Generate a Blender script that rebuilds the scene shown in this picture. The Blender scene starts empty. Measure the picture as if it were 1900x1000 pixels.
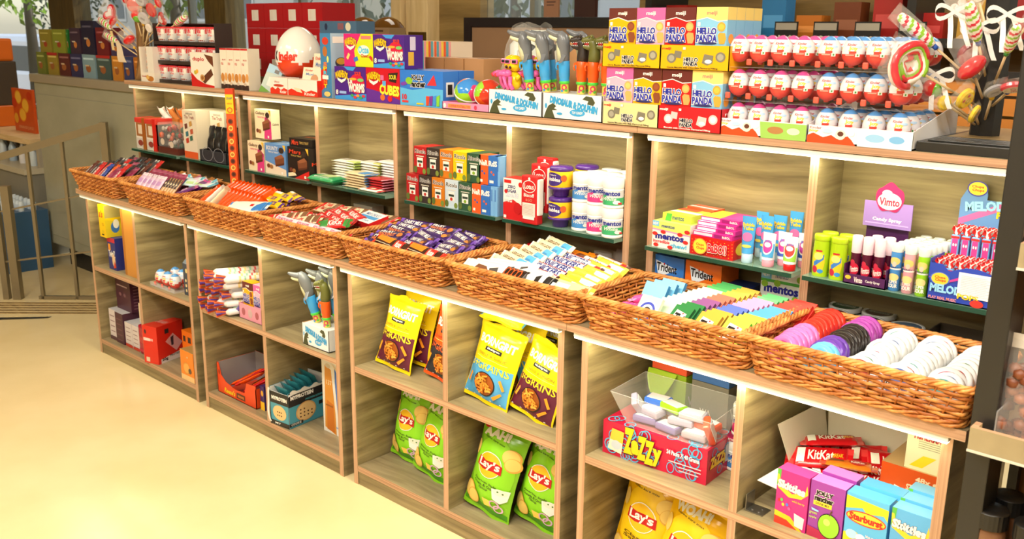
import bpy, bmesh, math, random
from math import sin, cos, pi, sqrt
from mathutils import Vector, Matrix

# ------------------------------------------------------------------ camera, light, exposure
S = bpy.context.scene
COL = S.collection
cd = bpy.data.cameras.new('camera'); cam = bpy.data.objects.new('camera', cd); COL.objects.link(cam)
YAW, PITCH, ROLL, FPX = .7423, .24813, .01115, 1744.
fw = Vector((-sin(YAW)*cos(PITCH), cos(YAW)*cos(PITCH), -sin(PITCH)))
rt = Vector((cos(YAW), sin(YAW), 0)); up = rt.cross(fw)
rt, up = cos(ROLL)*rt+sin(ROLL)*up, -sin(ROLL)*rt+cos(ROLL)*up
cam.matrix_world = Matrix(((rt.x, up.x, -fw.x, 4.7928), (rt.y, up.y, -fw.y, -2.0075), (rt.z, up.z, -fw.z, 1.67), (0, 0, 0, 1)))
cd.sensor_width = 36; cd.lens = FPX/1900*36; cd.clip_start = .05; cd.clip_end = 200
cd.dof.use_dof = True; cd.dof.focus_distance = 2.9; cd.dof.aperture_fstop = 7.0
S.camera = cam
S.view_settings.view_transform = 'Standard'; S.view_settings.look = 'None'
S.view_settings.exposure = 0.0; S.view_settings.gamma = 1; S.view_settings.use_curve_mapping = False

W = bpy.data.worlds.new('world'); S.world = W; W.use_nodes = True
wn = W.node_tree; bg = wn.nodes['Background']
sky = wn.nodes.new('ShaderNodeTexSky'); sky.sky_type = 'NISHITA'; sky.sun_elevation = math.radians(50)
sky.sun_rotation = math.radians(200); sky.sun_disc = False
wn.links.new(sky.outputs[0], bg.inputs[0]); bg.inputs[1].default_value = .28

def area(name, loc, rot, sx, sy, power, col):
    l = bpy.data.lights.new(name, 'AREA'); l.shape = 'RECTANGLE'; l.size = sx; l.size_y = sy
    l.energy = power; l.color = col
    o = bpy.data.objects.new(name, l); o.location = loc; o.rotation_euler = rot; COL.objects.link(o)
    return o
WARM = (1, .93, .80)
# ceiling panels of the shop (their housings are modelled further down at the same places)
CEIL = [(3.6, -1.9), (5.2, -.6), (1.2, -1.9), (3.9, 1.9), (.2, 2.2), (-1.6, -2.0), (-3.2, 1.2), (2.6, -4.6)]
for i, (x, y) in enumerate(CEIL):
    area('ceiling_lamp', (x, y, 2.97), (0, 0, 0), 1.15, .55, [80, 64, 54, 26, 18, 17, 8, 70][i], WARM)
area('added_spot', (4.6, -2.6, 2.9), (math.radians(38), 0, math.radians(12)), .5, .5, 42, (1, .97, .92))  # added area light aimed at the shelving, not a known shop lamp
sun = bpy.data.lights.new('sun', 'SUN'); sun.energy = 2.6; sun.angle = .02; sun.color = (1, .96, .86)
so = bpy.data.objects.new('sun', sun); so.rotation_euler = (math.radians(-40), math.radians(28), 0); COL.objects.link(so)
# ------------------------------------------------------------------ materials
def lin(c): return tuple(((v/255)/12.92 if v/255 <= .04045 else ((v/255+.055)/1.055)**2.4) for v in c)
_M = {}
def nt(name):
    m = bpy.data.materials.new(name); m.use_nodes = True
    t = m.node_tree; return m, t, t.nodes['Principled BSDF']
def mat(rgb, rough=.45, metal=0, spec=.5, bump=0, emit=0, name=None):
    """plain coated surface: colour + faint procedural variation"""
    key = (tuple(rgb), rough, metal, spec, bump, emit)
    if key in _M: return _M[key]
    m, t, b = nt(name or 'paint_%d_%d_%d' % tuple(rgb)[:3])
    c = lin(rgb)
    b.inputs['Roughness'].default_value = rough; b.inputs['Metallic'].default_value = metal
    b.inputs['Specular IOR Level'].default_value = spec
    n = t.nodes.new('ShaderNodeTexNoise'); n.inputs['Scale'].default_value = 9
    tc = t.nodes.new('ShaderNodeTexCoord'); t.links.new(tc.outputs['Object'], n.inputs[0])
    mx = t.nodes.new('ShaderNodeMix'); mx.data_type = 'RGBA'
    mx.inputs[6].default_value = (c[0]*.94, c[1]*.94, c[2]*.94, 1); mx.inputs[7].default_value = (min(1, c[0]*1.05), min(1, c[1]*1.05), min(1, c[2]*1.05), 1)
    t.links.new(n.outputs[0], mx.inputs[0]); t.links.new(mx.outputs[2], b.inputs['Base Color'])
    if bump:
        n2 = t.nodes.new('ShaderNodeTexNoise'); n2.inputs['Scale'].default_value = 60; n2.inputs['Detail'].default_value = 3
        t.links.new(tc.outputs['Object'], n2.inputs[0])
        bp = t.nodes.new('ShaderNodeBump'); bp.inputs['Strength'].default_value = bump; bp.inputs['Distance'].default_value = .004
        t.links.new(n2.outputs[0], bp.inputs['Height']); t.links.new(bp.outputs[0], b.inputs['Normal'])
    if emit:
        b.inputs['Emission Color'].default_value = (*c, 1); b.inputs['Emission Strength'].default_value = emit
    _M[key] = m; return m
def streak(name, scale, c0, c1, rough=.5, det=5, bump=.15, wave=True, dark=None):
    m, t, b = nt(name)
    tc = t.nodes.new('ShaderNodeTexCoord'); mp = t.nodes.new('ShaderNodeMapping'); mp.inputs['Scale'].default_value = scale
    n0 = t.nodes.new('ShaderNodeTexNoise'); n0.inputs['Scale'].default_value = 1.6; n0.inputs['Detail'].default_value = 2
    t.links.new(tc.outputs['Object'], n0.inputs[0])
    va = t.nodes.new('ShaderNodeVectorMath'); va.operation = 'MULTIPLY_ADD'
    va.inputs[1].default_value = (.09, .09, .09) if wave else (0, 0, 0)
    t.links.new(n0.outputs[1], va.inputs[0]); t.links.new(tc.outputs['Object'], va.inputs[2])
    t.links.new(va.outputs[0], mp.inputs[0])
    n = t.nodes.new('ShaderNodeTexNoise'); n.inputs['Scale'].default_value = 1; n.inputs['Detail'].default_value = det; n.inputs['Roughness'].default_value = .62
    t.links.new(mp.outputs[0], n.inputs[0])
    r = t.nodes.new('ShaderNodeValToRGB'); e = r.color_ramp.elements
    e[0].position = .32; e[0].color = (*lin(c0), 1); e[1].position = .68; e[1].color = (*lin(c1), 1)
    t.links.new(n.outputs[0], r.inputs[0]); t.links.new(r.outputs[0], b.inputs['Base Color'])
    b.inputs['Roughness'].default_value = rough
    if bump:
        bp = t.nodes.new('ShaderNodeBump'); bp.inputs['Strength'].default_value = bump; bp.inputs['Distance'].default_value = .001
        t.links.new(n.outputs[0], bp.inputs['Height']); t.links.new(bp.outputs[0], b.inputs['Normal'])
    return m
LAM = streak('oak_laminate_upright', (1.6, 1.6, 22), (108, 93, 62), (168, 151, 108), det=5)
LAMT = streak('oak_laminate_flat', (2.2, 34, 2), (128, 114, 84), (172, 156, 120), rough=.4)
EDV = streak('edge_band_upright', (240, 240, 1.2), (172, 128, 96), (212, 172, 136), wave=False, det=2, bump=0)
EDH = streak('edge_band_flat', (1.2, 240, 240), (164, 122, 92), (206, 166, 130), wave=False, det=2, bump=0)
PINE = streak('pale_pine', (3, 3, 60), (214, 176, 120), (240, 212, 164))
PINEV = streak('pale_wood_upright', (14, 14, 1.6), (206, 176, 122), (232, 206, 156))
DARKW = streak('olive_wood_wall', (1.2, 1.2, 16), (112, 88, 46), (150, 122, 70))
WICK = streak('wicker', (34, 34, 34), (170, 92, 32), (236, 168, 92), rough=.42, wave=False, det=3, bump=0)
STEEL = streak('brushed_steel', (1.5, 1.5, 3), (168, 168, 146), (188, 186, 164), rough=.34, bump=0); STEEL.node_tree.nodes['Principled BSDF'].inputs['Metallic'].default_value = .2
CARD = mat((196, 146, 98), .8, bump=.1); CARDW = mat((226, 222, 214), .7)
WHITE = mat((246, 246, 244), .35); BLACK = mat((22, 21, 20), .4); BLKM = mat((34, 33, 31), .35, bump=.05)
def glassy(name, tint, rough=.02, alpha=None, ior=1.45):
    m, t, b = nt(name)
    b.inputs['Base Color'].default_value = (*lin(tint), 1); b.inputs['Roughness'].default_value = rough
    b.inputs['IOR'].default_value = ior
    if alpha is None: b.inputs['Transmission Weight'].default_value = 1
    else: b.inputs['Alpha'].default_value = alpha
    return m
CLEAR = glassy('clear_plastic', (250, 250, 250), .08, .16); FILM = glassy('cellophane', (255, 252, 245), .12, .13)
PANE = glassy('window_glass', (200, 212, 205), .02, .12)
GREENG = glassy('green_glass_shelf', (150, 190, 168), .04, .55); GREENE = mat((28, 74, 58), .2)
LEDS = [mat((255, 246, 214), .4, emit=e, name='led_diffuser') for e in (1.0, 1.3, 2.0, 4.0)]
ALU = mat((214, 212, 206), .35, metal=.4); STRIP = mat((240, 238, 230), .3)

# ------------------------------------------------------------------ mesh builder
_T = {}
def textmesh(s, off=0.0, shear=0.0, maxe=0):
    """lettering as a triangulated flat mesh, normalised to a unit box"""
    k = (s, off, shear, maxe)
    if k in _T: return _T[k]
    c = bpy.data.curves.new('t', 'FONT'); c.body = s; c.offset = off; c.shear = shear; c.resolution_u = 2
    o = bpy.data.objects.new('t', c); COL.objects.link(o)
    dg = bpy.context.evaluated_depsgraph_get(); me = bpy.data.meshes.new_from_object(o.evaluated_get(dg))
    bm = bmesh.new(); bm.from_mesh(me)
    bmesh.ops.triangulate(bm, faces=bm.faces[:])
    if maxe:
        for _ in range(4):
            el = [e for e in bm.edges if e.calc_length() > maxe]
            if not el: break
            bmesh.ops.subdivide_edges(bm, edges=el, cuts=1); bmesh.ops.triangulate(bm, faces=bm.faces[:])
    vs = [v.co.copy() for v in bm.verts]; fs = [[v.index for v in f.verts] for f in bm.faces]
    bm.free(); bpy.data.objects.remove(o); bpy.data.curves.remove(c); bpy.data.meshes.remove(me)
    if not vs: return ([], [])
    ext = off
    x0 = min(v.x for v in vs)+ext; x1 = max(v.x for v in vs)-ext; y0 = min(v.y for v in vs)+ext; y1 = max(v.y for v in vs)-ext
    r = ([((v.x-x0)/(x1-x0), (v.y-y0)/max(y1-y0, 1e-6)) for v in vs], fs)
    _T[k] = r; return r

class MB:
    def __init__(s): s.v = []; s.f = []; s.m = []; s.mats = []; s.sm = []; s.M = Matrix()
    def mi(s, m):
        if m not in s.mats: s.mats.append(m)
        return s.mats.index(m)
    def add(s, vs, fs, m, smooth=False):
        o = len(s.v); k = s.mi(m)
        s.v += [tuple(s.M @ Vector(v)) for v in vs]
        for f in fs: s.f.append([i+o for i in f]); s.m.append(k); s.sm.append(smooth)
    def box(s, x0, x1, y0, y1, z0, z1, m, F=None, R=None, T=None, B=None):
        vs = [(x, y, z) for x in (x0, x1) for y in (y0, y1) for z in (z0, z1)]
        for f, mm in (((0, 4, 5, 1), F), ((4, 6, 7, 5), R), ((1, 5, 7, 3), T), ((2, 3, 7, 6), B), ((0, 1, 3, 2), None), ((0, 2, 6, 4), None)):
            s.add(vs, [f], mm or m)
    def rbox(s, x0, x1, y0, y1, z0, z1, m, r=.004, sm=True):
        """box with rounded edges"""
        bm = bmesh.new(); bmesh.ops.create_cube(bm, size=1)
        for v in bm.verts: v.co = Vector((x0+(v.co.x+.5)*(x1-x0), y0+(v.co.y+.5)*(y1-y0), z0+(v.co.z+.5)*(z1-z0)))
        bmesh.ops.bevel(bm, geom=bm.edges[:], offset=r, segments=2, affect='EDGES', profile=.6)
        s.add([v.co[:] for v in bm.verts], [[v.index for v in f.verts] for f in bm.faces], m, False); bm.free()
    def lathe(s, prof, m, n=20, sm=True, sx=1, sy=1, cx=0, cy=0, mf=None):
        vs = []; fs = []
        for r, z in prof:
            for i in range(n): a = 2*pi*i/n; vs.append((cx+r*cos(a)*sx, cy+r*sin(a)*sy, z))
        for j in range(len(prof)-1):
            for i in range(n):
                q = [j*n+i, j*n+(i+1) % n, (j+1)*n+(i+1) % n, (j+1)*n+i]
                if mf: s.add([vs[k] for k in q], [(0, 1, 2, 3)], mf(j), sm)
                else: fs.append(q)
        if fs: s.add(vs, fs, m, sm)
        if prof[-1][0] > 1e-5: s.add(vs[-n:], [list(range(n))], mf(len(prof)-2) if mf else m)
        if prof[0][0] > 1e-5: s.add(vs[:n], [list(range(n-1, -1, -1))], mf(0) if mf else m)
    def tube(s, pts, r, m, n=6, close=False, flat=1, cap=True, sm=True):
        P = [Vector(p) for p in pts]; N = len(P); vs = []; R = r if isinstance(r, (list, tuple)) else [r]*N
        up0 = Vector((0, 0, 1))
        for i in range(N):
            a = P[(i-1) % N] if (close or i) else P[0]; b = P[(i+1) % N] if (close or i < N-1) else P[-1]
            t = (b-a).normalized()
            u = up0 if abs(t.z) < .9 else Vector((1, 0, 0))
            x = t.cross(u).normalized(); y = x.cross(t)
            for k in range(n): an = 2*pi*k/n; vs.append(P[i]+x*cos(an)*R[i]*flat+y*sin(an)*R[i])
        fs = []
        for i in range(N if close else N-1):
            for k in range(n): j = (i+1) % N; fs.append([i*n+k, i*n+(k+1) % n, j*n+(k+1) % n, j*n+k])
        if cap and not close: fs += [list(range(n))[::-1], [(N-1)*n+k for k in range(n)]]
        s.add(vs, fs, m, sm)
    def grid(s, fn, nu, nv, m, sm=True, cu=False):
        vs = [fn(i/nu, j/nv) for j in range(nv+1) for i in range(nu+1)]
        fs = [[j*(nu+1)+i, j*(nu+1)+i+1, (j+1)*(nu+1)+i+1, (j+1)*(nu+1)+i] for j in range(nv) for i in range(nu)]
        s.add(vs, fs, m, sm)
    def ball(s, c, r, m, n=12, sx=1, sy=1, sz=1):
        vs = []; fs = []; k = n//2
        for j in range(k+1):
            th = pi*j/k
            for i in range(n): a = 2*pi*i/n; vs.append((c[0]+r*sx*sin(th)*cos(a), c[1]+r*sy*sin(th)*sin(a), c[2]-r*sz*cos(th)))
        for j in range(k):
            for i in range(n): fs.append([j*n+i, j*n+(i+1) % n, (j+1)*n+(i+1) % n, (j+1)*n+i])
        s.add(vs, fs, m, True)
    def build(s, name, parent=None, loc=None, rz=0):
        me = bpy.data.meshes.new(name); me.from_pydata(s.v, [], s.f)
        for m in s.mats: me.materials.append(m)
        me.polygons.foreach_set('material_index', s.m); me.polygons.foreach_set('use_smooth', s.sm)
        me.update()
        o = bpy.data.objects.new(name, me); COL.objects.link(o)
        if parent: o.parent = parent
        if loc: o.location = loc
        if rz: o.rotation_euler.z = rz
        return o
    # ---- printed decoration: 2-D artwork laid on a surface given by fr(u, v, h) -> 3-D point
    def art(s, items, fr, asp, curved=0, h0=.0003, dh=.00012):
        """items in unit coordinates of the surface; asp = width/height"""
        h = h0
        for it in items:
            k = it[0]
            if k == 'r': x0, y0, x1, y1, m = it[1:6]; P = [(x0, y0), (x1, y0), (x1, y1), (x0, y1)]
            elif k in ('e', 'ring'): cx, cy, rx, ry, m = it[1:6]; P = [(cx+rx*cos(2*pi*i/24), cy+ry*sin(2*pi*i/24)) for i in range(24)]
            elif k == 'p': P, m = it[1:3]
            if k == 'ring':
                n = 24; ri = it[6]; Q = [(cx+(a-cx)*ri, cy+(c-cy)*ri) for a, c in P]
                s.add([fr(a, c, h) for a, c in P+Q], [(i, (i+1) % n, n+(i+1) % n, n+i) for i in range(n)], m)
            elif k != 't' and curved:
                bm = bmesh.new(); bm.faces.new([bm.verts.new((a, c/asp, 0)) for a, c in P]); mx = .75/curved
                bmesh.ops.triangulate(bm, faces=bm.faces[:])
                for _ in range(5):
                    el = [e for e in bm.edges if e.calc_length() > mx]
                    if not el: break
                    bmesh.ops.subdivide_edges(bm, edges=el, cuts=1); bmesh.ops.triangulate(bm, faces=bm.faces[:])
                bm.verts.index_update()
                s.add([fr(v.co.x, v.co.y*asp, h) for v in bm.verts], [[v.index for v in f.verts] for f in bm.faces], m, True); bm.free()
            elif k != 't': s.add([fr(a, c, h) for a, c in P], [list(range(len(P)))], m)
            if k == 't':
                _, txt, cx, cy, w, hh, m = it[:7]; op = it[7] if len(it) > 7 else {}
                rot = op.get('rot', 0); ca, sa = cos(rot), sin(rot); arc = op.get('arc', 0)
                lay = []
                if 'ol' in op: lay.append((op.get('ow', .07)*.6, op['ol']))
                lay.append((op.get('b', .02)*.45, m))
                for off, mm in lay:
                    vs, fs = textmesh(txt, off, op.get('sh', 0), .25 if (curved or arc) else 0)
                    out = []
                    for a, b in vs:
                        X = (a-.5)*w; Y = (b-.5)*hh + arc*(a-.5)**2*-4
                        Xr = X*ca - Y*sa/asp; Yr = X*sa*asp + Y*ca
                        out.append(fr(cx+Xr, cy+Yr, h))
                    s.add(out, fs, mm); h += dh
            h += dh
        return s

def prop(o, label=None, cat=None, group=None, kind=None):
    if label: o['label'] = label
    if cat: o['category'] = cat
    if group: o['group'] = group
    if kind: o['kind'] = kind
    return o
def thing(name, label, cat, loc=(0, 0, 0), rz=0, group=None, rot=None):
    o = bpy.data.objects.new(name, None); COL.objects.link(o); o.empty_display_size = .02
    o.location = loc; o.rotation_euler = rot or (0, 0, rz)
    return prop(o, label, cat, group)
KIDS = {}
def kids(o):
    return [c for c in o.children]
def dup(root, loc, rz=0, label=None, group=None, rot=None, scale=None, swap=None):
    """a copy of a thing with copies of its parts and sub-parts"""
    r = root.copy(); COL.objects.link(r); r.location = loc; r.rotation_euler = rot or (0, 0, rz)
    if scale: r.scale = scale
    if label: r['label'] = label
    if group: r['group'] = group
    for ch in kids(root):
        c = ch.copy(); COL.objects.link(c); c.parent = r
        for g in kids(ch):
            d = g.copy(); COL.objects.link(d); d.parent = c
    return r
def fF(x0, x1, y, z0, z1): return lambda u, v, h=0: (x0+u*(x1-x0), y-h, z0+v*(z1-z0))
def fR(x, y0, y1, z0, z1): return lambda u, v, h=0: (x+h, y0+u*(y1-y0), z0+v*(z1-z0))
def fT(x0, x1, y0, y1, z): return lambda u, v, h=0: (x0+u*(x1-x0), y0+v*(y1-y0), z+h)
def struct(o, kind='structure'): o['kind'] = kind; return o
ORD = ['first', 'second', 'third', 'fourth', 'fifth', 'sixth', 'seventh', 'eighth', 'ninth', 'tenth', 'eleventh', 'twelfth', 'thirteenth', 'fourteenth', 'fifteenth', 'sixteenth', 'seventeenth', 'eighteenth', 'nineteenth', 'twentieth']

def carton(name, label, cat, w, d, h, col, loc, rz=0, F=(), R=(), T=(), group=None, cF=None, cR=None, cT=None, rot=None, rough=.35):
    """printed carton, origin at the bottom left front corner"""
    b = MB(); m = mat(col, rough) if isinstance(col, tuple) else col
    g = lambda c: (mat(c, rough) if isinstance(c, tuple) else c) if c else None
    b.box(0, w, 0, d, 0, h, m, F=g(cF), R=g(cR), T=g(cT))
    if F: b.art(F, fF(0, w, 0, 0, h), w/h)
    if R: b.art(R, fR(w, 0, d, 0, h), d/h)
    if T: b.art(T, fT(0, w, 0, d, h), w/d)
    o = b.build(name, None, loc, rz)
    if rot: o.rotation_euler = rot
    return prop(o, label, cat, group)
# ------------------------------------------------------------------ the room
UP = 1.075; UW = 1.01; TH = .0235
UX = [i*UP for i in range(4)]
def floor_mat():
    m, t, b = nt('polished_cream_stone')
    tc = t.nodes.new('ShaderNodeTexCoord')
    n = t.nodes.new('ShaderNodeTexNoise'); n.inputs['Scale'].default_value = 2.2; n.inputs['Detail'].default_value = 7
    t.links.new(tc.outputs['Object'], n.inputs[0])
    r = t.nodes.new('ShaderNodeValToRGB'); e = r.color_ramp.elements
    e[0].position = .3; e[0].color = (*lin((228, 206, 154)), 1); e[1].position = .7; e[1].color = (*lin((240, 220, 172)), 1)
    t.links.new(n.outputs[0], r.inputs[0]); t.links.new(r.outputs[0], b.inputs['Base Color'])
    b.inputs['Roughness'].default_value = .16
    v = t.nodes.new('ShaderNodeTexNoise'); v.inputs['Scale'].default_value = 60
    rr = t.nodes.new('ShaderNodeMapRange'); rr.inputs[3].default_value = .12; rr.inputs[4].default_value = .24
    t.links.new(tc.outputs['Object'], v.inputs[0]); t.links.new(v.outputs[0], rr.inputs[0]); t.links.new(rr.outputs[0], b.inputs['Roughness'])
    return m
FL = floor_mat()
b = MB(); b.box(-14, 8, -7, 3.0, -.1, 0, FL); struct(b.build('floor'))
b = MB(); b.box(-14, 8, -7, 3.1, 3.0, 3.1, mat((236, 230, 216), .8)); struct(b.build('ceiling'))
WALLM = mat((214, 198, 168), .8)
b = MB(); b.box(-14, 8, -7.1, -7, 0, 3, WALLM); struct(b.build('wall_front'))
b = MB(); b.box(8, 8.1, -7, 3.1, 0, 3, WALLM); struct(b.build('wall_right'))
b = MB(); b.box(-14.1, -14, -7, 3.1, 0, 3, WALLM); struct(b.build('wall_left'))
# shop front along the back: glass between columns, wooden panel, glass again
FR = mat((150, 150, 138), .4, metal=.5); COLM = streak('bronze_column', (40, 40, 2), (84, 68, 34), (126, 104, 58), rough=.35)
b = MB(); b.box(-14, 8, 3.0, 3.12, 0, .62, mat((200, 196, 184), .7)); b.box(-14, 8, 3.0, 3.12, 2.5, 3.0, WALLM); struct(b.build('wall_back'))
def column(n, x0, x1, m, y0=2.93, y1=3.14):
    b = MB(); b.rbox(x0, x1, y0, y1, 0, 3, m, .006); struct(b.build(n))
column('trim_1', -7.50, -6.80, COLM); column('trim_2', -3.84, -3.46, COLM)
column('trim_3', -.965, -.855, PINEV, 2.86, 3.1); column('trim_4', -.84, -.73, PINEV, 2.9, 3.1); column('trim_5', -.71, -.53, PINEV, 2.84, 3.1)
b = MB(); b.box(-.53, -.10, 2.96, 3.1, 0, 3, DARKW); struct(b.build('trim_6'))
column('trim_7', 1.30, 1.56, DARKW); column('trim_8', 2.1, 2.5, DARKW)
def window(n, x0, x1, mull):
    b = MB(); b.box(x0, x1, 3.03, 3.04, .62, 2.5, PANE)
    w = struct(b.build('window_%d' % n))
    for x in mull:
        f = MB(); f.box(x-.022, x+.022, 3.0, 3.07, .62, 2.5, FR); f.build('mullion', w)
    f = MB(); f.box(x0, x1, 2.99, 3.08, .6, .66, FR); f.build('sill', w)
window(1, -14, -7.5, [-11.2, -7.62]); window(2, -6.8, -3.84, [-5.1, -4.25]); window(3, -3.46, -.965, [-2.35, -1.62])
window(4, -.10, 1.30, [.36, .82]); window(5, 1.56, 2.1, []); window(6, 2.5, 8, [4.2, 6])
# ceiling light housings
for i, (x, y) in enumerate(CEIL):
    t = thing('ceiling_light', 'white ceiling light panel with metal frame', 'ceiling light', (x, y, 2.985), 0, 'ceiling lights')
    b = MB(); b.box(-.62, .62, -.32, -.28, -.01, .014, ALU); b.box(-.62, .62, .28, .32, -.01, .014, ALU); b.box(-.62, -.58, -.28, .28, -.01, .014, ALU); b.box(.58, .62, -.28, .28, -.01, .014, ALU); b.build('frame', t)
t = thing('added_spot_mount', 'made-up metal mount for the added light above the aisle', 'ceiling light', (4.6, -2.6, 2.9)); b = MB(); b.box(-.03, .03, -.03, .03, .03, .1, ALU); b.box(-.25, .25, -.01, .01, .02, .03, ALU); b.build('bracket', t)  # mount invented for the added area light
# timber step grooves and black joint strip in the floor at the left
STEPM = streak('ramp_strips', (1, 40, 1), (120, 96, 58), (164, 136, 88), rough=.4)
for k in range(5):
    b = MB(); q = k*.052
    p0 = Vector((-1.62, -.32-.0)); d = Vector((.72, .69)); n = Vector((-.69, .72))
    a = Vector((-1.40, -.40))+n*q*1.0; e = a+d*1.02+Vector((.0, .0))
    w = n*.026
    b.add([(a.x, a.y, .003), (e.x, e.y, .003), (e.x+w.x, e.y+w.y, .003), (a.x+w.x, a.y+w.y, .003), (a.x, a.y, 0), (e.x, e.y, 0), (e.x+w.x, e.y+w.y, 0), (a.x+w.x, a.y+w.y, 0)], [(0, 1, 2, 3), (4, 5, 1, 0), (5, 6, 2, 1)], STEPM)
    struct(b.build('trim_%d' % (9+k)))
b = MB(); b.add([(-1.25, -.52, .002), (-.80, .045, .002), (-.815, .075, .002), (-1.30, -.47, .002)], [(0, 1, 2, 3)], BLKM); struct(b.build('trim_14'))

# ------------------------------------------------------------------ the shelving
def label_unit(u): return ['farthest left', 'second from the left', 'third from the left', 'beside the black post'][u]
for u in range(4):
    x0 = UX[u]
    t = thing('lower_shelf_unit', 'oak laminate floor shelf unit with four open cubbies, %s' % label_unit(u), 'shelf unit', (x0, 0, 0), 0)
    D = .46
    for xx in (0, UW-TH):
        b = MB(); b.box(xx, xx+TH, 0, D, 0, .85, LAM, F=EDV); b.build('side_panel', t)
    for z0, z1 in ((.475, .85), (.078, .4515)):
        b = MB(); b.box(UW/2-TH/2, UW/2+TH/2, .002, D-.01, z0, z1, LAM, F=EDV); b.build('divider', t)
    b = MB(); b.box(TH, UW-TH, .001, D-.01, .4515, .475, LAMT, F=EDH); b.build('shelf', t)
    b = MB(); b.box(TH, UW-TH, .001, D-.01, .0545, .078, LAMT, F=EDH); b.build('bottom_shelf', t)
    b = MB(); b.box(TH, UW-TH, .004, .02, 0, .0545, LAM); b.build('kick_board', t)
    b = MB(); b.box(TH, UW-TH, D-.01, D, 0, .85, LAM); b.build('back_panel', t)
    b = MB(); b.box(-.012, UW-.004, -.024, -.004, .836, .8475, STRIP); b.box(-.01, UW-.006, -.0235, -.006, .8315, .836, LEDS[u])
    b.build('light_strip', t)
    area('shelf_lamp', (x0+UW/2, -.005, .829), (math.radians(28), 0, 0), UW-.06, .02, [1.3, 1.5, 2.3, 2.6][u], (1, .93, .6))
    # counter board
    b = MB(); b.box(x0-.0325, x0+UP-.034, -.031, .47, .85, .874, LAMT, F=EDH, R=EDV)
    prop(b.build('counter_board'), 'oak laminate counter board under the wicker baskets, %s' % label_unit(u), 'counter board')
    # upper unit
    t = thing('upper_shelf_unit', 'oak laminate upper shelf unit with glass shelves, %s' % label_unit(u), 'shelf unit', (x0, 0, 0), 0)
    for xx in (0, UW-TH):
        b = MB(); b.box(xx, xx+TH, .30, 1.0, .874, 1.386, LAM, F=EDV); b.build('side_panel', t)
    b = MB(); b.box(UW/2-TH/2, UW/2+TH/2, .302, .455, .874, 1.386, LAM, F=EDV); b.build('divider', t)
    b = MB(); b.box(TH, UW-TH, .455, .475, .874, 1.386, LAM); b.build('back_panel', t)
    for a, e, yf in ((TH, UW/2-TH/2, .252), (UW/2+TH/2, UW-TH, .256)):
        b = MB(); b.box(a+.002, e-.002, yf, .453, 1.0485, 1.0605, GREENG, F=GREENE); b.build('glass_shelf', t)
    b = MB(); b.box(.0, UW-.0, .278, .297, 1.372, 1.3835, STRIP); b.box(.002, UW-.002, .2785, .296, 1.3675, 1.372, LEDS[u])
    b.build('light_strip', t)
    area('shelf_lamp', (x0+UW/2, .286, 1.365), (math.radians(30), 0, 0), UW-.06, .02, [1.2, 1.5, 2.0, 2.5][u], (1, .93, .62))
    b = MB(); b.box(x0-.0325, x0+UP-.034, .272, 1.04, 1.386, 1.405, LAMT, F=EDH, R=EDV)
    prop(b.build('top_board'), 'oak laminate top board carrying the boxed sweets, %s' % label_unit(u), 'top board')
# ------------------------------------------------------------------ wicker baskets on the counter
WK2 = streak('wicker_dark', (30, 30, 30), (150, 78, 26), (206, 126, 56), rough=.42, wave=False, det=3, bump=0)
def perim(t, q, w0, w1):
    """rounded rectangle, t 0..1 round, q 0 base .. 1 rim"""
    hx = w0+(w1-w0)*q; y0 = -.03*q; y1 = .268+.026*q; r = .022
    sx = 2*(hx-r); sy = (y1-y0)-2*r; c = pi*r/2; P = 2*sx+2*sy+4*c; s = (t % 1)*P
    segs = [(sx, 0), (c, 1), (sy, 2), (c, 3), (sx, 4), (c, 5), (sy, 6), (c, 7)]
    for L, k in segs:
        if s <= L or k == 7: break
        s -= L
    a = s/L
    if k == 0: return (-hx+r+a*sx, y0, 0, -1)
    if k == 1: an = -pi/2+a*pi/2; return (hx-r+r*cos(an), y0+r+r*sin(an), cos(an), sin(an))
    if k == 2: return (hx, y0+r+a*sy, 1, 0)
    if k == 3: an = a*pi/2; return (hx-r+r*cos(an), y1-r+r*sin(an), cos(an), sin(an))
    if k == 4: return (hx-r-a*sx, y1, 0, 1)
    if k == 5: an = pi/2+a*pi/2; return (-hx+r+r*cos(an), y1-r+r*sin(an), cos(an), sin(an))
    if k == 6: return (-hx, y1-r-a*sy, -1, 0)
    an = pi+a*pi/2; return (-hx+r+r*cos(an), y0+r+r*sin(an), cos(an), sin(an))
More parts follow.
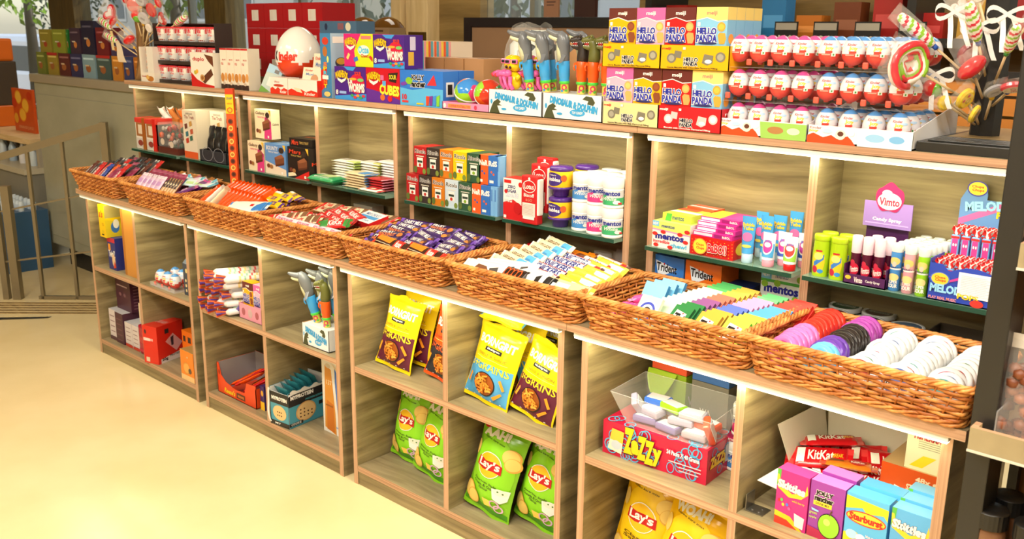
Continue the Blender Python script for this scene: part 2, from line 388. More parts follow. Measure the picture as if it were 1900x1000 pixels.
def make_basket(label, ns, nl, w0, w1, H=.1, seed=0):
    rnd = random.Random(seed)
    t = thing('wicker_basket', label, 'basket', (0, 0, .874), 0, 'wicker baskets along the counter')
    b = MB()
    for i in range(ns):
        pts = []
        for q in (0, .5, 1): x, y, nx, ny = perim(i/ns, q, w0, w1); pts.append((x, y, .006+q*(H-.006)))
        b.tube(pts, .0026, WK2, 5)
    rr = .5*(H-.03)/nl
    for k in range(nl):
        q = .13+.78*(k+.5)/nl; pts = []
        for j in range(ns*2):
            x, y, nx, ny = perim(j/(2*ns), q, w0, w1)
            o = .0042*cos(pi*(j/2+k))+rnd.uniform(-.0006, .0006)
            pts.append((x+nx*o, y+ny*o, q*H+rnd.uniform(-.0009, .0009)))
        b.tube(pts, rr*.98, WICK if k % 3 else WK2, 5, close=True, flat=.55)
    b.build('woven_side', t)
    b = MB()
    for s in range(4):
        pts = []
        for j in range(150):
            x, y, nx, ny = perim(j/150, 1, w0, w1); a = 2*pi*(j*22/150+s/4)
            pts.append((x+nx*.0055*cos(a), y+ny*.0055*cos(a), H+.0055*sin(a)))
        b.tube(pts, .0042, WICK, 5, close=True)
    b.build('rim', t)
    b = MB()
    for s in range(3):
        pts = []
        for j in range(120):
            x, y, nx, ny = perim(j/120, .05, w0, w1); a = 2*pi*(j*13/120+s/3)
            pts.append((x+nx*(.003+.004*cos(a)), y+ny*(.003+.004*cos(a)), .0095+.0055*sin(a)))
        b.tube(pts, .0038, WICK, 5, close=True)
    vs = [perim(j/40, 0, w0-.004, w1)[:2] for j in range(40)]
    b.add([(x, y, .004) for x, y in vs]+[(x, y, .009) for x, y in vs], [list(range(40))[::-1], list(range(40, 80))]+[(j, (j+1) % 40, 40+(j+1) % 40, 40+j) for j in range(40)], WK2)
    b.build('base', t)
    return t
BX = [.215, .785, 1.375, 1.9, 2.435, 2.985, 3.51, 4.015]
BY = -.032
BL = ['wicker basket of mixed chocolate bars at the left end of the counter', 'wicker basket of plum and lilac candy pouches, second from left',
      'wicker basket full of shiny orange peanut butter cup packs', 'wicker basket of red and white wafer bars',
      'wicker basket piled with dark purple chocolate bars', 'wicker basket of cream and brown chocolate bars in front of the glass shelf jars',
      'wicker basket with rows of colourful chewing gum packs', 'wicker basket of round chewing gum rolls beside the black post']
bf = make_basket(BL[0], 60, 10, .2, .228, seed=1)
bm_ = make_basket(BL[1], 62, 10, .232, .262, seed=2)
bc = make_basket(BL[5], 46, 8, .236, .264, seed=3)
bf.location = (BX[0], BY, .874); bm_.location = (BX[1], BY, .874); bc.location = (BX[5], BY, .874)
for i, src in ((2, bm_), (3, bm_), (4, bm_), (6, bc), (7, bc)): dup(src, (BX[i], BY, .874), 0, BL[i])

# ------------------------------------------------------------------ wrapped bars
def wrapper(L, w, t, col, end=None, art=(), rough=.28, cr=.014, side=None):
    """pillow pack lying along X, print on top; origin under its middle"""
    b = MB(); m = mat(col, rough); me_ = mat(end, rough) if end else m; ms = mat(side, rough) if side else m
    def prof(x):
        d = L/2-abs(x); return 0 if d < cr else min(1, ((d-cr)/.012))**.5
    def top(u, v, h=0):
        x = (u-.5)*L; y = (v-.5)*w*(1-.03*sin(u*40)); k = prof(x)
        z = .0008+(t*.98)*(.5+.5*k*(1-abs(2*v-1)**5)) if k > 0 else t*.5
        if k == 0: z += .0007*sin(v*60)
        return (x, y, z+h)
    def bot(u, v):
        x = (u-.5)*L; y = (v-.5)*w; k = prof(x); return (x, y, t*.5*(1-k*(1-abs(2*v-1)**5)) if k > 0 else t*.5-.0006)
    xs = [0, .5*cr/L, cr/L, (cr+.002)/L, (cr+.006)/L, (cr+.014)/L]+[.2+.1*i for i in range(7)]
    xs = sorted(set(xs+[1-x for x in xs])); vv = [0, .04, .12, .3, .5, .7, .88, .96, 1]
    n = len(vv)
    V = [top(x, v) for x in xs for v in vv]
    for i in range(len(xs)-1):
        mm = me_ if (xs[i+1] <= (cr+.004)/L or xs[i] >= 1-(cr+.004)/L) else m
        b.add(V[i*n:(i+2)*n], [(j, n+j, n+j+1, j+1) for j in range(n-1)], mm, True)
    V = [bot(x, v) for x in xs for v in vv]
    for i in range(len(xs)-1): b.add(V[i*n:(i+2)*n], [(j, j+1, n+j+1, n+j) for j in range(n-1)], ms, True)
    V = [p for x in xs for p in (top(x, 0), bot(x, 0), top(x, 1), bot(x, 1))]
    for i in range(len(xs)-1):
        a = i*4; c = a+4; b.add(V, [(a, a+1, c+1, c), (a+2, c+2, c+3, a+3)], ms, True)
    if art: b.art(art, lambda u, v, h: top((cr*1.15)/L+u*(1-2.3*cr/L), .06+.88*v, h), (L-2*cr)/w, curved=9, h0=.0006)
    return b
_W = {}
def bar(kind, loc, rot, label, cat='chocolate bar', group=None):
    """first one of a kind is built, later ones are copies"""
    spec = KINDS[kind]
    if kind not in _W:
        o = wrapper(*spec[1:4], **spec[4]).build(spec[0]); _W[kind] = o
    else: o = _W[kind].copy(); COL.objects.link(o)
    o.location = loc; o.rotation_euler = rot
    return prop(o, label, cat, group)
wht = mat((244, 240, 232)); red = mat((206, 28, 26)); yel = mat((244, 200, 20)); blu = mat((30, 60, 150)); cho = mat((84, 44, 24)); gold = mat((206, 160, 70))
blk = mat((26, 22, 22)); grn = mat((46, 140, 60)); org = mat((236, 96, 20)); lbl = mat((90, 180, 226)); pnk = mat((232, 90, 150)); cream = mat((238, 224, 186))
T = lambda s, x, y, w, h, m, **k: ('t', s, x, y, w, h, m, k)
KINDS = {
 'brown': ('chocolate_bar', .14, .038, .016, dict(col=(92, 44, 34), end=(120, 60, 44), art=[T('CHOCO', .5, .5, .6, .4, wht, b=.04)])),
 'grey': ('chocolate_bar', .14, .038, .016, dict(col=(70, 70, 76), end=(200, 196, 190), art=[T('milk', .5, .5, .5, .45, wht)])),
 'red': ('chocolate_bar', .14, .038, .016, dict(col=(196, 26, 30), end=(220, 60, 50), art=[T('KitKat', .5, .5, .55, .5, wht, ol=red, b=.04), ])),
 'salmon': ('chocolate_bar', .14, .038, .016, dict(col=(226, 92, 66), art=[T('Crisp', .5, .5, .55, .5, wht, b=.03)])),
 'blue': ('chocolate_bar', .14, .038, .016, dict(col=(36, 62, 150), end=(60, 90, 190), art=[T('Pocari', .5, .5, .6, .5, wht, sh=.3, b=.03)])),
 'orange': ('chocolate_bar', .14, .038, .016, dict(col=(232, 96, 40), art=[T('Wafer', .5, .5, .6, .5, wht, b=.03)])),
 'dark': ('chocolate_bar', .14, .036, .016, dict(col=(40, 30, 34), end=(60, 50, 56), art=[('r', .1, .3, .9, .42, mat((96, 150, 170)))])),
 'plum': ('candy_pouch', .12, .06, .014, dict(col=(142, 44, 80), end=(170, 80, 110), art=[('e', .5, .5, .2, .3, mat((170, 76, 112)))])),
 'lilac': ('candy_pouch', .12, .05, .014, dict(col=(222, 190, 214), end=(240, 226, 232), art=[('r', .55, .1, .8, .9, mat((196, 150, 200))), ('r', .1, .2, .2, .8, mat((214, 60, 70)))])),
 'stick': ('chocolate_stick_pack', .13, .024, .013, dict(col=(206, 164, 112), end=(60, 44, 40), art=[('r', .6, 0, 1, 1, mat((70, 54, 50))), ('e', .8, .5, .06, .3, cream)])),
 'violet': ('candy_pouch', .12, .075, .016, dict(col=(96, 28, 110), end=(206, 30, 140), art=[('e', .5, .55, .17, .28, mat((236, 200, 226))), ('e', .5, .55, .14, .22, mat((214, 150, 200)))])),
 'amber': ('candy_pouch', .11, .05, .014, dict(col=(150, 92, 30), end=(186, 120, 50), art=[('r', .4, .1, .6, .9, cream)])),
 'pale': ('candy_pouch', .12, .05, .014, dict(col=(206, 226, 226), end=(90, 170, 196), art=[('r', .1, .1, .5, .5, mat((190, 220, 150))), ('r', .6, .3, .9, .8, mat((226, 190, 210)))])),
 'reese': ('peanut_butter_cup_pack', .13, .06, .015, dict(col=(238, 84, 14), rough=.2, cr=.012, art=[('r', .06, .12, .86, .36, mat((66, 34, 22))), T("Reese's", .5, .6, .8, .5, yel, ol=cho, sh=.25, b=.05)])),
 'candycane': ('striped_wafer_pack', .12, .05, .012, dict(col=(240, 236, 230), art=[('p', [(a, .1), (a+.06, .1), (a+.16, .9), (a+.1, .9)], red) for a in (.1, .26, .42, .58, .74)])),
 'goldwhite': ('wafer_bar', .13, .04, .014, dict(col=(236, 220, 180), art=[('r', 0, .1, 1, .25, gold), ('r', 0, .6, 1, .9, cho)])),
 'milkywhite': ('milk_bar_pack', .2, .075, .02, dict(col=(236, 232, 222), end=(60, 130, 200), rough=.3, art=[('p', [(.72, 0), (1, 0), (1, .9), (.8, .5)], mat((44, 120, 196))), ('r', .62, .35, .72, .6, red)])),
 'yellow': ('peanut_bar', .17, .036, .018, dict(col=(242, 190, 14), end=(90, 50, 120), art=[('r', .05, .55, .45, .95, wht), ('r', .6, .2, .85, .8, mat((80, 44, 110))), T('5 Star', .72, .5, .2, .4, yel)])),
 'kitred': ('wafer_bar', .15, .04, .014, dict(col=(204, 22, 30), end=(150, 14, 22), art=[T('KitKat', .5, .5, .6, .6, wht, b=.04)])),
 'kitcream': ('wafer_bar', .16, .045, .014, dict(col=(232, 214, 176), end=(196, 20, 28), art=[('p', [(0, 0), (.3, 0), (.2, 1), (0, 1)], red), T('Twix', .52, .5, .42, .6, red, b=.05), ('r', .82, 0, 1, 1, mat((120, 80, 50)))])),
 'kitgreen': ('wafer_bar', .15, .045, .016, dict(col=(206, 30, 30), end=(50, 130, 50), art=[('p', [(0, 0), (.35, 0), (.25, 1), (0, 1)], mat((56, 136, 56))), T('KitKat', .58, .5, .5, .6, wht, b=.05), ('r', .9, 0, 1, 1, mat((56, 136, 56)))])),
 'lilacrow': ('wafer_bar', .19, .038, .012, dict(col=(232, 214, 226), end=(210, 50, 60), art=[T('CRUNCH WAFER', .5, .5, .7, .5, mat((190, 50, 90)), b=.03), ('r', 0, 0, .08, 1, red)])),
 'purple': ('milk_chocolate_bar', .155, .05, .017, dict(col=(56, 26, 96), end=(110, 70, 170), rough=.22, art=[T('DAIRY MILK', .42, .62, .62, .36, wht, sh=.2, b=.04), ('e', .84, .4, .1, .22, mat((190, 120, 40))), ('e', .93, .6, .05, .2, cho)])),
 'fruitnut': ('milk_chocolate_bar', .16, .05, .017, dict(col=(48, 24, 78), end=(120, 80, 180), rough=.22, art=[T('FRUIT', .35, .72, .45, .24, wht, b=.05), T('WHOLENUT', .4, .38, .6, .34, mat((226, 120, 60)), b=.06), ('e', .86, .45, .09, .26, mat((196, 110, 40)))])),
 'fuse': ('caramel_bar', .2, .044, .02, dict(col=(60, 28, 20), end=(226, 50, 30), rough=.25, art=[('p', [(0, .4), (.5, .3), (.55, 1), (0, 1)], mat((230, 130, 20))), ('r', .62, .05, .88, .95, mat((216, 40, 28))), T('fuse', .75, .5, .18, .6, wht, b=.05), ('r', .05, .12, .55, .16, cream)])),
 'whitebrown': ('chocolate_bar', .2, .05, .013, dict(col=(238, 234, 228), end=(230, 228, 224), art=[('p', [(.3, 0), (.75, 0), (.6, .5), (.35, .6)], mat((120, 72, 44))), ('p', [(.75, .1), (.95, .2), (.9, .6), (.7, .4)], mat((80, 76, 74)))])),
 'hershey': ('cream_chocolate_bar', .17, .055, .012, dict(col=(238, 224, 184), end=(220, 226, 220), art=[T("HERSHEY'S", .35, .6, .5, .34, mat((104, 66, 30)), b=.03), ('r', .68, 0, 1, 1, mat((84, 176, 226))), ('r', .72, .3, .9, .7, mat((60, 140, 200)))])),
 'hersheyorange': ('orange_chocolate_bar', .18, .045, .014, dict(col=(232, 130, 20), art=[T("HERSHEY'S", .4, .5, .5, .4, cho, b=.04), ('r', .75, 0, 1, 1, mat((100, 50, 26)))])),
 'snickers': ('peanut_chocolate_bar', .17, .042, .024, dict(col=(238, 238, 242), end=(74, 38, 26), side=(66, 34, 24), rough=.25, art=[('r', 0, 0, 1, .1, red), ('r', 0, .9, 1, 1, red), T('SNICKERS', .5, .5, .84, .6, mat((24, 40, 130)), sh=.25, b=.06)])),
 'milka': ('brown_chocolate_bar', .17, .045, .016, dict(col=(232, 228, 226), end=(90, 44, 30), side=(90, 44, 30), art=[T('NUGA', .45, .5, .45, .6, mat((30, 40, 120)), b=.05), ('r', .85, 0, 1, 1, mat((206, 40, 30)))])),
 'yellowbig': ('butter_chocolate_bar', .15, .055, .016, dict(col=(244, 196, 50), end=(240, 200, 70), art=[('p', [(.55, .4), (1, .5), (1, .9), (.5, .85)], mat((170, 200, 224))), ('e', .9, .3, .08, .2, mat((110, 40, 120)))])),
 'yellowpale': ('pale_yellow_bar', .2, .045, .014, dict(col=(246, 222, 160), end=(244, 190, 70), art=[('r', .1, .3, .6, .7, mat((250, 240, 216)))])),
 'tiger': ('striped_chocolate_bar', .12, .045, .014, dict(col=(40, 24, 18), art=[('ring', .2+.2*i, .5, .12, .42, mat((226, 90, 30)), .7) for i in range(4)])),
 'pingu': ('black_and_white_bar', .13, .045, .016, dict(col=(242, 242, 240), end=(26, 26, 30), art=[('p', [(.45, 0), (.62, .1), (.58, .9), (.4, .6)], blk), ('r', .8, 0, 1, 1, blk)])),
 'kitsmall': ('wafer_pack', .16, .07, .02, dict(col=(200, 20, 30), end=(220, 60, 60), rough=.22, art=[('r', .04, .1, .2, .9, wht), T('KitKat', .52, .5, .5, .5, wht, b=.05), T('BREAK', .85, .5, .2, .2, yel)])),
 'pinkroll': ('pink_candy_roll', .07, .024, .02, dict(col=(238, 84, 160), end=(250, 150, 200), rough=.15, cr=.01)),
 'goldroll': ('gold_candy_roll', .07, .02, .014, dict(col=(236, 196, 90), rough=.2, cr=.01)),
}
R_ = math.radians
rnd = random.Random(7)
zb = .884
def lean(x, y, z, tilt, yaw=0): return dict(loc=(BX[0]+x, y, z), rot=(0, 0, 0))
# basket 1: bars leaning back, side by side
k = 0
for x, kd, w in ((-.15, 'brown', 'brown'), (-.115, 'grey', 'dark grey'), (-.07, 'red', 'red'), (-.03, 'salmon', 'salmon'), (.01, 'blue', 'blue'), (.055, 'orange', 'orange'), (.095, 'plum', 'plum'), (.135, 'red', 'second red')):
    bar(kd, (BX[0]+x, .012+.01*(k % 2), .963), (0, R_(-42), R_(90+rnd.uniform(-7, 7))), '%s wrapped bar leaning in the front row of the leftmost wicker basket' % w, group=None); k += 1
for j in range(3):
    for i in range(8):
        bar(['dark', 'dark', 'brown', 'dark', 'grey', 'red', 'dark', 'plum'][(i+j*3) % 8], (BX[0]-.16+.043*i, .075+j*.062, .963+.007*j), (0, R_(-38), R_(90+rnd.uniform(-9, 9))), 'wrapped bar in the back rows of the leftmost wicker basket', group='bars in the back rows of the leftmost basket')
# basket 2
for i in range(5): bar('lilac' if i > 1 else 'lilac', (BX[1]-.19+.043*i, .012, .964), (R_(0), R_(-50), R_(88+rnd.uniform(-8, 8))), 'pale lilac pouch standing in the front row of the second basket', 'candy pouch', 'lilac pouches in the second basket')
for i in range(5): bar('stick', (BX[1]+.03+.024*i, .012, .962), (0, R_(-48), R_(86+rnd.uniform(-4, 4))), 'tan and black chocolate stick pack leaning in the second basket', 'chocolate stick', 'tan stick packs in the second basket')
bar('violet', (BX[1]+.19, .03, .966), (0, R_(-20), R_(60)), 'shiny violet pouch with pink oval at the right of the second basket', 'candy pouch')
bar('violet', (BX[1]+.17, .10, .972), (0, R_(-30), R_(80)), 'shiny violet pouch lying behind the front violet pouch', 'candy pouch')
for i in range(6): bar('plum', (BX[1]-.2+.05*i, .07, .975), (0, R_(-48), R_(90+rnd.uniform(-8, 8))), 'plum coloured pouch standing behind the lilac pouches', 'candy pouch', 'plum pouches in the second basket')
for i in range(6): bar('amber', (BX[1]-.2+.065*i, .19, .97), (0, R_(-25), R_(80+rnd.uniform(-20, 20))), 'amber brown pouch at the back of the second basket', 'candy pouch', 'amber pouches in the second basket')
for i in range(6): bar(['plum', 'lilac', 'pale'][i % 3], (BX[1]-.19+.07*i, .135+.01*(i % 2), .97), (R_(rnd.uniform(10, 30)), R_(-25), R_(60+rnd.uniform(-30, 30))), 'mixed pouch lying in the middle of the second basket', 'candy pouch', 'mixed pouches in the middle of the second basket')
for i in range(5): bar('pale', (BX[1]+.02+.045*i, .12+.015*(i % 2), .985), (R_(rnd.uniform(10, 35)), R_(rnd.uniform(-12, 4)), R_(20+rnd.uniform(-20, 20))), 'pale blue and green pouch on top in the second basket', 'candy pouch', 'pale pouches in the second basket')
# basket 3: orange packs like file cards
for i in range(13):
    bar('reese', (BX[2]-.18+.0255*i, .03+.001*i, .966-.0008*i), (R_(-78), R_(-38), R_(62)), 'orange peanut butter cup pack, %s in the front row of its basket' % ORD[i] if i < 13 else '', 'candy pack')
for i in range(11):
    bar('reese', (BX[2]-.2+.028*i, .12, .98), (R_(-72), R_(-30), R_(66+rnd.uniform(-5, 5))), 'orange peanut butter cup pack in the back row of its basket', 'candy pack', 'orange packs in the back row')
for i in range(6):
    bar('reese', (BX[2]-.18+.03*i, .195, .985), (R_(rnd.uniform(-40, -10)), R_(rnd.uniform(-20, 20)), R_(60+rnd.uniform(-20, 20))), 'crumpled orange pack lying at the back of the orange basket', 'candy pack', 'loose orange packs at the back')
bar('candycane', (BX[2]-.115, .012, .982), (R_(-60), R_(-40), R_(66)), 'red and white striped pack between the orange packs', 'wafer pack')
bar('goldwhite', (BX[2]-.085, .008, .978), (R_(-60), R_(-44), R_(66)), 'gold and white wafer bar between the orange packs')
bar('milkywhite', (BX[2]+.13, .01, .968), (R_(24), R_(-4), R_(20)), 'large white and blue milk bar lying at the front right of the orange basket')
for i, (x, y, z, a) in enumerate(((.12, .19, .978, -8), (.16, .225, .99, -14), (.10, .15, .985, -2), (.15, .175, 1.0, -6), (.13, .12, .975, 6), (.19, .20, 1.002, -20))):
    bar('yellow', (BX[2]+x, y-.01, z-.004), (R_(rnd.uniform(10, 35)), R_(rnd.uniform(-3, 3)), R_(a)), 'yellow peanut bar in the pile beside the orange packs', group='yellow bars in the orange basket')
# basket 4
for i in range(7): bar('kitcream', (BX[3]-.18+.03*i, .02+.012*(i % 4), .957+.004*(i % 3)), (R_(30), R_(-10), R_(20+rnd.uniform(-8, 8))), 'cream and red biscuit bar at the front left of the red basket', group='cream biscuit bars, front left')
for j in range(2):
    for i in range(5): bar('kitcream', (BX[3]-.15+.085*i, .2+.035*j, .968+.008*j), (R_(rnd.uniform(15, 35)), R_(-4), R_(-2+rnd.uniform(-14, 10))), 'cream and red biscuit bar at the back of the red basket', group='cream biscuit bars, back')
for j in range(2):
    for i in range(4): bar('kitred', (BX[3]-.02+.085*j+.01*i, .065+.034*i, .958+.006*i+.004*j), (R_(34+rnd.uniform(-5, 5)), R_(4), R_(-12+rnd.uniform(-5, 5))), 'bright red wafer bar in the heap in the middle of its basket', group='red wafer bars in the middle of the fourth basket')
for i in range(6): bar('kitred', (BX[3]-.17+.03*i, .1+.01*(i % 3), .955), (R_(30), R_(4), R_(30+rnd.uniform(-15, 15))), 'bright red wafer bar at the left of its basket', group='red wafer bars at the left of the fourth basket')
bar('kitgreen', (BX[3]+.14, .035, .975), (R_(34), R_(-8), R_(20)), 'red wafer bar with green ends on top of the red bars')
for i in range(4): bar('lilacrow', (BX[3]-.12+.105*i, .002-.002*i, .955), (R_(40), 0, R_(-5)), 'long lilac and white wafer bar along the front of the red basket', group='lilac wafer bars along the front')
o = carton('chocolate_box', 'white chocolate box with blue print and red sides in the red basket', 'box', .14, .085, .025, (206, 30, 34), (BX[3]+.09, .15, .958), 0, cT=(236, 240, 240), rot=(R_(14), 0, R_(-10)), T=[('r', .06, .35, .94, .6, mat((70, 150, 214))), T('MILK CHOCO', .5, .75, .7, .2, mat((60, 90, 160))), T('family pack', .5, .18, .6, .16, mat((90, 120, 180)))])
# basket 5: purple bars in overlapping columns
for L in range(2):
    for c in range(3):
        for r in range(6 if L == 0 else 5):
            kd = 'fruitnut' if (c == 0 and r < 3) or (c == 1 and r > 3) else 'purple'
            bar(kd, (BX[4]-.15+.145*c+.02*L+rnd.uniform(-.012, .012)-.006*r, .03+.042*r+.02*L, .93+.0235*L+.006*r+rnd.uniform(-.002, .004)), (R_(30+rnd.uniform(-10, 10)), R_(rnd.uniform(-5, 5)), R_(-10+rnd.uniform(-11, 11)+(12 if c == 0 else 0))),
                '%s purple chocolate bar, %s row from the front, %s column, %s layer' % ('nut' if kd == 'fruitnut' else 'plain', ORD[r], ['left', 'middle', 'right'][c], ['lower', 'upper'][L]), 'chocolate bar')
bar('fuse', (BX[4]-.01, -.012, .968), (R_(36), R_(3), R_(-5)), 'brown and orange caramel bar with red patch at the front of the purple basket')
bar('fuse', (BX[4]+.15, -.012, .966), (R_(36), R_(2), R_(-7)), 'red ended caramel bar at the front right corner of the purple basket')
# basket 6
for i in range(5): bar('whitebrown', (BX[5]-.145+.04*i, .0+.018*(i % 3), .962+.005*(i % 3)), (R_(34), R_(-3), R_(-4+rnd.uniform(-8, 8))), 'white bar with brown and grey print, %s from the front left corner' % ORD[i])
for i in range(7): bar('hershey', (BX[5]-.115+.011*i, .05+.03*i, .965+.0065*i), (R_(42), R_(2), R_(-20+rnd.uniform(-4, 4))), 'cream chocolate bar with pale blue end, %s from the front of its fan' % ORD[i])
for i in range(3): bar('hersheyorange', (BX[5]-.0+.06*i, .235+.006*i, .985-.002*i), (R_(30), 0, R_(-14+rnd.uniform(-8, 4))), 'orange and brown chocolate bar, %s from left at the back of the basket' % ORD[i])
for j in range(2):
    for i in range(5): bar('snickers', (BX[5]+.045+.006*i, .045+.035*i, .935+.024*j+.0055*i), (R_(36), R_(2), R_(-12+rnd.uniform(-3, 3))), 'white topped peanut chocolate bar, %s row from the front, %s layer' % (ORD[i], ['bottom', 'top'][j]))
for i in range(3): bar('milka', (BX[5]+.12+.02*i, .15+.038*i, .982), (R_(34), R_(3), R_(-14)), 'white and brown chocolate bar, %s of three behind the peanut bars' % ORD[i])
for i in range(6): bar('yellowbig', (BX[5]+.18+.008*(i % 2), .015+.034*i, .958+.005*i), (R_(36), R_(4), R_(-12+rnd.uniform(-5, 5))), 'yellow butter bar with pale blue print, %s from the front' % ORD[i])
bar('tiger', (BX[5]-.01, -.012, .966), (R_(36), 0, R_(-7)), 'black bar with orange rings at the front of the basket')
bar('pingu', (BX[5]+.09, -.014, .966), (R_(36), 0, R_(-7)), 'black and white bar at the front of the basket')
bar('yellowpale', (BX[5]+.19, -.012, .964), (R_(36), 0, R_(-5)), 'pale yellow bar lying along the front rim of the basket')
for j in range(2):
    for i in range(3): bar('whitebrown' if i == 0 else ('snickers' if i == 1 else 'yellowbig'), (BX[5]-.15+.15*i, .07+.12*j, .9), (R_(8), 0, R_(5)), 'bar at the bottom of the cream and brown basket', group='bars at the bottom of the sixth basket')
# basket 7: gum packs standing like file cards
def gum(colr, edge, txt, w=.062, h=.075, t=.0115, mark=None):
    b = MB(); m = mat(colr, .3); e = mat(edge, .3)
    b.box(-w/2, w/2, 0, t, 0, h, e, F=m, T=m)
    it = [('p', [(.15, .15), (.85, .1), (.8, .7), (.2, .8)], wht)] if txt else []
    if txt: it.append(T(txt, .5, .42, .55, .42, blk, b=.08, rot=-.1))
    if txt: it.append(('e', .62, .68, .04, .035, red))
    if it: b.art(it, fF(-w/2, w/2, 0, 0, h), w/h)
    return b
GC = {}
def gump(col, edge, loc, rot, label, txt=None, grp=None, **kw):
    key = (col, edge, txt, tuple(kw.items()))
    if key not in GC: GC[key] = gum(col, edge, txt, **kw).build('chewing_gum_pack'); o = GC[key]
    else: o = GC[key].copy(); COL.objects.link(o)
    o.location = loc; o.rotation_euler = rot; return prop(o, label, 'gum pack', grp)
cols = [
 (-.065, [(206, 232, 206)]*10+[(84, 176, 100)]*4, (60, 160, 90), 'mint green', .07, .05),
 (.0, [(50, 132, 72)]*3+[(150, 90, 150)]*3+[(226, 120, 100)]*3+[(240, 190, 80)]*5, (150, 110, 150), 'mixed', .06, .02),
 (.085, [(240, 176, 70)]*3+[(96, 120, 210)]*3+[(240, 160, 206)]*5+[(110, 200, 130)]*3, (226, 180, 90), 'rainbow', .066, .0),
 (.165, [(206, 224, 80)]*4+[(90, 170, 236)]*5+[(230, 70, 60)]*5, (86, 180, 60), 'bright', .07, -.0)]
for c, (x, cl, ed, nm, w, y0) in enumerate(cols):
    for i, cc in enumerate(cl):
        ed2 = {(90, 170, 236): (40, 90, 200), (230, 70, 60): (200, 30, 30), (206, 224, 80): (86, 180, 60)}.get(cc, tuple(int(v*.75) for v in cc))
        gump(cc, ed2, (BX[6]+x+.0055*i, .0+y0*.4+.0165*i, .921+.0015*i), (R_(-50), 0, R_(-8)), '%s gum pack, %s from the front in the %s file of the gum basket' % ('white lettered' if i == 0 and c else nm, ORD[i], ['first', 'second', 'third', 'rightmost'][c]), 'Tri' if (i == 0 and c > 0) else None, None, w=w)
# front pack with concentric rings, light blue packs behind at the left
b = MB(); b.box(-.036, .036, 0, .01, 0, .08, mat((226, 240, 220)), F=mat((214, 238, 206)))
b.art([('e', .5, .45, .46, .42, mat((236, 244, 232))), ('e', .5, .45, .38, .34, mat((50, 70, 190))), ('e', .5, .45, .28, .25, wht), ('e', .5, .45, .18, .16, blk), ('r', .2, .05, .8, .2, mat((90, 190, 226)))], fF(-.036, .036, 0, 0, .08), .9)
o = b.build('chewing_gum_pack'); o.location = (BX[6]-.085, -.006, .918); o.rotation_euler = (R_(-34), 0, R_(-8)); prop(o, 'pale green gum pack with blue and black rings at the front', 'gum pack')
for i in range(3): gump((120, 196, 236), (70, 150, 214), (BX[6]-.15+.008*i, .125+.03*i, .925), (R_(-30), 0, R_(-6)), 'pale blue gum pack, %s from the front at the left of the gum basket' % ORD[i], None, w=.08, h=.07)
for i, (x, y, z, a) in enumerate(((-.17, .03, .915, 30), (-.145, .06, .925, 60), (-.185, .075, .92, 20), (-.16, .10, .94, 45), (-.13, .035, .93, 0))):
    bar('pinkroll', (BX[6]+x, y, z), (0, R_(-8), R_(a)), 'shiny pink wrapped candy roll in the heap at the left', 'candy', 'pink candy rolls in the gum basket')
bar('goldroll', (BX[6]-.13, -.005, .94), (R_(-10), 0, R_(-6)), 'gold wrapped roll at the front of the gum basket', 'candy')
# basket 8: tape rolls on edge
def disc(colr, lid, r=.043, t=.02, white=False):
    b = MB(); m = mat(colr, .22); l = mat(lid, .3)
    n = 36; pr = [(0, 0), (r*.62, 0), (r*.66, -.0008), (r*.9, -.0008), (r*.97, .0015), (r, .004), (r, t-.004), (r*.97, t-.0015), (r*.9, t), (0, t)]
    vs = []; fs = []
    for j, (q, z) in enumerate(pr):
        for i in range(n):
            a = 2*pi*i/n; rr = q*(1-(.02 if (i % 2 and 3 < j < 8) else 0)); vs.append((rr*cos(a), z, rr*sin(a)))
    for j in range(len(pr)-1):
        for i in range(n): fs.append([j*n+(i+1) % n, j*n+i, (j+1)*n+i, (j+1)*n+(i+1) % n])
    b.add(vs, fs, m, True)
    fr = lambda u, v, h: ((u-.5)*2*r, -.0008-h, (v-.5)*2*r)
    if white: b.art([('e', .5, .5, .36, .36, l), ('e', .35, .62, .09, .09, mat((240, 240, 240))), ('p', [(.2, .3), (.8, .2), (.82, .36), (.22, .46)], wht), T('ICE', .48, .35, .3, .1, blk, b=.05)], fr, 1)
    else: b.art([('e', .5, .5, .3, .3, l), T('TAPE', .5, .5, .4, .16, yel, b=.05)], fr, 1)
    return b.build('chewing_gum_roll')
DC = {}
def rollp(c, l, loc, rot, label, white=False):
    k = (c, l, white)
    if k not in DC: DC[k] = disc(c, l, white=white); o = DC[k]
    else: o = DC[k].copy(); COL.objects.link(o)
    o.location = loc; o.rotation_euler = rot; return prop(o, label, 'gum roll')
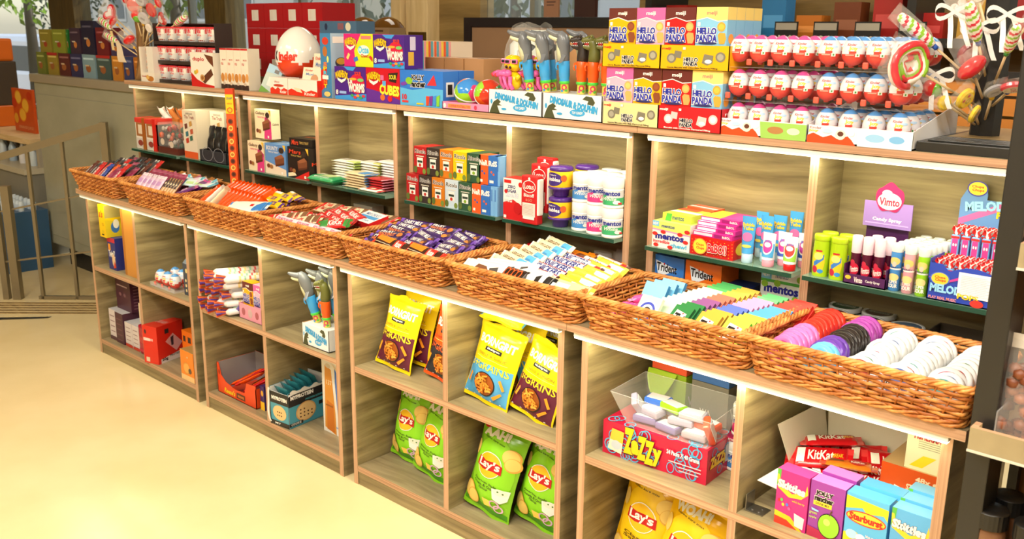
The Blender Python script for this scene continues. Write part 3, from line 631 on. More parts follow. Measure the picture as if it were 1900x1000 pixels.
# files run front to back; each file: x, y start, list of (count, colour, lid, word)
PK = (232, 120, 190); RD = (214, 50, 36); BK = (40, 34, 34); VI = (170, 70, 170); PU = (104, 60, 168); SB = (110, 196, 232); WH = (226, 228, 230)
files = [(-.19, -.002, [(6, PK, (190, 60, 130), 'pink'), (7, RD, (170, 30, 24), 'red')]),
         (-.095, -.01, [(2, SB, (90, 180, 230), 'sky blue'), (3, PU, (80, 40, 140), 'purple'), (6, BK, (30, 26, 26), 'black'), (4, VI, (140, 50, 150), 'violet')]),
         (-.0, -.012, [(11, WH, (150, 30, 40), 'white')]), (.09, -.012, [(11, WH, (50, 90, 160), 'white')]), (.18, -.01, [(11, WH, (60, 150, 150), 'white')])]
for c, (x, y, seq) in enumerate(files):
    i = 0; lids = [(150, 30, 40), (50, 90, 160), (60, 150, 150), (190, 60, 110), (40, 110, 70)]
    for cnt, cc, ll, w in seq:
        for j in range(cnt):
            step = .0228 if c > 1 else (.0195 if c == 0 else .0165)
            l2 = ll if (w != 'white' or i == 0) else lids[(i*2+c) % 5]
            rollp(cc, l2, (BX[7]+x+.0008*i, y+.004+step*i, .936+.0014*i), (R_(-26 if c < 2 else -44), R_(rnd.uniform(-30, 30)), R_(-10 if c < 2 else -4)), '%s gum roll on edge, %s from front in %s file' % (w, ORD[i], ['the leftmost', 'the second', 'the middle', 'the fourth', 'the rightmost'][c]), w == 'white'); i += 1
# ------------------------------------------------------------------ goods on the glass shelves
ZG = 1.0606
C = lambda *a: mat(a)
# bay 1: gift boxes and foil sweets
def giftbox(x, w, band, h, label):
    t = thing('gift_box', label, 'box', (x, .275, ZG), 0)
    b = MB(); b.rbox(0, w, 0, .09, 0, h, mat((236, 226, 212)), .004)
    b.art([('r', .1, .42, .9, .86, C(170, 110, 60)), ('r', .3, .5, .8, .8, C(232, 214, 190)), ('r', .08, .05, .9, .36, C(216, 206, 196)), ('e', .45, .2, .25, .1, C(150, 60, 50))], fF(0, w, 0, 0, h), w/h)
    b.build('carton', t)
    b = MB(); b.rbox(-.002, w+.002, -.002, .092, h-.022, h+.004, C(214, 60, 48), .004); b.build('lid', t)
    b = MB(); b.box(w*.74, w, -.003, .0935, 0, h+.006, mat(band, .3)); b.build('ribbon', t)
    return t
giftbox(.04, .105, (170, 96, 36), .155, 'white gift box with brown ribbon and red lid at the far left')
giftbox(.15, .105, (216, 40, 30), .155, 'white gift box with bright red ribbon beside the foil sweets')
t = thing('foil_sweet_pack', 'clear pack of green, orange and red foil sweets with round labels', 'sweets', (.37, .32, ZG))
b = MB(); rnd = random.Random(3)
for i in range(70):
    z = rnd.uniform(.008, .135); b.ball((rnd.uniform(-.085, .085), rnd.uniform(-.035, .035), z), rnd.uniform(.009, .015), [C(30, 80, 60), C(206, 80, 30), C(150, 26, 26), C(60, 40, 34), C(190, 180, 170)][i % 5], 7, sz=1.2)
b.build('sweets', t)
b = MB(); b.box(-.1, .1, -.045, .045, 0, .03, C(96, 40, 30)); b.art([('e', .25, 1.9, .1, .55, C(220, 200, 180)), ('e', .7, 1.6, .1, .55, C(220, 200, 180))], fF(-.1, .1, -.045, 0, .03), 6); b.build('tray', t)
b = MB(); b.rbox(-.1, .1, -.044, .044, .03, .15, FILM, .01); b.build('film', t)
for i, (x, c, w) in enumerate(((.10, (238, 232, 224), 'white'), (.2, (196, 120, 56), 'brown and white'), (.30, (222, 110, 40), 'orange'))):
    b = MB(); b.grid(lambda u, v: (u*.085, .012*sin(u*9+v*3)+.02*(1-v), .155+v*.055+.006*sin(u*14)), 10, 5, mat(c, .3)); b.grid(lambda u, v: (u*.085, .05+.012*sin(u*9+v*3)-.01*(1-v), .155+v*.055+.006*sin(u*14)), 10, 5, mat(c, .3))
    b.box(.003, .08, .01, .06, 0, .158, mat(c, .3))
    o = b.build('candy_bag', None, (x, .375, ZG)); prop(o, '%s candy bag standing behind the gift boxes' % w, 'candy bag')
# bay 2: two tall cream boxes and a black tray of pouches
for i in range(2):
    carton('chocolate_box', 'tall cream box with orange base, %s' % ['left one, showing small pictures', 'right one, half hidden by black pouches'][i], 'box', .125, .16, .228, (232, 220, 196), (.535+.15*i, .275+.06*i, ZG), 0,
      F=[('r', 0, 0, 1, .14, C(224, 92, 40)), T('The Truth', .5, .86, .7, .07, C(150, 60, 50)), T('CHOCOLATE', .5, .93, .5, .035, C(90, 80, 70))]+[('p', [(a, c), (a+.2, c+.03), (a+.18, c+.13), (a-.02, c+.1)], mm) for a, c, mm in ((.15, .6, C(110, 60, 50)), (.5, .66, C(196, 150, 80)), (.2, .44, C(60, 120, 130)), (.55, .5, C(190, 90, 60)), (.2, .3, C(190, 60, 40)), (.5, .36, C(60, 110, 90)))])
t = thing('pouch_display', 'black display tray of glossy black pouches', 'display box', (.70, .262, ZG))
b = MB(); g = C(48, 50, 56)
b.box(0, .235, 0, .15, 0, .004, g); b.box(0, .235, 0, .003, 0, .055, g); b.box(0, .235, .147, .15, 0, .11, g); b.box(0, .003, 0, .15, 0, .055, g); b.box(.232, .235, 0, .15, 0, .055, g)
b.art([('ring', .3, .7, .2, .6, C(150, 150, 156), .94), ('ring', .72, .7, .2, .6, C(150, 150, 156), .94)], fF(0, .235, 0, 0, .055), 4)
b.build('tray', t)
pk = None
for j in range(3):
    for i in range(4):
        if pk is None:
            b = MB(); gm = mat((24, 24, 27), .18)
            b.grid(lambda u, v: (u*.05+.003*sin(v*20), -.012*sin(pi*u)*sin(pi*min(1, v*1.1)), v*.16), 8, 10, gm)
            b.grid(lambda u, v: (.05-u*.05+.003*sin(v*20), .012*sin(pi*u)*sin(pi*min(1, v*1.1)), v*.16), 8, 10, gm); pk = b.build('black_pouch'); o = pk
        else: o = pk.copy(); COL.objects.link(o)
        o.location = (.708+.055*i, .285+.042*j, ZG+.006); o.rotation_euler = (R_(-12), 0, R_(rnd.uniform(-5, 5))); prop(o, 'glossy black pouch standing in the black display tray', 'pouch', 'black pouches in the tray')
# orange strip box standing at the back of the orange basket, one edge towards the viewer
b = MB(); w = .034; h = .485
b.box(0, w, 0, w, 0, h, C(236, 84, 24))
it = [('r', 0, .78, 1, .95, C(250, 206, 30)), ('r', 0, .95, 1, 1, C(226, 60, 20)), ('e', .5, .81, .36, .026, C(236, 96, 26)), ('e', .5, .81, .22, .016, C(250, 190, 40)), T('SNAP', .5, .915, .7, .022, C(60, 110, 120), b=.05), T('minis', .5, .87, .6, .016, C(226, 96, 30))]
for i in range(12):
    zc = .05+.06*i
    it.append(('e', .5, zc, .3, .024, C(120, 54, 26) if i % 2 else C(250, 196, 90))); it.append(('e', .5, zc, .18, .014, C(70, 30, 18) if i % 2 else C(180, 110, 40)))
b.art(it, fF(0, w, 0, 0, h), w/h); b.art(it, fR(w, 0, w, 0, h), w/h)
b.art(it, lambda u, v, hh: (-hh, w-u*w, v*h), w/h)
o = b.build('strip_box', None, (1.058, .232, .93), R_(-45)); o.location = (1.04, .222, .93); prop(o, 'tall narrow orange and yellow strip box standing on end in the orange basket', 'box')
# bay 3: cream, blue and black triple treat boxes
def treat(name, w, h, base, title, tcol, sub, loc, label, d=.1, stripe=None, low=None, rz=0, side='p'):
    bar_ = [('p', [(.5, .26), (.92, .36), (.92, .6), (.8, .7), (.46, .56)], C(120, 70, 44)), ('p', [(.5, .26), (.92, .36), (.92, .42), (.5, .33)], C(86, 46, 30)), ('p', [(.46, .56), (.8, .7), (.92, .6), (.56, .5)], C(150, 92, 60))]
    F = []
    if low: F += low
    F += bar_+[T(title, .36, .86, .56, .13, tcol, b=.03, sh=.15), T(sub, .42, .73, .5, .05, stripe or tcol), ('e', .8, .82, .12, .1, C(50, 40, 34)), ('p', [(.86, 1), (1, 1), (1, .78)], C(240, 190, 60)), ('e', .16, .26, .08, .07, C(110, 56, 40)), ('e', .3, .24, .08, .07, C(160, 110, 60)), ('r', .78, .04, .86, .12, wht)]
    return carton(name, label, 'box', w, d, h, base, loc, rz, F=F, R=[T(title, .3, .5, .3, .12, tcol, rot=pi/2, b=.03)] if 0 else [T(title, .5, .5, .7, .1, tcol)], T=[T(title, .4, .5, .5, .3, tcol)])
GAL = [('p', [(.55, 0), (1, 0), (1, .5), (.62, .7)], C(214, 60, 130)), ('p', [(.62, .7), (1, .5), (1, .6), (.72, .78)], C(180, 40, 104))]
treat('chocolate_box', .125, .13, (238, 222, 184), 'Galaxy', C(90, 56, 34), 'TRIPLE TREAT', (1.105, .27, ZG), 'cream and pink triple treat box standing on the glass shelf', stripe=C(214, 70, 130), low=GAL)
treat('chocolate_box', .125, .125, (238, 222, 184), 'Galaxy', C(90, 56, 34), 'TRIPLE TREAT', (1.15, .285, ZG+.1445), 'cream and pink triple treat box standing on top of the others', d=.045, stripe=C(214, 70, 130), low=GAL)
treat('chocolate_box', .155, .13, (96, 146, 206), 'BOUNTY', wht, 'TRIPLE TREAT', (1.24, .27, ZG), 'pale blue coconut triple treat box with chocolate bar picture', low=[('p', [(0, 0), (1, 0), (1, .2), (.5, .3), (0, .42)], C(232, 214, 190))])
treat('chocolate_box', .15, .13, (34, 28, 26), 'Mars', C(226, 70, 40), 'TRIPLE TREAT', (1.41, .27, ZG), 'black triple treat box with red base standing on the glass shelf', stripe=C(206, 170, 90), low=[('p', [(.3, 0), (1, 0), (1, .3)], C(206, 34, 30)), ('p', [(0, .02), (.4, .1), (.3, .2), (0, .14)], cream)])
carton('chocolate_box', 'black triple treat box lying flat on the black box', 'box', .15, .12, .034, (34, 28, 26), (1.405, .285, ZG+.1312), R_(3), F=[T('Mars', .25, .5, .3, .6, C(226, 70, 40), sh=.2, b=.03), T('TRIPLE TREAT', .65, .5, .4, .3, C(206, 170, 90))], R=[T('Mars', .5, .5, .5, .6, C(226, 70, 40))], T=[T('TRIPLE TREAT', .5, .5, .6, .16, C(226, 110, 60))])
b = MB(); b.box(0, .3, 0, .006, 0, .0, BLACK) if 0 else None
# bay 4: stacks of chocolate tablets
def tablet(n, col, end, art=()): return wrapper(*n, col=col, end=end, art=art, cr=.01)
def stack(x, y, z, n, col, end, lab, L=.15, w=.075, dz=.0103, art=(), rz=0, cat='chocolate tablet'):
    first = None
    for i in range(n):
        if not first: first = wrapper(L, w, .0098, col=col, end=end, art=art, cr=.008).build('chocolate_tablet'); o = first
        else: o = first.copy(); COL.objects.link(o)
        o.location = (x+rnd.uniform(-.003, .003), y+rnd.uniform(-.002, .002), z+dz*i); o.rotation_euler = (0, 0, rz+R_(rnd.uniform(-2, 2)))
        prop(o, '%s, %s from the bottom of its stack' % (lab, ORD[i]), cat)
stack(1.845, .315, ZG+.0, 6, (226, 206, 166), (60, 120, 190), 'cream tablet with blue end', art=[('r', .6, .1, .95, .9, C(70, 140, 206))])
stack(1.72, .36, ZG+.012, 8, (240, 238, 228), (170, 190, 90), 'white tablet with pale green end', art=[('p', [(.6, 0), (1, 0), (1, .7)], C(190, 206, 130)), T('WHITE', .35, .5, .4, .3, C(120, 90, 60))])
stack(1.83, .395, ZG+.012, 8, (236, 232, 224), (150, 170, 80), 'white tablet with olive end', art=[('r', .7, 0, 1, 1, C(214, 206, 120))])
stack(1.93, .41, ZG+.012, 9, (240, 238, 236), (206, 130, 170), 'white tablet with pink end', art=[('r', .0, 0, .1, 1, C(206, 130, 170))])
stack(1.955, .33, ZG, 5, (190, 50, 54), (230, 150, 170), 'dark red tablet', L=.1)
b = wrapper(.2, .08, .014, col=(236, 224, 200), end=(220, 50, 40), art=[('r', .3, .1, .9, .5, C(226, 110, 40))]); o = b.build('chocolate_tablet', None, (1.72, .345, ZG-.0003), 0); prop(o, 'cream tablet with red ends at the bottom of the white stack', 'chocolate tablet')
b = wrapper(.19, .09, .03, col=(46, 150, 92), end=(20, 110, 64), art=[('p', [(.3, .3), (.8, .2), (.9, .8), (.5, .9)], C(190, 206, 150)), ('p', [(.05, .5), (.35, .6), (.3, .9), (.05, .85)], C(226, 220, 200)), T('MINT CHOCOLATE', .5, .12, .6, .12, wht)], cr=.012)
o = b.build('chocolate_tablet', None, (1.655, .293, ZG)); prop(o, 'thick green tablet at the front left edge of the glass shelf', 'chocolate tablet')
b = wrapper(.2, .07, .012, col=(240, 232, 220), end=(206, 36, 36), art=[('r', .3, .1, .9, .9, C(214, 50, 40)), ('r', .4, .3, .7, .7, C(240, 220, 190))]); o = b.build('chocolate_tablet', None, (1.93, .262, ZG)); o.location.z = ZG; o.location.y = .287; o.location.x = 1.948; o.scale = (.62, .66, 1); prop(o, 'red and white tablet hanging near the front right edge of the glass', 'chocolate tablet')
carton('carton', 'plain pale carton on the counter under the glass shelf', 'box', .12, .06, .1, (196, 190, 170), (1.72, .37, .8745))
carton('carton', 'dark red flat carton on the counter under the glass shelf', 'box', .15, .08, .055, (130, 30, 36), (1.86, .35, .8745))
# bay 5: herbal sweet boxes in two tiers, two deep
RIC = {'red': (176, 30, 36), 'black': (56, 46, 44), 'orange': (206, 120, 30), 'pale blue': (196, 214, 226), 'green': (46, 84, 60), 'yellow': (232, 196, 20)}
RP = {}
def ricola(cn, loc, label):
    if cn not in RP:
        dark = cn not in ('pale blue',)
        RP[cn] = carton('herb_sweet_box', label, 'box', .066, .045, .1, RIC[cn], loc, 0,
          F=[T('Ricola', .5, .83, .84, .14, blk if dark else blk, ol=wht, ow=.09, b=.03, sh=.1), ('r', .18, .64, .82, .67, C(220, 214, 196)), ('r', .26, .26, .74, .6, C(232, 230, 222)), ('r', .3, .42, .7, .5, C(40, 60, 50)), ('e', .5, .33, .1, .06, C(190, 50, 40) if cn != 'green' else C(130, 170, 40)), ('e', .14, .16, .14, .13, C(90, 110, 50)), ('e', .84, .12, .13, .1, C(120, 140, 60))])
        o = RP[cn]
    else: o = RP[cn].copy(); COL.objects.link(o)
    o.location = loc; return prop(o, label, 'box')
for tier, seq in ((0, ['red', 'black', 'orange', 'pale blue', 'green']), (1, ['red', 'black', 'orange', 'yellow', 'green'])):
    for j in range(2):
        for i, cn in enumerate(seq):
            ricola(cn, (2.178+.0688*i+.03*tier, .262+.012*tier+.0475*j, ZG+.1005*tier+(.001 if tier else 0)), '%s herbal sweet box, %s row of the %s tier' % (cn, ['front', 'rear'][j], ['lower', 'upper'][tier]))
for tier in range(2):
    for i, (cn, cc) in enumerate((('orange', (232, 92, 40)), ('blue', (50, 110, 190)))):
        carton('candy_box', '%s lettered candy box, %s tier beside the herbal sweets' % (cn, ['lower', 'upper'][tier]), 'box', .042, .05, .1, cc, (2.52+.0435*i+.03*tier*(.75), .262+.012*tier, ZG+.1005*tier+(.001 if tier else 0)), 0,
          F=[T(['NeR', 'RdS'][i], .5, .74, .9, .17, wht, b=.1), ('e', .35, .45, .1, .04, C(60, 90, 170) if i == 0 else C(226, 90, 50)), ('e', .6, .38, .1, .04, C(60, 90, 170) if i == 0 else C(226, 90, 50)), ('r', .15, .08, .6 if i else .4, .17, wht)])
    for j in range(2): carton('candy_box', 'pale blue narrow candy box, %s of the %s tier' % (['left', 'right'][j], ['lower', 'upper'][tier]), 'box', .0155, .09, .1, (120, 176, 226), (2.607+.0162*j-(.0 if tier else 0), .264+.012*tier, ZG+.1005*tier+(.001 if tier else 0)), 0, F=[('r', .2, .5, .5, .9, C(70, 120, 190))])
# bay 6: cherry drink mix box, red biscuit packs, purple tubs, chewing gum jars
carton('drink_mix_box', 'white and red zero sugar drink mix box with cherries', 'box', .088, .06, .138, (206, 30, 36), (2.668, .262, ZG), 0,
  F=[('p', [(0, .4), (.5, .5), (1, .36), (1, 1), (0, 1)], wht), ('r', .04, .88, .4, .96, red), T('ZERO', .42, .8, .4, .075, C(30, 50, 110), b=.08), T('SUGAR', .42, .7, .5, .075, C(30, 50, 110), b=.08), T('Kool-Aid', .45, .6, .6, .09, C(240, 242, 246), ol=C(120, 140, 180), ow=.12, b=.08), T('On The Go!', .27, .46, .4, .07, wht, b=.07, ol=red), ('e', .88, .88, .1, .06, C(214, 30, 30)), ('e', .15, .68, .08, .05, C(196, 26, 30)), ('e', .75, .3, .2, .14, C(190, 16, 26)), ('r', .05, .03, .18, .1, wht)], R=[('r', 0, 0, 1, 1, C(236, 232, 230))])
def lotus(loc, rz, lab):
    t = thing('biscuit_pack', lab, 'biscuit pack', loc, rz)
    b = MB(); b.rbox(0, .07, 0, .03, 0, .158, C(196, 28, 34), .005)
    b.art([('e', .5, .94, .07, .03, wht), ('e', .5, .78, .4, .13, wht), ('e', .5, .78, .36, .115, C(190, 24, 30)), T('Lotus', .5, .78, .56, .1, wht, b=.04), T('Biscoff', .5, .6, .62, .07, wht, b=.04), T('&GO', .5, .5, .4, .05, C(222, 150, 120)), ('r', .1, .16, .9, .44, C(226, 216, 206)), ('r', .15, .1, .85, .16, C(240, 236, 230))]+[('r', .15, .2+.028*k, .8, .206+.028*k, C(180, 150, 140)) for k in range(8)], fF(0, .07, 0, 0, .158), .44)
    b.build('carton', t)
    b = MB(); b.rbox(.058, .074, .001, .029, .03, .15, C(240, 238, 234), .006); b.build('biscuit_cup', t)
lotus((2.762, .246, ZG+.0005), 0, 'red biscuit pack with white label hanging over the glass edge')
lotus((2.765, .29, ZG+.034), 0, 'red biscuit pack standing just behind the front one')
lotus((2.75, .335, ZG+.05), 0, 'red biscuit pack, third in line behind')
def tub(loc, lab):
    t = thing('candy_tub', lab, 'candy tub', loc)
    P_ = mat((78, 40, 130), .25)
    b = MB(); b.lathe([(.02, 0), (.025, .002), (.028, .022), (.04, .026), (.042, .03), (.038, .033)], P_, 24); b.build('base', t)
    b = MB(); b.lathe([(.037, .033), (.038, .036), (.038, .08), (.037, .083)], mat((238, 190, 20), .35), 28)
    fr = lambda u, v, h: ((.0385+h)*sin((u-.5)*2.6), -(.0385+h)*cos((u-.5)*2.6), .036+v*.044)
    b.art([('e', .45, .5, .36, .62*.8, C(58, 34, 120)), T('lickables', .45, .52, .56, .26, wht, b=.06, arc=.06), ('e', .85, .6, .1, .24, C(214, 90, 40)), T('Cadbury', .45, .8, .3, .12, wht)], fr, 2.2, curved=14)
    b.build('label_band', t)
    b = MB(); b.lathe([(.036, .083), (.0385, .085), (.0385, .092), (.034, .097), (.0, .098)], P_, 24); b.build('lid', t)
for j in range(2):
    for i in range(2): tub((2.89+.062*j*.6, .295+.085*j, ZG+.0985*i), 'purple candy tub with yellow band, %s %s' % (['front', 'rear'][j], ['lower', 'upper'][i]))
def gumjar(col, loc, lab, dark, tx='White'):
    t = thing('chewing_gum_jar', lab, 'gum jar', loc)
    b = MB(); b.lathe([(.030, 0), (.033, .002), (.033, .008), (.032, .010)], WHITE, 24)
    b.lathe([(.032, .010), (.032, .056)], mat((206, 210, 214), .2), 28); b.lathe([(.032, .056), (.031, .06)], WHITE, 24)
    fr = lambda u, v, h: ((.0322+h)*sin((u-.5)*3.1), -(.0322+h)*cos((u-.5)*3.1), .011+v*.045)
    b.art([('r', 0, 0, 1, .5, mat(col, .3)), ('p', [(0, .5), (.35, .72), (.3, .5)], mat(col, .3)), T('mentos', .45, .78, .62, .26, C(26, 40, 140), b=.08, rot=.0), T(tx, .42, .42, .44, .22, wht, b=.03, sh=.3), ('e', .66, .2, .12, .13, wht), ('r', .7, .06, .84, .18, C(220, 40, 60))], fr, 2.2, curved=14)
    b.build('body', t)
    b = MB(); n = 40
    b.lathe([(.031, .06), (.0325, .062), (.0325, .088), (.031, .091), (.0, .0915)], WHITE, n); b.build('lid', t)
    return t
JC = [((70, 140, 206), 'blue'), ((226, 60, 130), 'pink'), ((60, 170, 110), 'green')]
J0 = []
for c, nm in JC: J0.append(gumjar(c, (0, 0, 0), '', 0))
used = [0, 0, 0]
def placejar(k, loc, lab, rz=0):
    if not used[k]: o = J0[k]; used[k] = 1; o.location = loc; o.rotation_euler.z = rz; o['label'] = lab; return o
    return dup(J0[k], loc, rz, lab)
for tier in range(2):
    for j in range(3):
        for k in range(3):
            if k == 2 and j == 2 and tier == 0: continue
            placejar(k, (2.973+.066*k+.006*j, .302-.008*k+.0655*j, ZG+.0918*tier), '%s label gum jar with white lid, %s row of the %s layer' % (JC[k][1], ['front', 'middle', 'back'][j], ['lower', 'upper'][tier]), R_(rnd.uniform(20, 45)))
for tier in range(2):
  if tier == 0:
    b = MB()
for i, (x, y, z, cc, w) in enumerate(((2.735, .38, .0, (196, 24, 30), 'red'), (2.855, .35, .0, (100, 50, 150), 'purple'), (2.855, .35, .046, (110, 60, 160), 'second purple'), (2.97, .37, .0, (190, 30, 36), 'dark red'), (2.735, .38, .046, (206, 30, 34), 'upper red'))):
    b = MB(); b.lathe([(0, 0), (.045, .0), (.052, .008), (.055, .022), (.052, .036), (.045, .0445), (0, .045)], mat(cc, .15), 28)
    o = b.build('gum_container', None, (x, y, .8745+z)); prop(o, '%s round plastic container in the shade under the glass shelf' % w, 'container')
for i, (x, y, rr) in enumerate(((3.03, .33, .03), (3.085, .36, .034), (3.06, .41, .03))):
    t = thing('candy_bag', 'clear bag of pink sweets, %s under the jars' % ['left front', 'right', 'behind the others'][i], 'candy bag', (x, y, .8745))
    b = MB(); b.ball((0, 0, rr*1.1), rr, mat((226, 110, 130), .3), 12); b.ball((.03, .01, rr), rr*.8, mat((230, 140, 160), .3), 12); b.build('sweets', t)
    b = MB(); b.grid(lambda u, v: (.05*sin(2*pi*u)*(1-.3*v)+.01, .04*cos(2*pi*u)*(1-.7*v), v*.12), 18, 6, mat((214, 218, 226), .2) if 0 else FILM); b.build('bag', t)
# bay 7: mint boxes, bubble gum boxes, tubes
MB1 = [('p', [(0, 0), (1, 0), (1, .62), (0, .7)], C(240, 234, 228)), ('p', [(0, .7), (1, .62), (1, 1), (0, 1)], C(206, 226, 110)), ('p', [(0, .66), (1, .58), (1, .64), (0, .72)], C(240, 150, 190)), ('p', [(0, .82), (.17, .8), (.17, 1), (0, 1)], C(110, 190, 236)), T('NEW', .085, .9, .13, .1, wht, b=.05), T('mentos', .42, .84, .34, .1, C(30, 40, 130), b=.05), T('mentos', .47, .45, .74, .2, C(30, 40, 140), b=.1), T('incredible', .26, .25, .44, .12, C(220, 40, 60), b=.05), T('chew!', .72, .17, .42, .15, C(80, 180, 220), b=.08)]+[('e', a, c, .07, .07, C(214, 40, 36)) for a, c in ((.08, .52), (.3, .62), (.9, .36), (.12, .1), (.5, .08), (.93, .75), (.75, .62))]
carton('mint_box', 'white strawberry mint box with blue lettering at the left of its shelf', 'box', .128, .12, .078, (236, 232, 226), (3.266, .266, ZG), 0, F=MB1, cT=(206, 226, 120))
carton('mint_box', 'lime green mint box lying on the strawberry mint box', 'box', .1, .12, .022, (200, 226, 80), (3.283, .29, ZG+.0785), R_(-3), F=[T('mentos', .55, .5, .4, .5, C(40, 50, 130), b=.04), ('p', [(.1, 0), (.3, 0), (.34, 1), (.16, 1)], C(90, 190, 70))], T=[('r', 0, .3, 1, .5, wht), ('r', 0, .6, .7, .9, C(226, 96, 60))])
carton('mint_box', 'orange topped mint box at the back of the lime box', 'box', .1, .05, .03, (226, 90, 50), (3.30, .395, ZG+.0785), R_(-8), cT=(232, 120, 90), T=[('r', 0, .2, 1, .45, wht)])
dots = [('e', .06+.085*(i % 12), .12+.17*(i//12)+.06*(i % 2), .009, .018, C(246, 196, 40)) for i in range(60)]
carton('bubble_gum_box', 'red dotted bubble gum box with flower logo', 'box', .137, .13, .055, (206, 20, 26), (3.397, .266, ZG), 0, F=dots+[('e', .26, .5, .17, .42, C(240, 150, 60)), ('e', .26, .5, .15, .37, C(250, 214, 60)), T('Chupa', .26, .58, .18, .16, C(206, 30, 30), b=.05), T('Chups', .27, .4, .18, .16, C(206, 30, 30), b=.05), T('BaBOl!', .66, .5, .42, .44, C(206, 20, 40), ol=wht, ow=.13, b=.08)], R=[('e', .4, .5, .3, .35, C(250, 214, 60))])
for i in range(4): carton('bubble_gum_pack', 'pink and white bubble gum pack, %s from the bottom of the stack' % ORD[i], 'gum pack', .125, .11, .0125, (206, 40, 140), (3.403+.004*(i % 2), .268+.01*i, ZG+.0555+.0128*i), R_(-2), F=[('r', .02, .2, .5, .8, C(240, 214, 232)), ('r', .55, .15, .75, .85, C(150, 20, 110)), T('BaBOL', .86, .5, .2, .5, wht, b=.05)], T=[('p', [(0, 0), (.5, 0), (.4, 1), (0, 1)], C(246, 206, 60) if i == 3 else C(240, 200, 226)), ('r', .6, .1, .95, .9, C(190, 60, 150))])
def tube(loc, lab, body, cap, h, w, art, rz=0, capn='cap'):
    t = thing('candy_tube', lab, 'candy tube', loc, rz)
    b = MB(); b.lathe([(w*.36, 0), (w*.4, .002), (w*.4, h*.2), (w*.37, h*.21)], mat(cap, .35), 20); b.build('cap', t)
    m = mat(body, .3); zc = h*.21
    def f(u, v, hh=0):
        a = (u-.5)*2*pi; k = v**.8; rx = w*(.42+.1*k); ry = w*.4*(1-k)+.0012
        return (rx*sin(a)+hh*sin(a), -ry*cos(a)-hh, zc+v*(h-zc))
    b = MB(); b.grid(f, 24, 10, m)
    b.art(art, lambda u, v, hh: f(.5+(u-.5)*.42, v, hh+.0004), w/(h*.8), curved=8)
    b.build('body', t); return t
A1 = [T('Bubble', .5, .78, .7, .08, yel, b=.1, ol=C(40, 60, 130)), T('Tube', .5, .68, .6, .08, yel, b=.1, ol=C(40, 60, 130)), ('e', .5, .45, .3, .12, C(232, 110, 170)), ('e', .5, .2, .3, .04, C(230, 220, 90))]
for i, (x, y, lab) in enumerate(((3.567, .285, 'tall sky blue candy tube in front'), (3.558, .375, 'tall sky blue candy tube at the left rear'), (3.598, .33, 'tall sky blue candy tube turned beside the front one'), (3.655, .385, 'tall sky blue candy tube at the right rear'), (3.62, .36, 'tall sky blue candy tube in the middle of the rear'))):
    tube((x, y, ZG), lab, (70, 160, 220), (190, 222, 240), .128 if i != 3 else .14, .038, A1, R_(rnd.uniform(-12, 12)))
def A2(c1, c2): return [('r', 0, .1, 1, .62, mat(c1)), ('e', .5, .5, .36, .3, wht), ('e', .5, .5, .3, .24, mat(c2)), ('e', .5, .56, .2, .09, wht), T('gum', .5, .68, .4, .1, C(90, 120, 200), b=.05)]
for i, (x, y, lab, cap, c1, c2) in enumerate(((3.63, .285, 'white and pink capped candy tube at the front', (240, 160, 180), (70, 160, 214), (220, 60, 160)), (3.655, .325, 'pink capped candy tube just behind the front pair', (240, 160, 180), (60, 90, 190), (220, 60, 160)), (3.694, .283, 'white candy tube with bright red cap', (206, 20, 26), (150, 206, 70), (226, 60, 50)), (3.705, .345, 'pink capped candy tube at the right against the divider', (236, 150, 170), (40, 80, 180), (190, 60, 160)), (3.69, .40, 'pale capped candy tube at the back right', (226, 226, 240), (60, 130, 200), (90, 110, 200)))):
    tube((x, y, ZG), lab, (240, 242, 246), cap, .092, .04, A2(c1, c2), R_(rnd.uniform(-8, 8)))
def trid(x, y, z, w, c, f, lab, rz=0, h=.08): carton('chewing_gum_box', lab, 'box', w, .1, h, c, (x, y, z), rz, F=[('p', [(.12, .8), (.8, .55), (.3, .2), (.2, .2)], C(226, 236, 246)), ('p', [(0, 0), (1, 0), (1, .3), (.4, .1)], mat(f)), T('Trident', .47, .55, .62, .3, blk, b=.06, rot=-.05), ('e', .39, .7, .02, .035, red)], cT=f)
carton('carton', 'plain white carton at the bottom under the gum boxes', 'box', .25, .1, .07, (200, 196, 180), (3.24, .33, .8745))
trid(3.238, .315, .945, .112, (56, 120, 200), (40, 90, 170), 'blue chewing gum box under the glass shelf')
trid(3.352, .32, .945, .12, (232, 110, 30), (240, 150, 60), 'orange fruit chewing gum box under the glass shelf')
carton('chewing_gum_box', 'dark blue box in the shade beside the orange gum box', 'box', .08, .07, .05, (30, 50, 110), (3.475, .345, .8745+.045), R_(6))
carton('carton', 'low grey carton carrying the dark blue box', 'box', .1, .09, .044, (110, 110, 110), (3.465, .338, .8745), R_(0))
carton('mint_box', 'green apple mint box standing at the right under the glass', 'box', .125, .08, .105, (236, 240, 232), (3.58, .352, .93), 0, F=[('r', 0, .72, .25, 1, C(120, 196, 236)), T('NEW', .12, .86, .18, .12, wht, b=.05), T('mento', .5, .85, .3, .1, C(40, 50, 130)), ('r', 0, .66, 1, .74, C(80, 170, 70)), T('mentos', .5, .5, .8, .2, C(40, 40, 140), b=.1)]+[('e', a, c, .08, .09, C(150, 200, 60)) for a, c in ((.1, .6), (.4, .66), (.85, .3), (.2, .2), (.93, .85), (.6, .12))])
carton('carton', 'brown carton under the green apple mint box', 'box', .125, .08, .0545, (150, 120, 90), (3.58, .352, .8745))
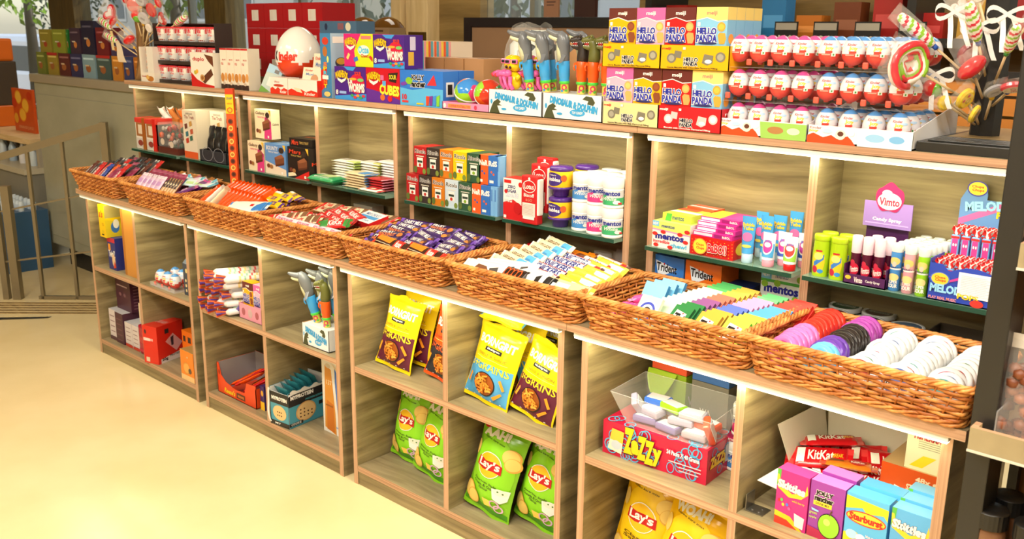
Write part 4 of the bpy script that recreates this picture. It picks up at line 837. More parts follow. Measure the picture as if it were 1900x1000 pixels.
# bay 8: green bottles, berry sprays, sour sprays, musical lollipop display
def gbottle(x, y, lab):
    t = thing('candy_bottle', lab, 'bottle', (x, y, ZG))
    b = MB(); g = mat((170, 206, 24), .3)
    def f(u, v, hh=0):
        a = 2*pi*(u-.5); z = v*.094; k = 1-.05*cos(v*2*pi)
        return ((.0215*k+hh)*sin(a)*1, -(.017*k+hh)*cos(a), z)
    b.grid(f, 28, 8, g); b.add([f(i/28, 1) for i in range(28)], [list(range(28))], g)
    b.art([('e', .5, .42, .3, .34, C(236, 206, 40)), ('p', [(.3, .25), (.75, .5), (.75, .64), (.3, .4)], C(60, 130, 206)), ('e', .35, .2, .14, .1, C(196, 40, 70)), ('r', .36, .7, .66, .75, C(190, 40, 40)), ('e', .62, .16, .14, .06, C(60, 150, 220)), ('e', .5, .58, .2, .1, C(246, 232, 120))], lambda u, v, h: f(.5+(u-.5)*.42, v, h), .5, curved=10)
    b.build('body', t)
    b = MB(); b.lathe([(.0205, .0945), (.0215, .096), (.0215, .106), (.02, .11), (0, .111)], mat((182, 216, 30), .3), 24, sy=.8); b.build('lid', t)
for i, (x, y, l) in enumerate(((3.776, .29, 'front left'), (3.824, .286, 'front right'), (3.776, .335, 'rear left'), (3.824, .332, 'rear right'))): gbottle(x, y, 'lime green candy bottle with yellow print, %s of four' % l)
t = thing('spray_display', 'purple open tray of berry candy sprays with raised header card', 'display box', (3.85, .264, ZG))
b = MB(); pu = mat((76, 26, 84), .4)
b.box(0, .108, 0, .12, 0, .003, pu); b.box(0, .108, 0, .002, 0, .026, pu); b.box(0, .002, 0, .12, 0, .05, pu); b.box(.106, .108, 0, .12, 0, .05, pu)
b.art([T('Vimto', .36, .5, .2, .5, wht, ol=C(190, 20, 60), b=.05), T('Candy Spray', .7, .5, .34, .3, wht, b=.05), ('e', .12, .65, .07, .2, C(226, 196, 60))], fF(0, .108, 0, 0, .026), 4.1); b.build('tray', t)
b = MB(); b.box(0, .108, .118, .12, 0, .14, pu); b.box(-.004, .118, .10, .104, .135, .2, C(150, 120, 190)); b.grid(lambda u, v: (.0+u*.108, .1+.018*(1-v), .13+.01*v), 2, 2, pu)
fr = fF(-.004, .118, .10, .135, .2); b.art([T('Candy Spray', .5, .3, .6, .16, wht, b=.06), ('r', .05, .12, .95, .17, C(190, 160, 220))], fr, 1.9)
b.build('header_card', t)
b = MB(); vs = [(.059+.036*cos(a), .0985, .212+.036*sin(a)*(1+.12*sin(5*a))) for a in [2*pi*i/40 for i in range(40)]]
b.add([(x, y, z) for x, y, z in vs]+[(x, y+.002, z) for x, y, z in vs], [list(range(40))[::-1]]+[[40+i for i in range(40)]]+[[i, (i+1) % 40, 40+(i+1) % 40, 40+i] for i in range(40)], C(206, 30, 90))
b.art([('e', .5, .38, .42, .3, wht), T('Vimto', .5, .36, .7, .26, C(206, 30, 70), b=.08), ('e', .4, .66, .18, .12, C(240, 190, 200))], fF(.023, .095, .0984, .176, .248), 1); b.build('logo_badge', t)
def spray(x, y, lab, name='candy_spray', bodyc=(80, 14, 44), capc=(236, 206, 216), r=.0128, h=.118, cl=.62, art=None, rz=0):
    t = thing(name, lab, 'spray bottle', (x, y, ZG+(.0032 if name == 'candy_spray' else 0)), rz)
    b = MB(); b.lathe([(r*.9, 0), (r, .002), (r, h*cl), (r*.95, h*cl+.002)], mat(bodyc, .25), 20)
    fr = lambda u, v, hh: ((r+hh)*sin((u-.5)*2.7), -(r+hh)*cos((u-.5)*2.7), v*h*cl)
    b.art(art or [('e', .5, .45, .4, .22, C(206, 20, 60)), T('Vimto', .5, .45, .66, .2, wht, b=.06, rot=.2), ('e', .4, .68, .18, .1, C(196, 40, 70))], fr, (2.7*r)/(h*cl), curved=8)
    b.build('body', t)
    b = MB(); b.lathe([(r*1.02, h*cl+.001), (r*1.02, h-.002), (r*.9, h), (0, h+.0004)], mat(capc, .3), 20); b.build('cap', t); return t
for i, (x, y) in enumerate(((3.868, .29), (3.898, .287), (3.928, .287), (3.905, .322), (3.938, .32))): spray(x, y, 'dark red berry candy spray with pale pink cap, %s' % ['front left', 'front middle', 'front right', 'rear left', 'rear right'][i])
WA = {'blue': ((70, 140, 206), (90, 160, 220)), 'pink': ((226, 160, 170), (200, 90, 120)), 'green': ((150, 206, 40), (130, 200, 50))}
wa0 = {}
for k, cn in enumerate(('blue', 'pink', 'green')):
    for j in range(6):
        x, y = 3.972+.0335*k+.0035*j, .283-.003*k+.0275*j
        lab = '%s sour candy spray, %s from the front of its file' % (cn, ORD[j])
        if cn not in wa0:
            c, c2 = WA[cn]
            wa0[cn] = spray(x, y, lab, 'sour_spray', c, (214, 220, 216), .0135, .118, .82, [('r', 0, .56, 1, .6, wht), ('e', .5, .78, .36, .1, C(232, 206, 120)), ('e', .5, .36, .36, .1, C(236, 214, 140)), ('e', .5, .7, .14, .07, C(240, 200, 180)), T('SUPER', .5, .24, .6, .07, wht, b=.06), T('SOUR', .5, .14, .6, .09, wht, b=.1), T('BERRY', .5, .62, .6, .04, C(40, 60, 120))])
        else: dup(wa0[cn], (x, y, ZG), 0, lab)
# musical lollipop display
t = thing('lollipop_display', 'blue musical lollipop display box with price sticker and raised header', 'display box', (4.058, .262, ZG))
bl = mat((40, 70, 180), .35); dw = .15
b = MB(); b.box(0, dw, 0, .17, 0, .003, bl); b.box(0, dw, 0, .002, 0, .075, bl); b.box(0, .002, 0, .17, 0, .1, bl); b.box(dw-.002, dw, 0, .17, 0, .1, bl)
b.add([(x, -.001, .07+.02*sin(pi*(x/dw-.25)*1.2) if x > .03 else .09) for x in [dw*i/10 for i in range(11)]]+[(dw*i/10, -.001, .05) for i in range(11)], [(i, 11+i, 12+i, i+1) for i in range(10)], bl)
b.art([('p', [(0, .75), (.3, .7), (.6, 1.0), (1, .95), (1, .72), (.5, .8), (.2, .55)], C(206, 60, 150)), ('e', .18, .72, .15, .22, C(70, 110, 200)), ('e', .18, .72, .13, .19, C(246, 206, 60)), T('Chupa', .18, .76, .16, .1, red, b=.06), T('Chups', .19, .67, .16, .1, red, b=.06), T('MELODY', .33, .42, .56, .24, C(150, 210, 240), ol=C(20, 40, 130), b=.12), T('POPS', .62, .28, .3, .16, yel, ol=C(120, 60, 20), b=.1), T('PLAY REAL MUSIC', .25, .11, .42, .09, C(240, 150, 130), b=.06), ('e', .76, .12, .1, .12, C(206, 50, 40))], fF(0, dw, -.002, 0, .075), 2)
b.build('tray', t)
b = MB(); b.box(.062+.006, dw-.004, -.0035, -.0028, .02, .078, WHITE); b.art([('r', .08, .1+.07*i, .9-.1*(i % 2), .115+.07*i, C(180, 190, 200)) for i in range(12)], fF(.068, dw-.004, -.0036, .02, .078), 1.1); b.build('sticker', t)
b = MB(); pts = [(0, .10), (0, .222)]+[(.035+.026*cos(a), .234+.03*sin(a)) for a in [pi-.3-i*(pi+.0)/8 for i in range(9)]]+[(.09, .224), (dw, .26), (dw, .10)]
b.add([(x, .165, z) for x, z in pts]+[(x, .168, z) for x, z in pts], [list(range(len(pts)))[::-1], [len(pts)+i for i in range(len(pts))]]+[[i, (i+1) % len(pts), len(pts)+(i+1) % len(pts), len(pts)+i] for i in range(len(pts))], C(96, 140, 196))
b.art([('p', [(0, .1), (1, .8), (1, .62), (0, -.05)], C(196, 100, 160)), ('e', .24, .82, .16, .18, C(60, 60, 150)), ('e', .24, .82, .14, .15, C(246, 206, 60)), T('Chupa', .24, .86, .18, .07, red, b=.06), T('Chups', .25, .78, .18, .07, red, b=.06), T('MELODY', .45, .45, .72, .2, C(150, 210, 240), ol=C(30, 40, 110), b=.12, rot=.12), T('POPS', .76, .27, .36, .14, yel, ol=C(120, 60, 20), b=.1)], fF(0, dw, .1648, .163, .27), 1.4)
b.build('header_card', t)
pop0 = None
for tier in range(2):
    for j in range(3 if tier == 0 else 2):
        for i in range(6):
            x = .016+.0235*i; y = .02+.034*j+.095*tier; z = .004+.076*tier+(.012 if tier == 0 else 0)
            lab = 'pink and blue wrapped musical lollipop with red twisted top'
            if not pop0:
                pop0 = thing('wrapped_lollipop', lab, 'lollipop')
                b = MB(); b.rbox(-.0095, .0095, -.008, .008, 0, .062, C(110, 160, 214), .003); b.art([('r', .16, .12, .84, .84, C(214, 60, 140)), ('e', .36, .6, .1, .06, wht), ('e', .66, .6, .1, .06, wht), ('r', 0, .86, 1, .95, C(220, 40, 40))], fF(-.0095, .0095, -.008, 0, .062), .3); b.build('wrapper', pop0)
                b = MB()
                for k in range(3): b.grid(lambda u, v: (.011*(u-.5)*2*(.5+.5*v)+.003*sin(7*v+k*2), .004*sin(5*u+k*2)+.003*(k-1), .061+.02*v+.003*sin(9*u+k)), 5, 3, [red, wht, red][k])
                b.build('twist', pop0); o = pop0
                o.location = (4.058+x, .262+y, ZG+z)
            else: o = dup(pop0, (4.058+x, .262+y, ZG+z), R_(rnd.uniform(-6, 6)))
            o['label'] = ['pink and blue musical lollipop with red twist in the front block of its display', 'pink and blue musical lollipop raised on the step before the header card'][tier]; o['group'] = ['front musical lollipops', 'raised musical lollipops'][tier]
b = MB(); b.box(.003, dw-.003, .1, .163, .003, .0795, C(60, 90, 170)); b.build('step', t)
# gum jars with round lids under the last glass shelf, and a crinkled foil pack
for i, (x, y, c, lidc, w, n) in enumerate(((3.795, .36, (110, 30, 60), (120, 40, 60), 'maroon', 2), (3.79, .46-.02, (40, 80, 50), (50, 90, 60), 'dark green', 2), (3.89, .37, (60, 80, 130), (50, 66, 100), 'navy', 2), (3.885, .432+.02, (150, 40, 40), (90, 70, 60), 'brown', 2), (3.985, .385, (60, 140, 110), (90, 120, 150), 'pale blue', 2))):
    x += [0, .002, 0, .0, 0][i]; y = [.352, .441, .352, .441, .37][i]
    for k in range(2):
        t = thing('round_gum_tub', 'round gum tub with %s lid label, %s' % (w, ['lower of its stack', 'upper of its stack'][k]), 'gum tub', (x, y, .8745+.0385*k))
        b = MB(); b.lathe([(.038, 0), (.041, .003), (.042, .026)], mat(c, .3), 28); b.build('tub', t)
        b = MB(); b.lathe([(.044, .026), (.0445, .028), (.0445, .036), (.043, .038), (.036, .0375), (.0355, .0365), (0, .0365)], C(226, 226, 222), 30)
        b.art([('e', .5, .5, .4, .4, mat(lidc, .3)), ('p', [(.2, .42), (.8, .42), (.8, .58), (.2, .58)], mat((196, 200, 190))), T('ICE BREAKERS', .5, .5, .56, .1, C(40, 50, 60), b=.04)], lambda u, v, h: ((u-.5)*.089, (v-.5)*.089, .0366+h), 1)
        b.build('lid', t)
t = thing('display_tray', 'grey open carton tray under the last glass shelf', 'tray', (4.04, .33, .8745))
b = MB(); g = C(96, 84, 70); b.box(0, .17, 0, .12, 0, .003, g); b.box(0, .17, 0, .003, 0, .06, g); b.box(0, .17, .117, .12, 0, .08, g); b.box(0, .003, 0, .12, 0, .08, g); b.box(.167, .17, 0, .12, 0, .08, g); b.build('carton', t)
b = MB(); fo = mat((120, 120, 122), .2, metal=.9)
b.grid(lambda u, v: ((u-.5)*.09+.004*sin(31*v), (v-.5)*.07, .03*sin(pi*u)*sin(pi*v)+.006*sin(23*u+3*v)+.005*sin(29*v-7*u)+.02), 14, 12, fo, False)
b.grid(lambda u, v: ((u-.5)*.09, (v-.5)*.07, .0+.015*(1-sin(pi*u)*sin(pi*v))), 6, 6, fo)
prop(b.build('foil_pack', None, (4.11, .39, .884)), 'crinkled dark silver foil pack lying in the grey tray', 'foil pack')
# ------------------------------------------------------------------ goods on the top board
ZT = 1.4052
# jar box and hazelnut cup display, at the left end
t = thing('biscuit_jar_box', 'white carton with stacked brown and orange biscuit jars in its window', 'box', (.13, .285, ZT))
b = MB(); b.box(0, .14, 0, .1, 0, .045, C(236, 228, 214)); b.box(0, .02, 0, .1, .045, .17, C(236, 228, 214)); b.box(.075, .14, 0, .1, .045, .172, C(232, 226, 216)); b.box(.02, .075, .08, .1, .045, .165, C(226, 216, 200))
b.art([('e', .7, .35, .25, .3, C(190, 120, 50)), ('e', .5, .5, .12, .25, C(226, 180, 100)), T('Nutella', .25, .6, .35, .2, C(190, 40, 40))], fF(0, .14, 0, 0, .045), 3); b.build('carton', t)
b = MB()
for k in range(4): b.lathe([(.02, .046+.03*k), (.025, .05+.03*k), (.025, .066+.03*k), (.021, .072+.03*k)], C(50, 36, 30), 16, cx=.048, cy=.04); b.lathe([(.026, .063+.03*k), (.026, .073+.03*k), (.02, .0745+.03*k), (0, .075+.03*k)], C(216, 130, 40), 16, cx=.048, cy=.04)
b.build('biscuit_jars', t)
t = thing('snack_cup_display', 'dark three tier display rack for red and white snack cups', 'display rack', (.245, .31, ZT))
b = MB(); dk = C(54, 40, 36); Wd = .57
for k in range(3): b.box(0, Wd, 0, .09, .092*k, .092*k+.016, dk)
b.box(0, Wd, .085, .09, 0, .285, dk); b.box(-.003, 0, 0, .09, 0, .285, dk); b.box(Wd, Wd+.003, 0, .09, 0, .285, dk); b.box(0, Wd, .06, .09, .28, .285, dk); b.build('rack', t)
cup0 = None
for k in range(3):
    for i in range(6):
        lab = 'red topped white snack cup, %s from left in the %s tier of the rack' % (ORD[i], ['bottom', 'middle', 'top'][k])
        x, y, z = .245+.05+.0945*i, .348, ZT+.092*k+.0163
        if not cup0:
            cup0 = thing('snack_cup', lab, 'snack cup', (x, y, z))
            b = MB(); b.lathe([(.03, 0), (.034, .004), (.041, .06)], C(226, 226, 228), 22)
            b.art([('p', [(0, .62), (.5, .66), (1, .6), (1, 1), (0, 1)], C(206, 26, 36)), ('p', [(0, 0), (1, 0), (.7, .12), (.2, .1)], C(150, 60, 40)), T('nutella', .4, .52, .62, .2, C(206, 26, 36)), T('& GO', .45, .3, .4, .14, C(90, 140, 200), rot=.2), ('r', .72, .55, .88, .95, wht)], lambda u, v, h: ((.0335+.007*v+h)*sin((u-.5)*2.4), -(.0335+.007*v+h)*cos((u-.5)*2.4), .004+.055*v), 1.5, curved=8)
            b.build('cup', cup0)
            b = MB(); b.lathe([(.041, .06), (.043, .062), (.043, .068), (.0, .069)], C(214, 40, 50), 22); b.build('lid', cup0)
        else: dup(cup0, (x, y, z), 0, lab)
carton('wafer_box', 'white and red hazelnut wafer box leaning before the snack cups', 'box', .2, .035, .155, (240, 234, 220), (.655, .272, ZT), 0,
  F=[('p', [(0, 0), (1, 0), (1, .06), (.6, .1), (.25, .22), (0, .42)], C(200, 30, 28)), ('p', [(.62, .96), (1, .9), (1, .6), (.8, .75)], C(110, 60, 34)), T('duplo', .36, .8, .5, .14, C(200, 30, 36), b=.06), ('p', [(.42, .22), (.6, .1), (.98, .38), (.9, .55)], C(96, 54, 34)), ('e', .5, .27, .1, .1, C(206, 160, 96)), ('e', .5, .27, .06, .06, C(150, 96, 50)), ('e', .2, .42, .06, .06, C(190, 180, 60)), ('e', .28, .45, .05, .06, C(240, 170, 60))])
for i in range(4):
    carton('biscuit_pack', 'tall white biscuit pack with red lettering, %s from left' % ORD[i], 'biscuit pack', .0555, .06, .178, (236, 226, 208), (.885+.057*i, .29, ZT), 0,
      F=[('r', 0, .96, 1, 1, C(200, 26, 36)), T('nutella', .8, .66, .44, .09, C(196, 36, 40), rot=pi/2) if 0 else T('nu', .3, .62, .3, .06, C(196, 36, 40)), T('BISCUITS', .6, .72, .5, .035, C(196, 36, 40)), ('e', .3, .28, .26, .11, C(196, 130, 60)), ('e', .8, .3, .2, .1, C(220, 160, 90)), ('r', 0, 0, 1, .12, C(60, 40, 34)), ('e', .5, .14, .2, .04, C(210, 190, 170))])
# plain display egg (no figure): white over orange-red, on its stand, with the blue booklet leaning on it
t = thing('display_egg', 'large glossy white and orange display egg with lettering on its front', 'display egg', (1.335, .40, ZT))
b = MB(); wm = mat((238, 234, 228), .12); om = mat((216, 62, 28), .12)
def egg(a, v, R=.098, Hh=.225, z0=.05): th = pi*v; r = R*sin(th)*(1-.13*cos(th)*-1 if 0 else 1+.14*cos(th)); return (r*sin(a), -r*cos(a), z0+Hh*.5*(1-cos(th)))
n = 40; m_ = 30
vs = [egg(2*pi*i/n, j/m_) for j in range(m_+1) for i in range(n)]
for mm, cond in ((wm, False), (om, True)):
    fs = []
    for j in range(m_):
        for i in range(n):
            red_ = j/m_ < .40+.035*sin(5*2*pi*i/n)
            if red_ == cond: fs.append([j*n+i, j*n+(i+1) % n, (j+1)*n+(i+1) % n, (j+1)*n+i])
    b.add(vs, fs, mm, True)
def efr(u, v, h):
    p = Vector(egg((u-.5)*1.7+.45, .40+v*.2)); c = Vector((0, 0, .162)); return tuple(p+(p-c).normalized()*(h+.0004))
b.art([T('K', .12, .4, .12, .5, blk, b=.1), T('inder', .5, .38, .52, .5, C(216, 50, 30), b=.1)], efr, 2.6, curved=12)
b.build('shell', t)
b = MB(); b.lathe([(.05, 0), (.055, .004), (.05, .014), (.03, .065)], wm, 24); b.build('stand', t)
carton('booklet_box', 'slim pale blue and green box leaning against the display egg', 'box', .085, .02, .13, (190, 206, 200), (1.17, .30, ZT+.001), 0, F=[('p', [(0, 0), (1, 0), (1, .1), (0, .22)], C(110, 160, 60)), ('p', [(0, .7), (1, .8), (1, 1), (0, 1)], C(170, 206, 230)), ('r', .3, .3, .8, .6, C(226, 226, 220)), ('r', .5, .78, .8, .9, C(120, 120, 120))], rot=(R_(-16), R_(18), R_(12)))
KF = [('p', [(0, 0), (1, 0), (1, .3), (.8, .4), (.62, .26), (.45, .42), (.3, .28), (.12, .42), (0, .3)], C(214, 48, 26)), T('Kinder', .75, .16, .36, .18, wht, b=.04)]
carton('chocolate_box', 'small red and white chocolate box beside the egg stand', 'box', .125, .06, .068, (238, 230, 220), (1.31, .268, ZT), 0, F=KF+[('r', .2, .48, .75, .72, C(240, 236, 230)), T('choco', .4, .74, .3, .14, C(190, 50, 50)), ('e', .5, .52, .3, .08, C(190, 60, 40))])
carton('chocolate_box', 'open red and white chocolate tray carton, the wider of the pair', 'box', .2, .09, .065, (238, 230, 220), (1.44, .268, ZT), 0, F=KF+[('p', [(.2, .5), (.42, .45), (.5, .2), (.3, .25)], C(236, 216, 180))], cR=(214, 44, 26))
for i, (x, y, z, a, h) in enumerate(((1.485, .30, .03, -12, .085), (1.49, .345, .03, -10, .14))):
    carton('chocolate_packet', 'cream chocolate packet standing in the open carton, %s' % ['front one', 'tall one behind'][i], 'chocolate packet', .14-.03*i, .012, h, (240, 228, 202), (x, y, ZT+z), 0, F=[T('Kinder', .3, .86, .36, .1, C(206, 60, 40), b=.05), ('e', .6, .45, .18, .22, C(206, 150, 110) if i == 0 else C(150, 90, 60)), ('p', [(0, 0), (1, 0), (1, .14), (.5, .1), (0, .2)], C(214, 60, 40)), T('Maxi', .35, .68, .36, .12, C(110, 140, 190))], rot=(R_(a), 0, 0), cR=(206, 50, 30))
def upright(s, y0, y1): return [T(c, .45, y1-(y1-y0)*(i+.5)/len(s), .3, (y1-y0)/len(s)*.8, [C(240, 120, 40), yel, C(90, 190, 220), wht][i % 4], b=.1, ol=C(30, 50, 110)) for i, c in enumerate(s)]
carton('surprise_box', 'tall blue surprise box standing on end beside the sour candy', 'box', .068, .1, .25, (66, 130, 180), (1.64, .29, ZT), 0,
  F=[('e', .5, .88, .3, .06, C(200, 60, 40)), ('e', .45, .72, .22, .08, C(180, 110, 50)), ('e', .7, .6, .1, .05, C(220, 220, 120)), ('p', [(0, .1), (.5, .2), (.6, .5), (0, .42)], C(206, 40, 30))]+upright('SPRINT', .15, .56)+[('e', .6, .06, .3, .04, C(226, 200, 120))], cR=(170, 206, 232), R=[('r', 0, 0, 1, 1, C(176, 208, 232)), ('e', .5, .55, .3, .08, C(70, 70, 80)), ('e', .5, .57, .24, .05, C(230, 180, 60)), ('r', .1, .85, .9, .95, wht), ('e', .5, .3, .25, .1, C(226, 236, 240))])
# sour candy boxes: sweets and lettering only
def wh(kind):
    sweets = [('e', .3+.09*i, .1+.05*(i % 2), .05, .04, [C(60, 160, 80), C(214, 50, 60), C(240, 150, 60)][i % 3]) for i in range(8)]
    head = [T('WARHEADS', .24, .78, .4, .2, yel, ol=blk, ow=.12, b=.1, arc=.08), ('p', [(.1, .66), (.24, .6), (.4, .66), (.36, .58), (.24, .5), (.12, .58)], wht)]
    if kind == 'ooze': return [('p', [(.4, 0), (1, 0), (1, 1), (.6, 1), (.36, .5)], C(206, 220, 30)), ('e', .68, .5, .2, .16, wht), T('Ooze', .68, .52, .34, .2, C(90, 190, 226), ol=C(30, 110, 160), b=.1), T('Chewz', .72, .34, .26, .1, C(190, 80, 40), b=.08), ('r', .6, .84, .94, .94, C(236, 120, 120)), ('p', [(.14, .2), (.22, .36), (.16, .42), (.08, .26)], C(236, 210, 120)), ('p', [(.36, .14), (.5, .2), (.46, .32), (.33, .26)], C(60, 120, 206)), ('p', [(.86, .3), (.98, .16), (.98, .3), (.9, .36)], C(196, 40, 50))]+head
    if kind == 'worms': return [('p', [(0, 0), (1, 0), (1, .22), (.5, .16), (0, .1)], C(60, 150, 226)), ('p', [(.3, 1), (.7, 1), (.6, .88), (.42, .9)], C(60, 150, 226)), ('e', .72, .5, .24, .3, C(206, 26, 70)), T('Lil', .5, .58, .12, .13, wht, b=.1, ol=blk), T('WORMS', .7, .38, .5, .24, wht, ol=blk, ow=.12, b=.12), T('SOUR', .76, .8, .2, .12, C(226, 50, 40), ol=yel, b=.08), ('e', .6, .64, .12, .04, C(240, 170, 60)), ('e', .84, .62, .1, .05, C(120, 200, 110)), T('8', .08, .22, .07, .14, wht, b=.06), T('NO BOYS', .25, .2, .2, .08, C(200, 210, 240)) if 0 else ('r', .16, .18, .38, .26, C(150, 180, 236))]+head+sweets[3:]
    return [('p', [(0, 0), (1, 0), (1, .12), (.5, .3), (0, .4)], C(96, 40, 150)), T('CUBES', .7, .38, .56, .26, C(232, 226, 60), ol=C(70, 80, 20), ow=.1, b=.12, rot=-.05), ('r', .5, .5, .6, .64, C(90, 170, 226)), ('r', .44, .66, .54, .8, C(226, 110, 160)), ('p', [(.68, .86), (.96, .9), (.9, .6), (.7, .64)], C(40, 30, 20)), T('SOUR', .81, .76, .2, .12, C(226, 214, 60), b=.06), ('e', .5, .16, .07, .09, C(236, 110, 40)), ('e', .72, .14, .07, .09, C(206, 30, 40))]+head
carton('sour_candy_box', 'purple worms sour candy box, lower left of the four', 'box', .193, .09, .126, (76, 36, 136), (1.735, .285, ZT), 0, F=wh('worms'))
carton('sour_candy_box', 'red cubes sour candy box, lower right of the four', 'box', .193, .09, .127, (196, 22, 40), (1.929, .285, ZT), 0, F=wh('cubes'))
carton('sour_candy_box', 'pink and yellow chews sour candy box on the upper level', 'box', .176, .09, .122, (206, 40, 120), (1.793, .29, ZT+.1276), 0, F=wh('ooze'))
carton('sour_candy_box', 'purple worms sour candy box on the upper level', 'box', .176, .09, .12, (76, 36, 136), (1.970, .29, ZT+.1276), 0, F=wh('worms'), R=[T('WARHEADS', .5, .3, .2, .5, yel) if 0 else ('r', .2, .1, .5, .5, C(226, 180, 60)), ('r', .3, .55, .6, .95, C(214, 206, 230))])
for j in range(2):
    carton('candy_drink_box', 'bright blue fruit drink candy box, %s of the pair' % ['front', 'rear'][j], 'box', .228, .075, .126, (50, 120, 214), (2.125+.002*j, .285+.0765*j, ZT), 0,
      F=[('p', [(0, 0), (1, 0), (1, .5), (.6, .52), (.3, .44), (0, .5)], C(90, 180, 232)), T('JOLLY', .42, .78, .3, .17, blk, ol=wht, ow=.16, b=.1), T('rancher', .43, .62, .34, .16, blk, ol=wht, ow=.16, b=.1), ('p', [(.64, .6), (.86, .6), (.8, .9)], C(226, 50, 60)), ('e', .22, .7, .08, .1, C(130, 190, 50)), ('e', .12, .62, .05, .05, C(120, 60, 170)), ('e', .07, .6, .05, .05, C(120, 60, 170)), T('10', .11, .24, .1, .14, C(206, 30, 36), b=.1), ('r', .05, .08, .2, .14, C(226, 60, 60)), ('r', .4, .05, .56, .09, yel)]+[('p', [(.62+.08*i, .04), (.68+.08*i, .04), (.7+.08*i, .3+.02*i), (.62+.08*i, .3)], mm) for i, mm in enumerate((C(226, 70, 40), C(120, 50, 150), C(60, 140, 220), C(130, 200, 60)))],
      R=[T('JOLLY', .5, .4, .3, .5, blk, ol=wht, b=.1) if 0 else ('r', .2, .3, .7, .7, C(230, 236, 246)), ('r', .3, .36, .6, .64, blk)])
# football shaped sweets in a pink tray
t = thing('ball_tray', 'pink printed tray carrying football shaped sweet tubs', 'tray', (2.362, .272, ZT))
b = MB(); b.box(0, .228, 0, .16, 0, .003, C(232, 130, 170)); b.box(0, .228, 0, .003, 0, .026, C(236, 140, 180)); b.box(0, .003, 0, .16, 0, .026, C(236, 140, 180)); b.box(.225, .228, 0, .16, 0, .026, C(236, 140, 180))
b.art([('r', .13, .25, .62, .75, C(240, 150, 80)), T('SURPRISE FOOTBALL TUB', .38, .5, .44, .3, C(220, 50, 70), b=.04), ('e', .72, .5, .03, .3, C(220, 60, 90)), ('e', .06, .5, .03, .3, wht)], fF(0, .228, 0, 0, .026), 8.7); b.build('carton', t)
def ico():
    p = (1+5**.5)/2; r = []
    for a in (-1, 1):
        for c in (-p, p): r += [(0, a, c), (a, c, 0), (c, 0, a)]
    return [Vector(v).normalized() for v in r]
IC = ico()
def football(loc, cols, lab, rot, r=.05):
    t = thing('football_tub', lab, 'candy tub', loc); t.rotation_euler = rot
    bm = bmesh.new(); bmesh.ops.create_icosphere(bm, subdivisions=5, radius=1)
    groups = {}
    for f in bm.faces:
        c = f.calc_center_median().normalized(); k = max(range(12), key=lambda i: c.dot(IC[i]))
        groups.setdefault(k, []).append([v.index for v in f.verts])
    b = MB(); vs = [(v.co*r)[:] for v in bm.verts]; bm.free()
    for k, fs in groups.items(): b.add(vs, fs, mat(cols[k % len(cols)], .12), True)
    b.build('shell', t)
    b = MB(); b.lathe([(r*1.012, -.003), (r*1.03, -.002), (r*1.03, .002), (r*1.012, .003)], WHITE, 32); b.build('seam', t); return t
football((2.43, .335, ZT+.056), [(240, 120, 20), (150, 206, 40), (240, 130, 30), (60, 140, 220), (236, 110, 20), (226, 60, 120)], 'orange and lime football shaped sweet tub, left in the pink tray', (R_(20), R_(30), 0))
football((2.527, .335, ZT+.056), [(30, 140, 70), (236, 100, 30), (150, 214, 60), (214, 60, 40), (240, 110, 50), (40, 150, 80)], 'green and orange football shaped sweet tub, right in the pink tray', (R_(60), R_(10), R_(40)))
# kraft boxes and striped bags behind
for i in range(3): carton('kraft_box', 'plain brown carton with oval opening, %s from left' % ORD[i], 'box', .1, .13, .165, (196, 146, 98), (2.02+.104*i, .505+.004*i, ZT), 0, T=[('e', .5, .4, .3, .12, C(90, 60, 40))])
for i in range(3):
    carton('striped_box', 'box with upright orange, yellow, pink and teal stripes, %s from left' % ORD[i], 'box', .1, .12, .222, (240, 220, 196), (1.70+.104*i, .655, ZT), 0, F=[('r', .02+.14*k, 0, .15+.14*k, 1, [C(226, 150, 150), C(236, 196, 70), C(226, 90, 40), C(90, 160, 170)][(k+i) % 4]) for k in range(7)], T=[('r', .0, 0, 1, 1, C(232, 196, 130))])
# red cartons behind the egg
for k in range(3):
    for i in range(4):
        if k == 0 and i < 1: pass
        carton('gift_carton', 'plain deep red carton with a small white code sticker, %s from left, %s layer' % (ORD[i], ['bottom', 'middle', 'top'][k]), 'box', .157, .19, .118, (176, 22, 30), (.47+.159*i, .70, ZT+.0303+.1185*k), 0, F=[('r', .3, .3, .68, .74, C(230, 222, 210)), ('r', .36, .36, .46, .7, C(226, 214, 200))])
carton('wooden_riser', 'low dark riser under the red cartons', 'riser', .65, .2, .03, (120, 96, 64), (.465, .695, ZT))
carton('toy_box', 'flat blue grey box with small round pictures behind the sour candy', 'box', .26, .1, .3, (76, 110, 140), (1.245, .58, ZT), 0, F=[('e', .78, .92, .07, .06, C(226, 220, 190)), ('r', .5, .88, .66, .97, C(140, 90, 100)), ('e', .18, .92, .04, .05, C(40, 50, 80))])
carton('kraft_box', 'small brown carton low against the window behind the blue grey box', 'box', .15, .1, .275, (140, 116, 84), (1.155, .93, ZT), 0, F=[('r', .3, .93, .7, .96, C(60, 44, 30))])
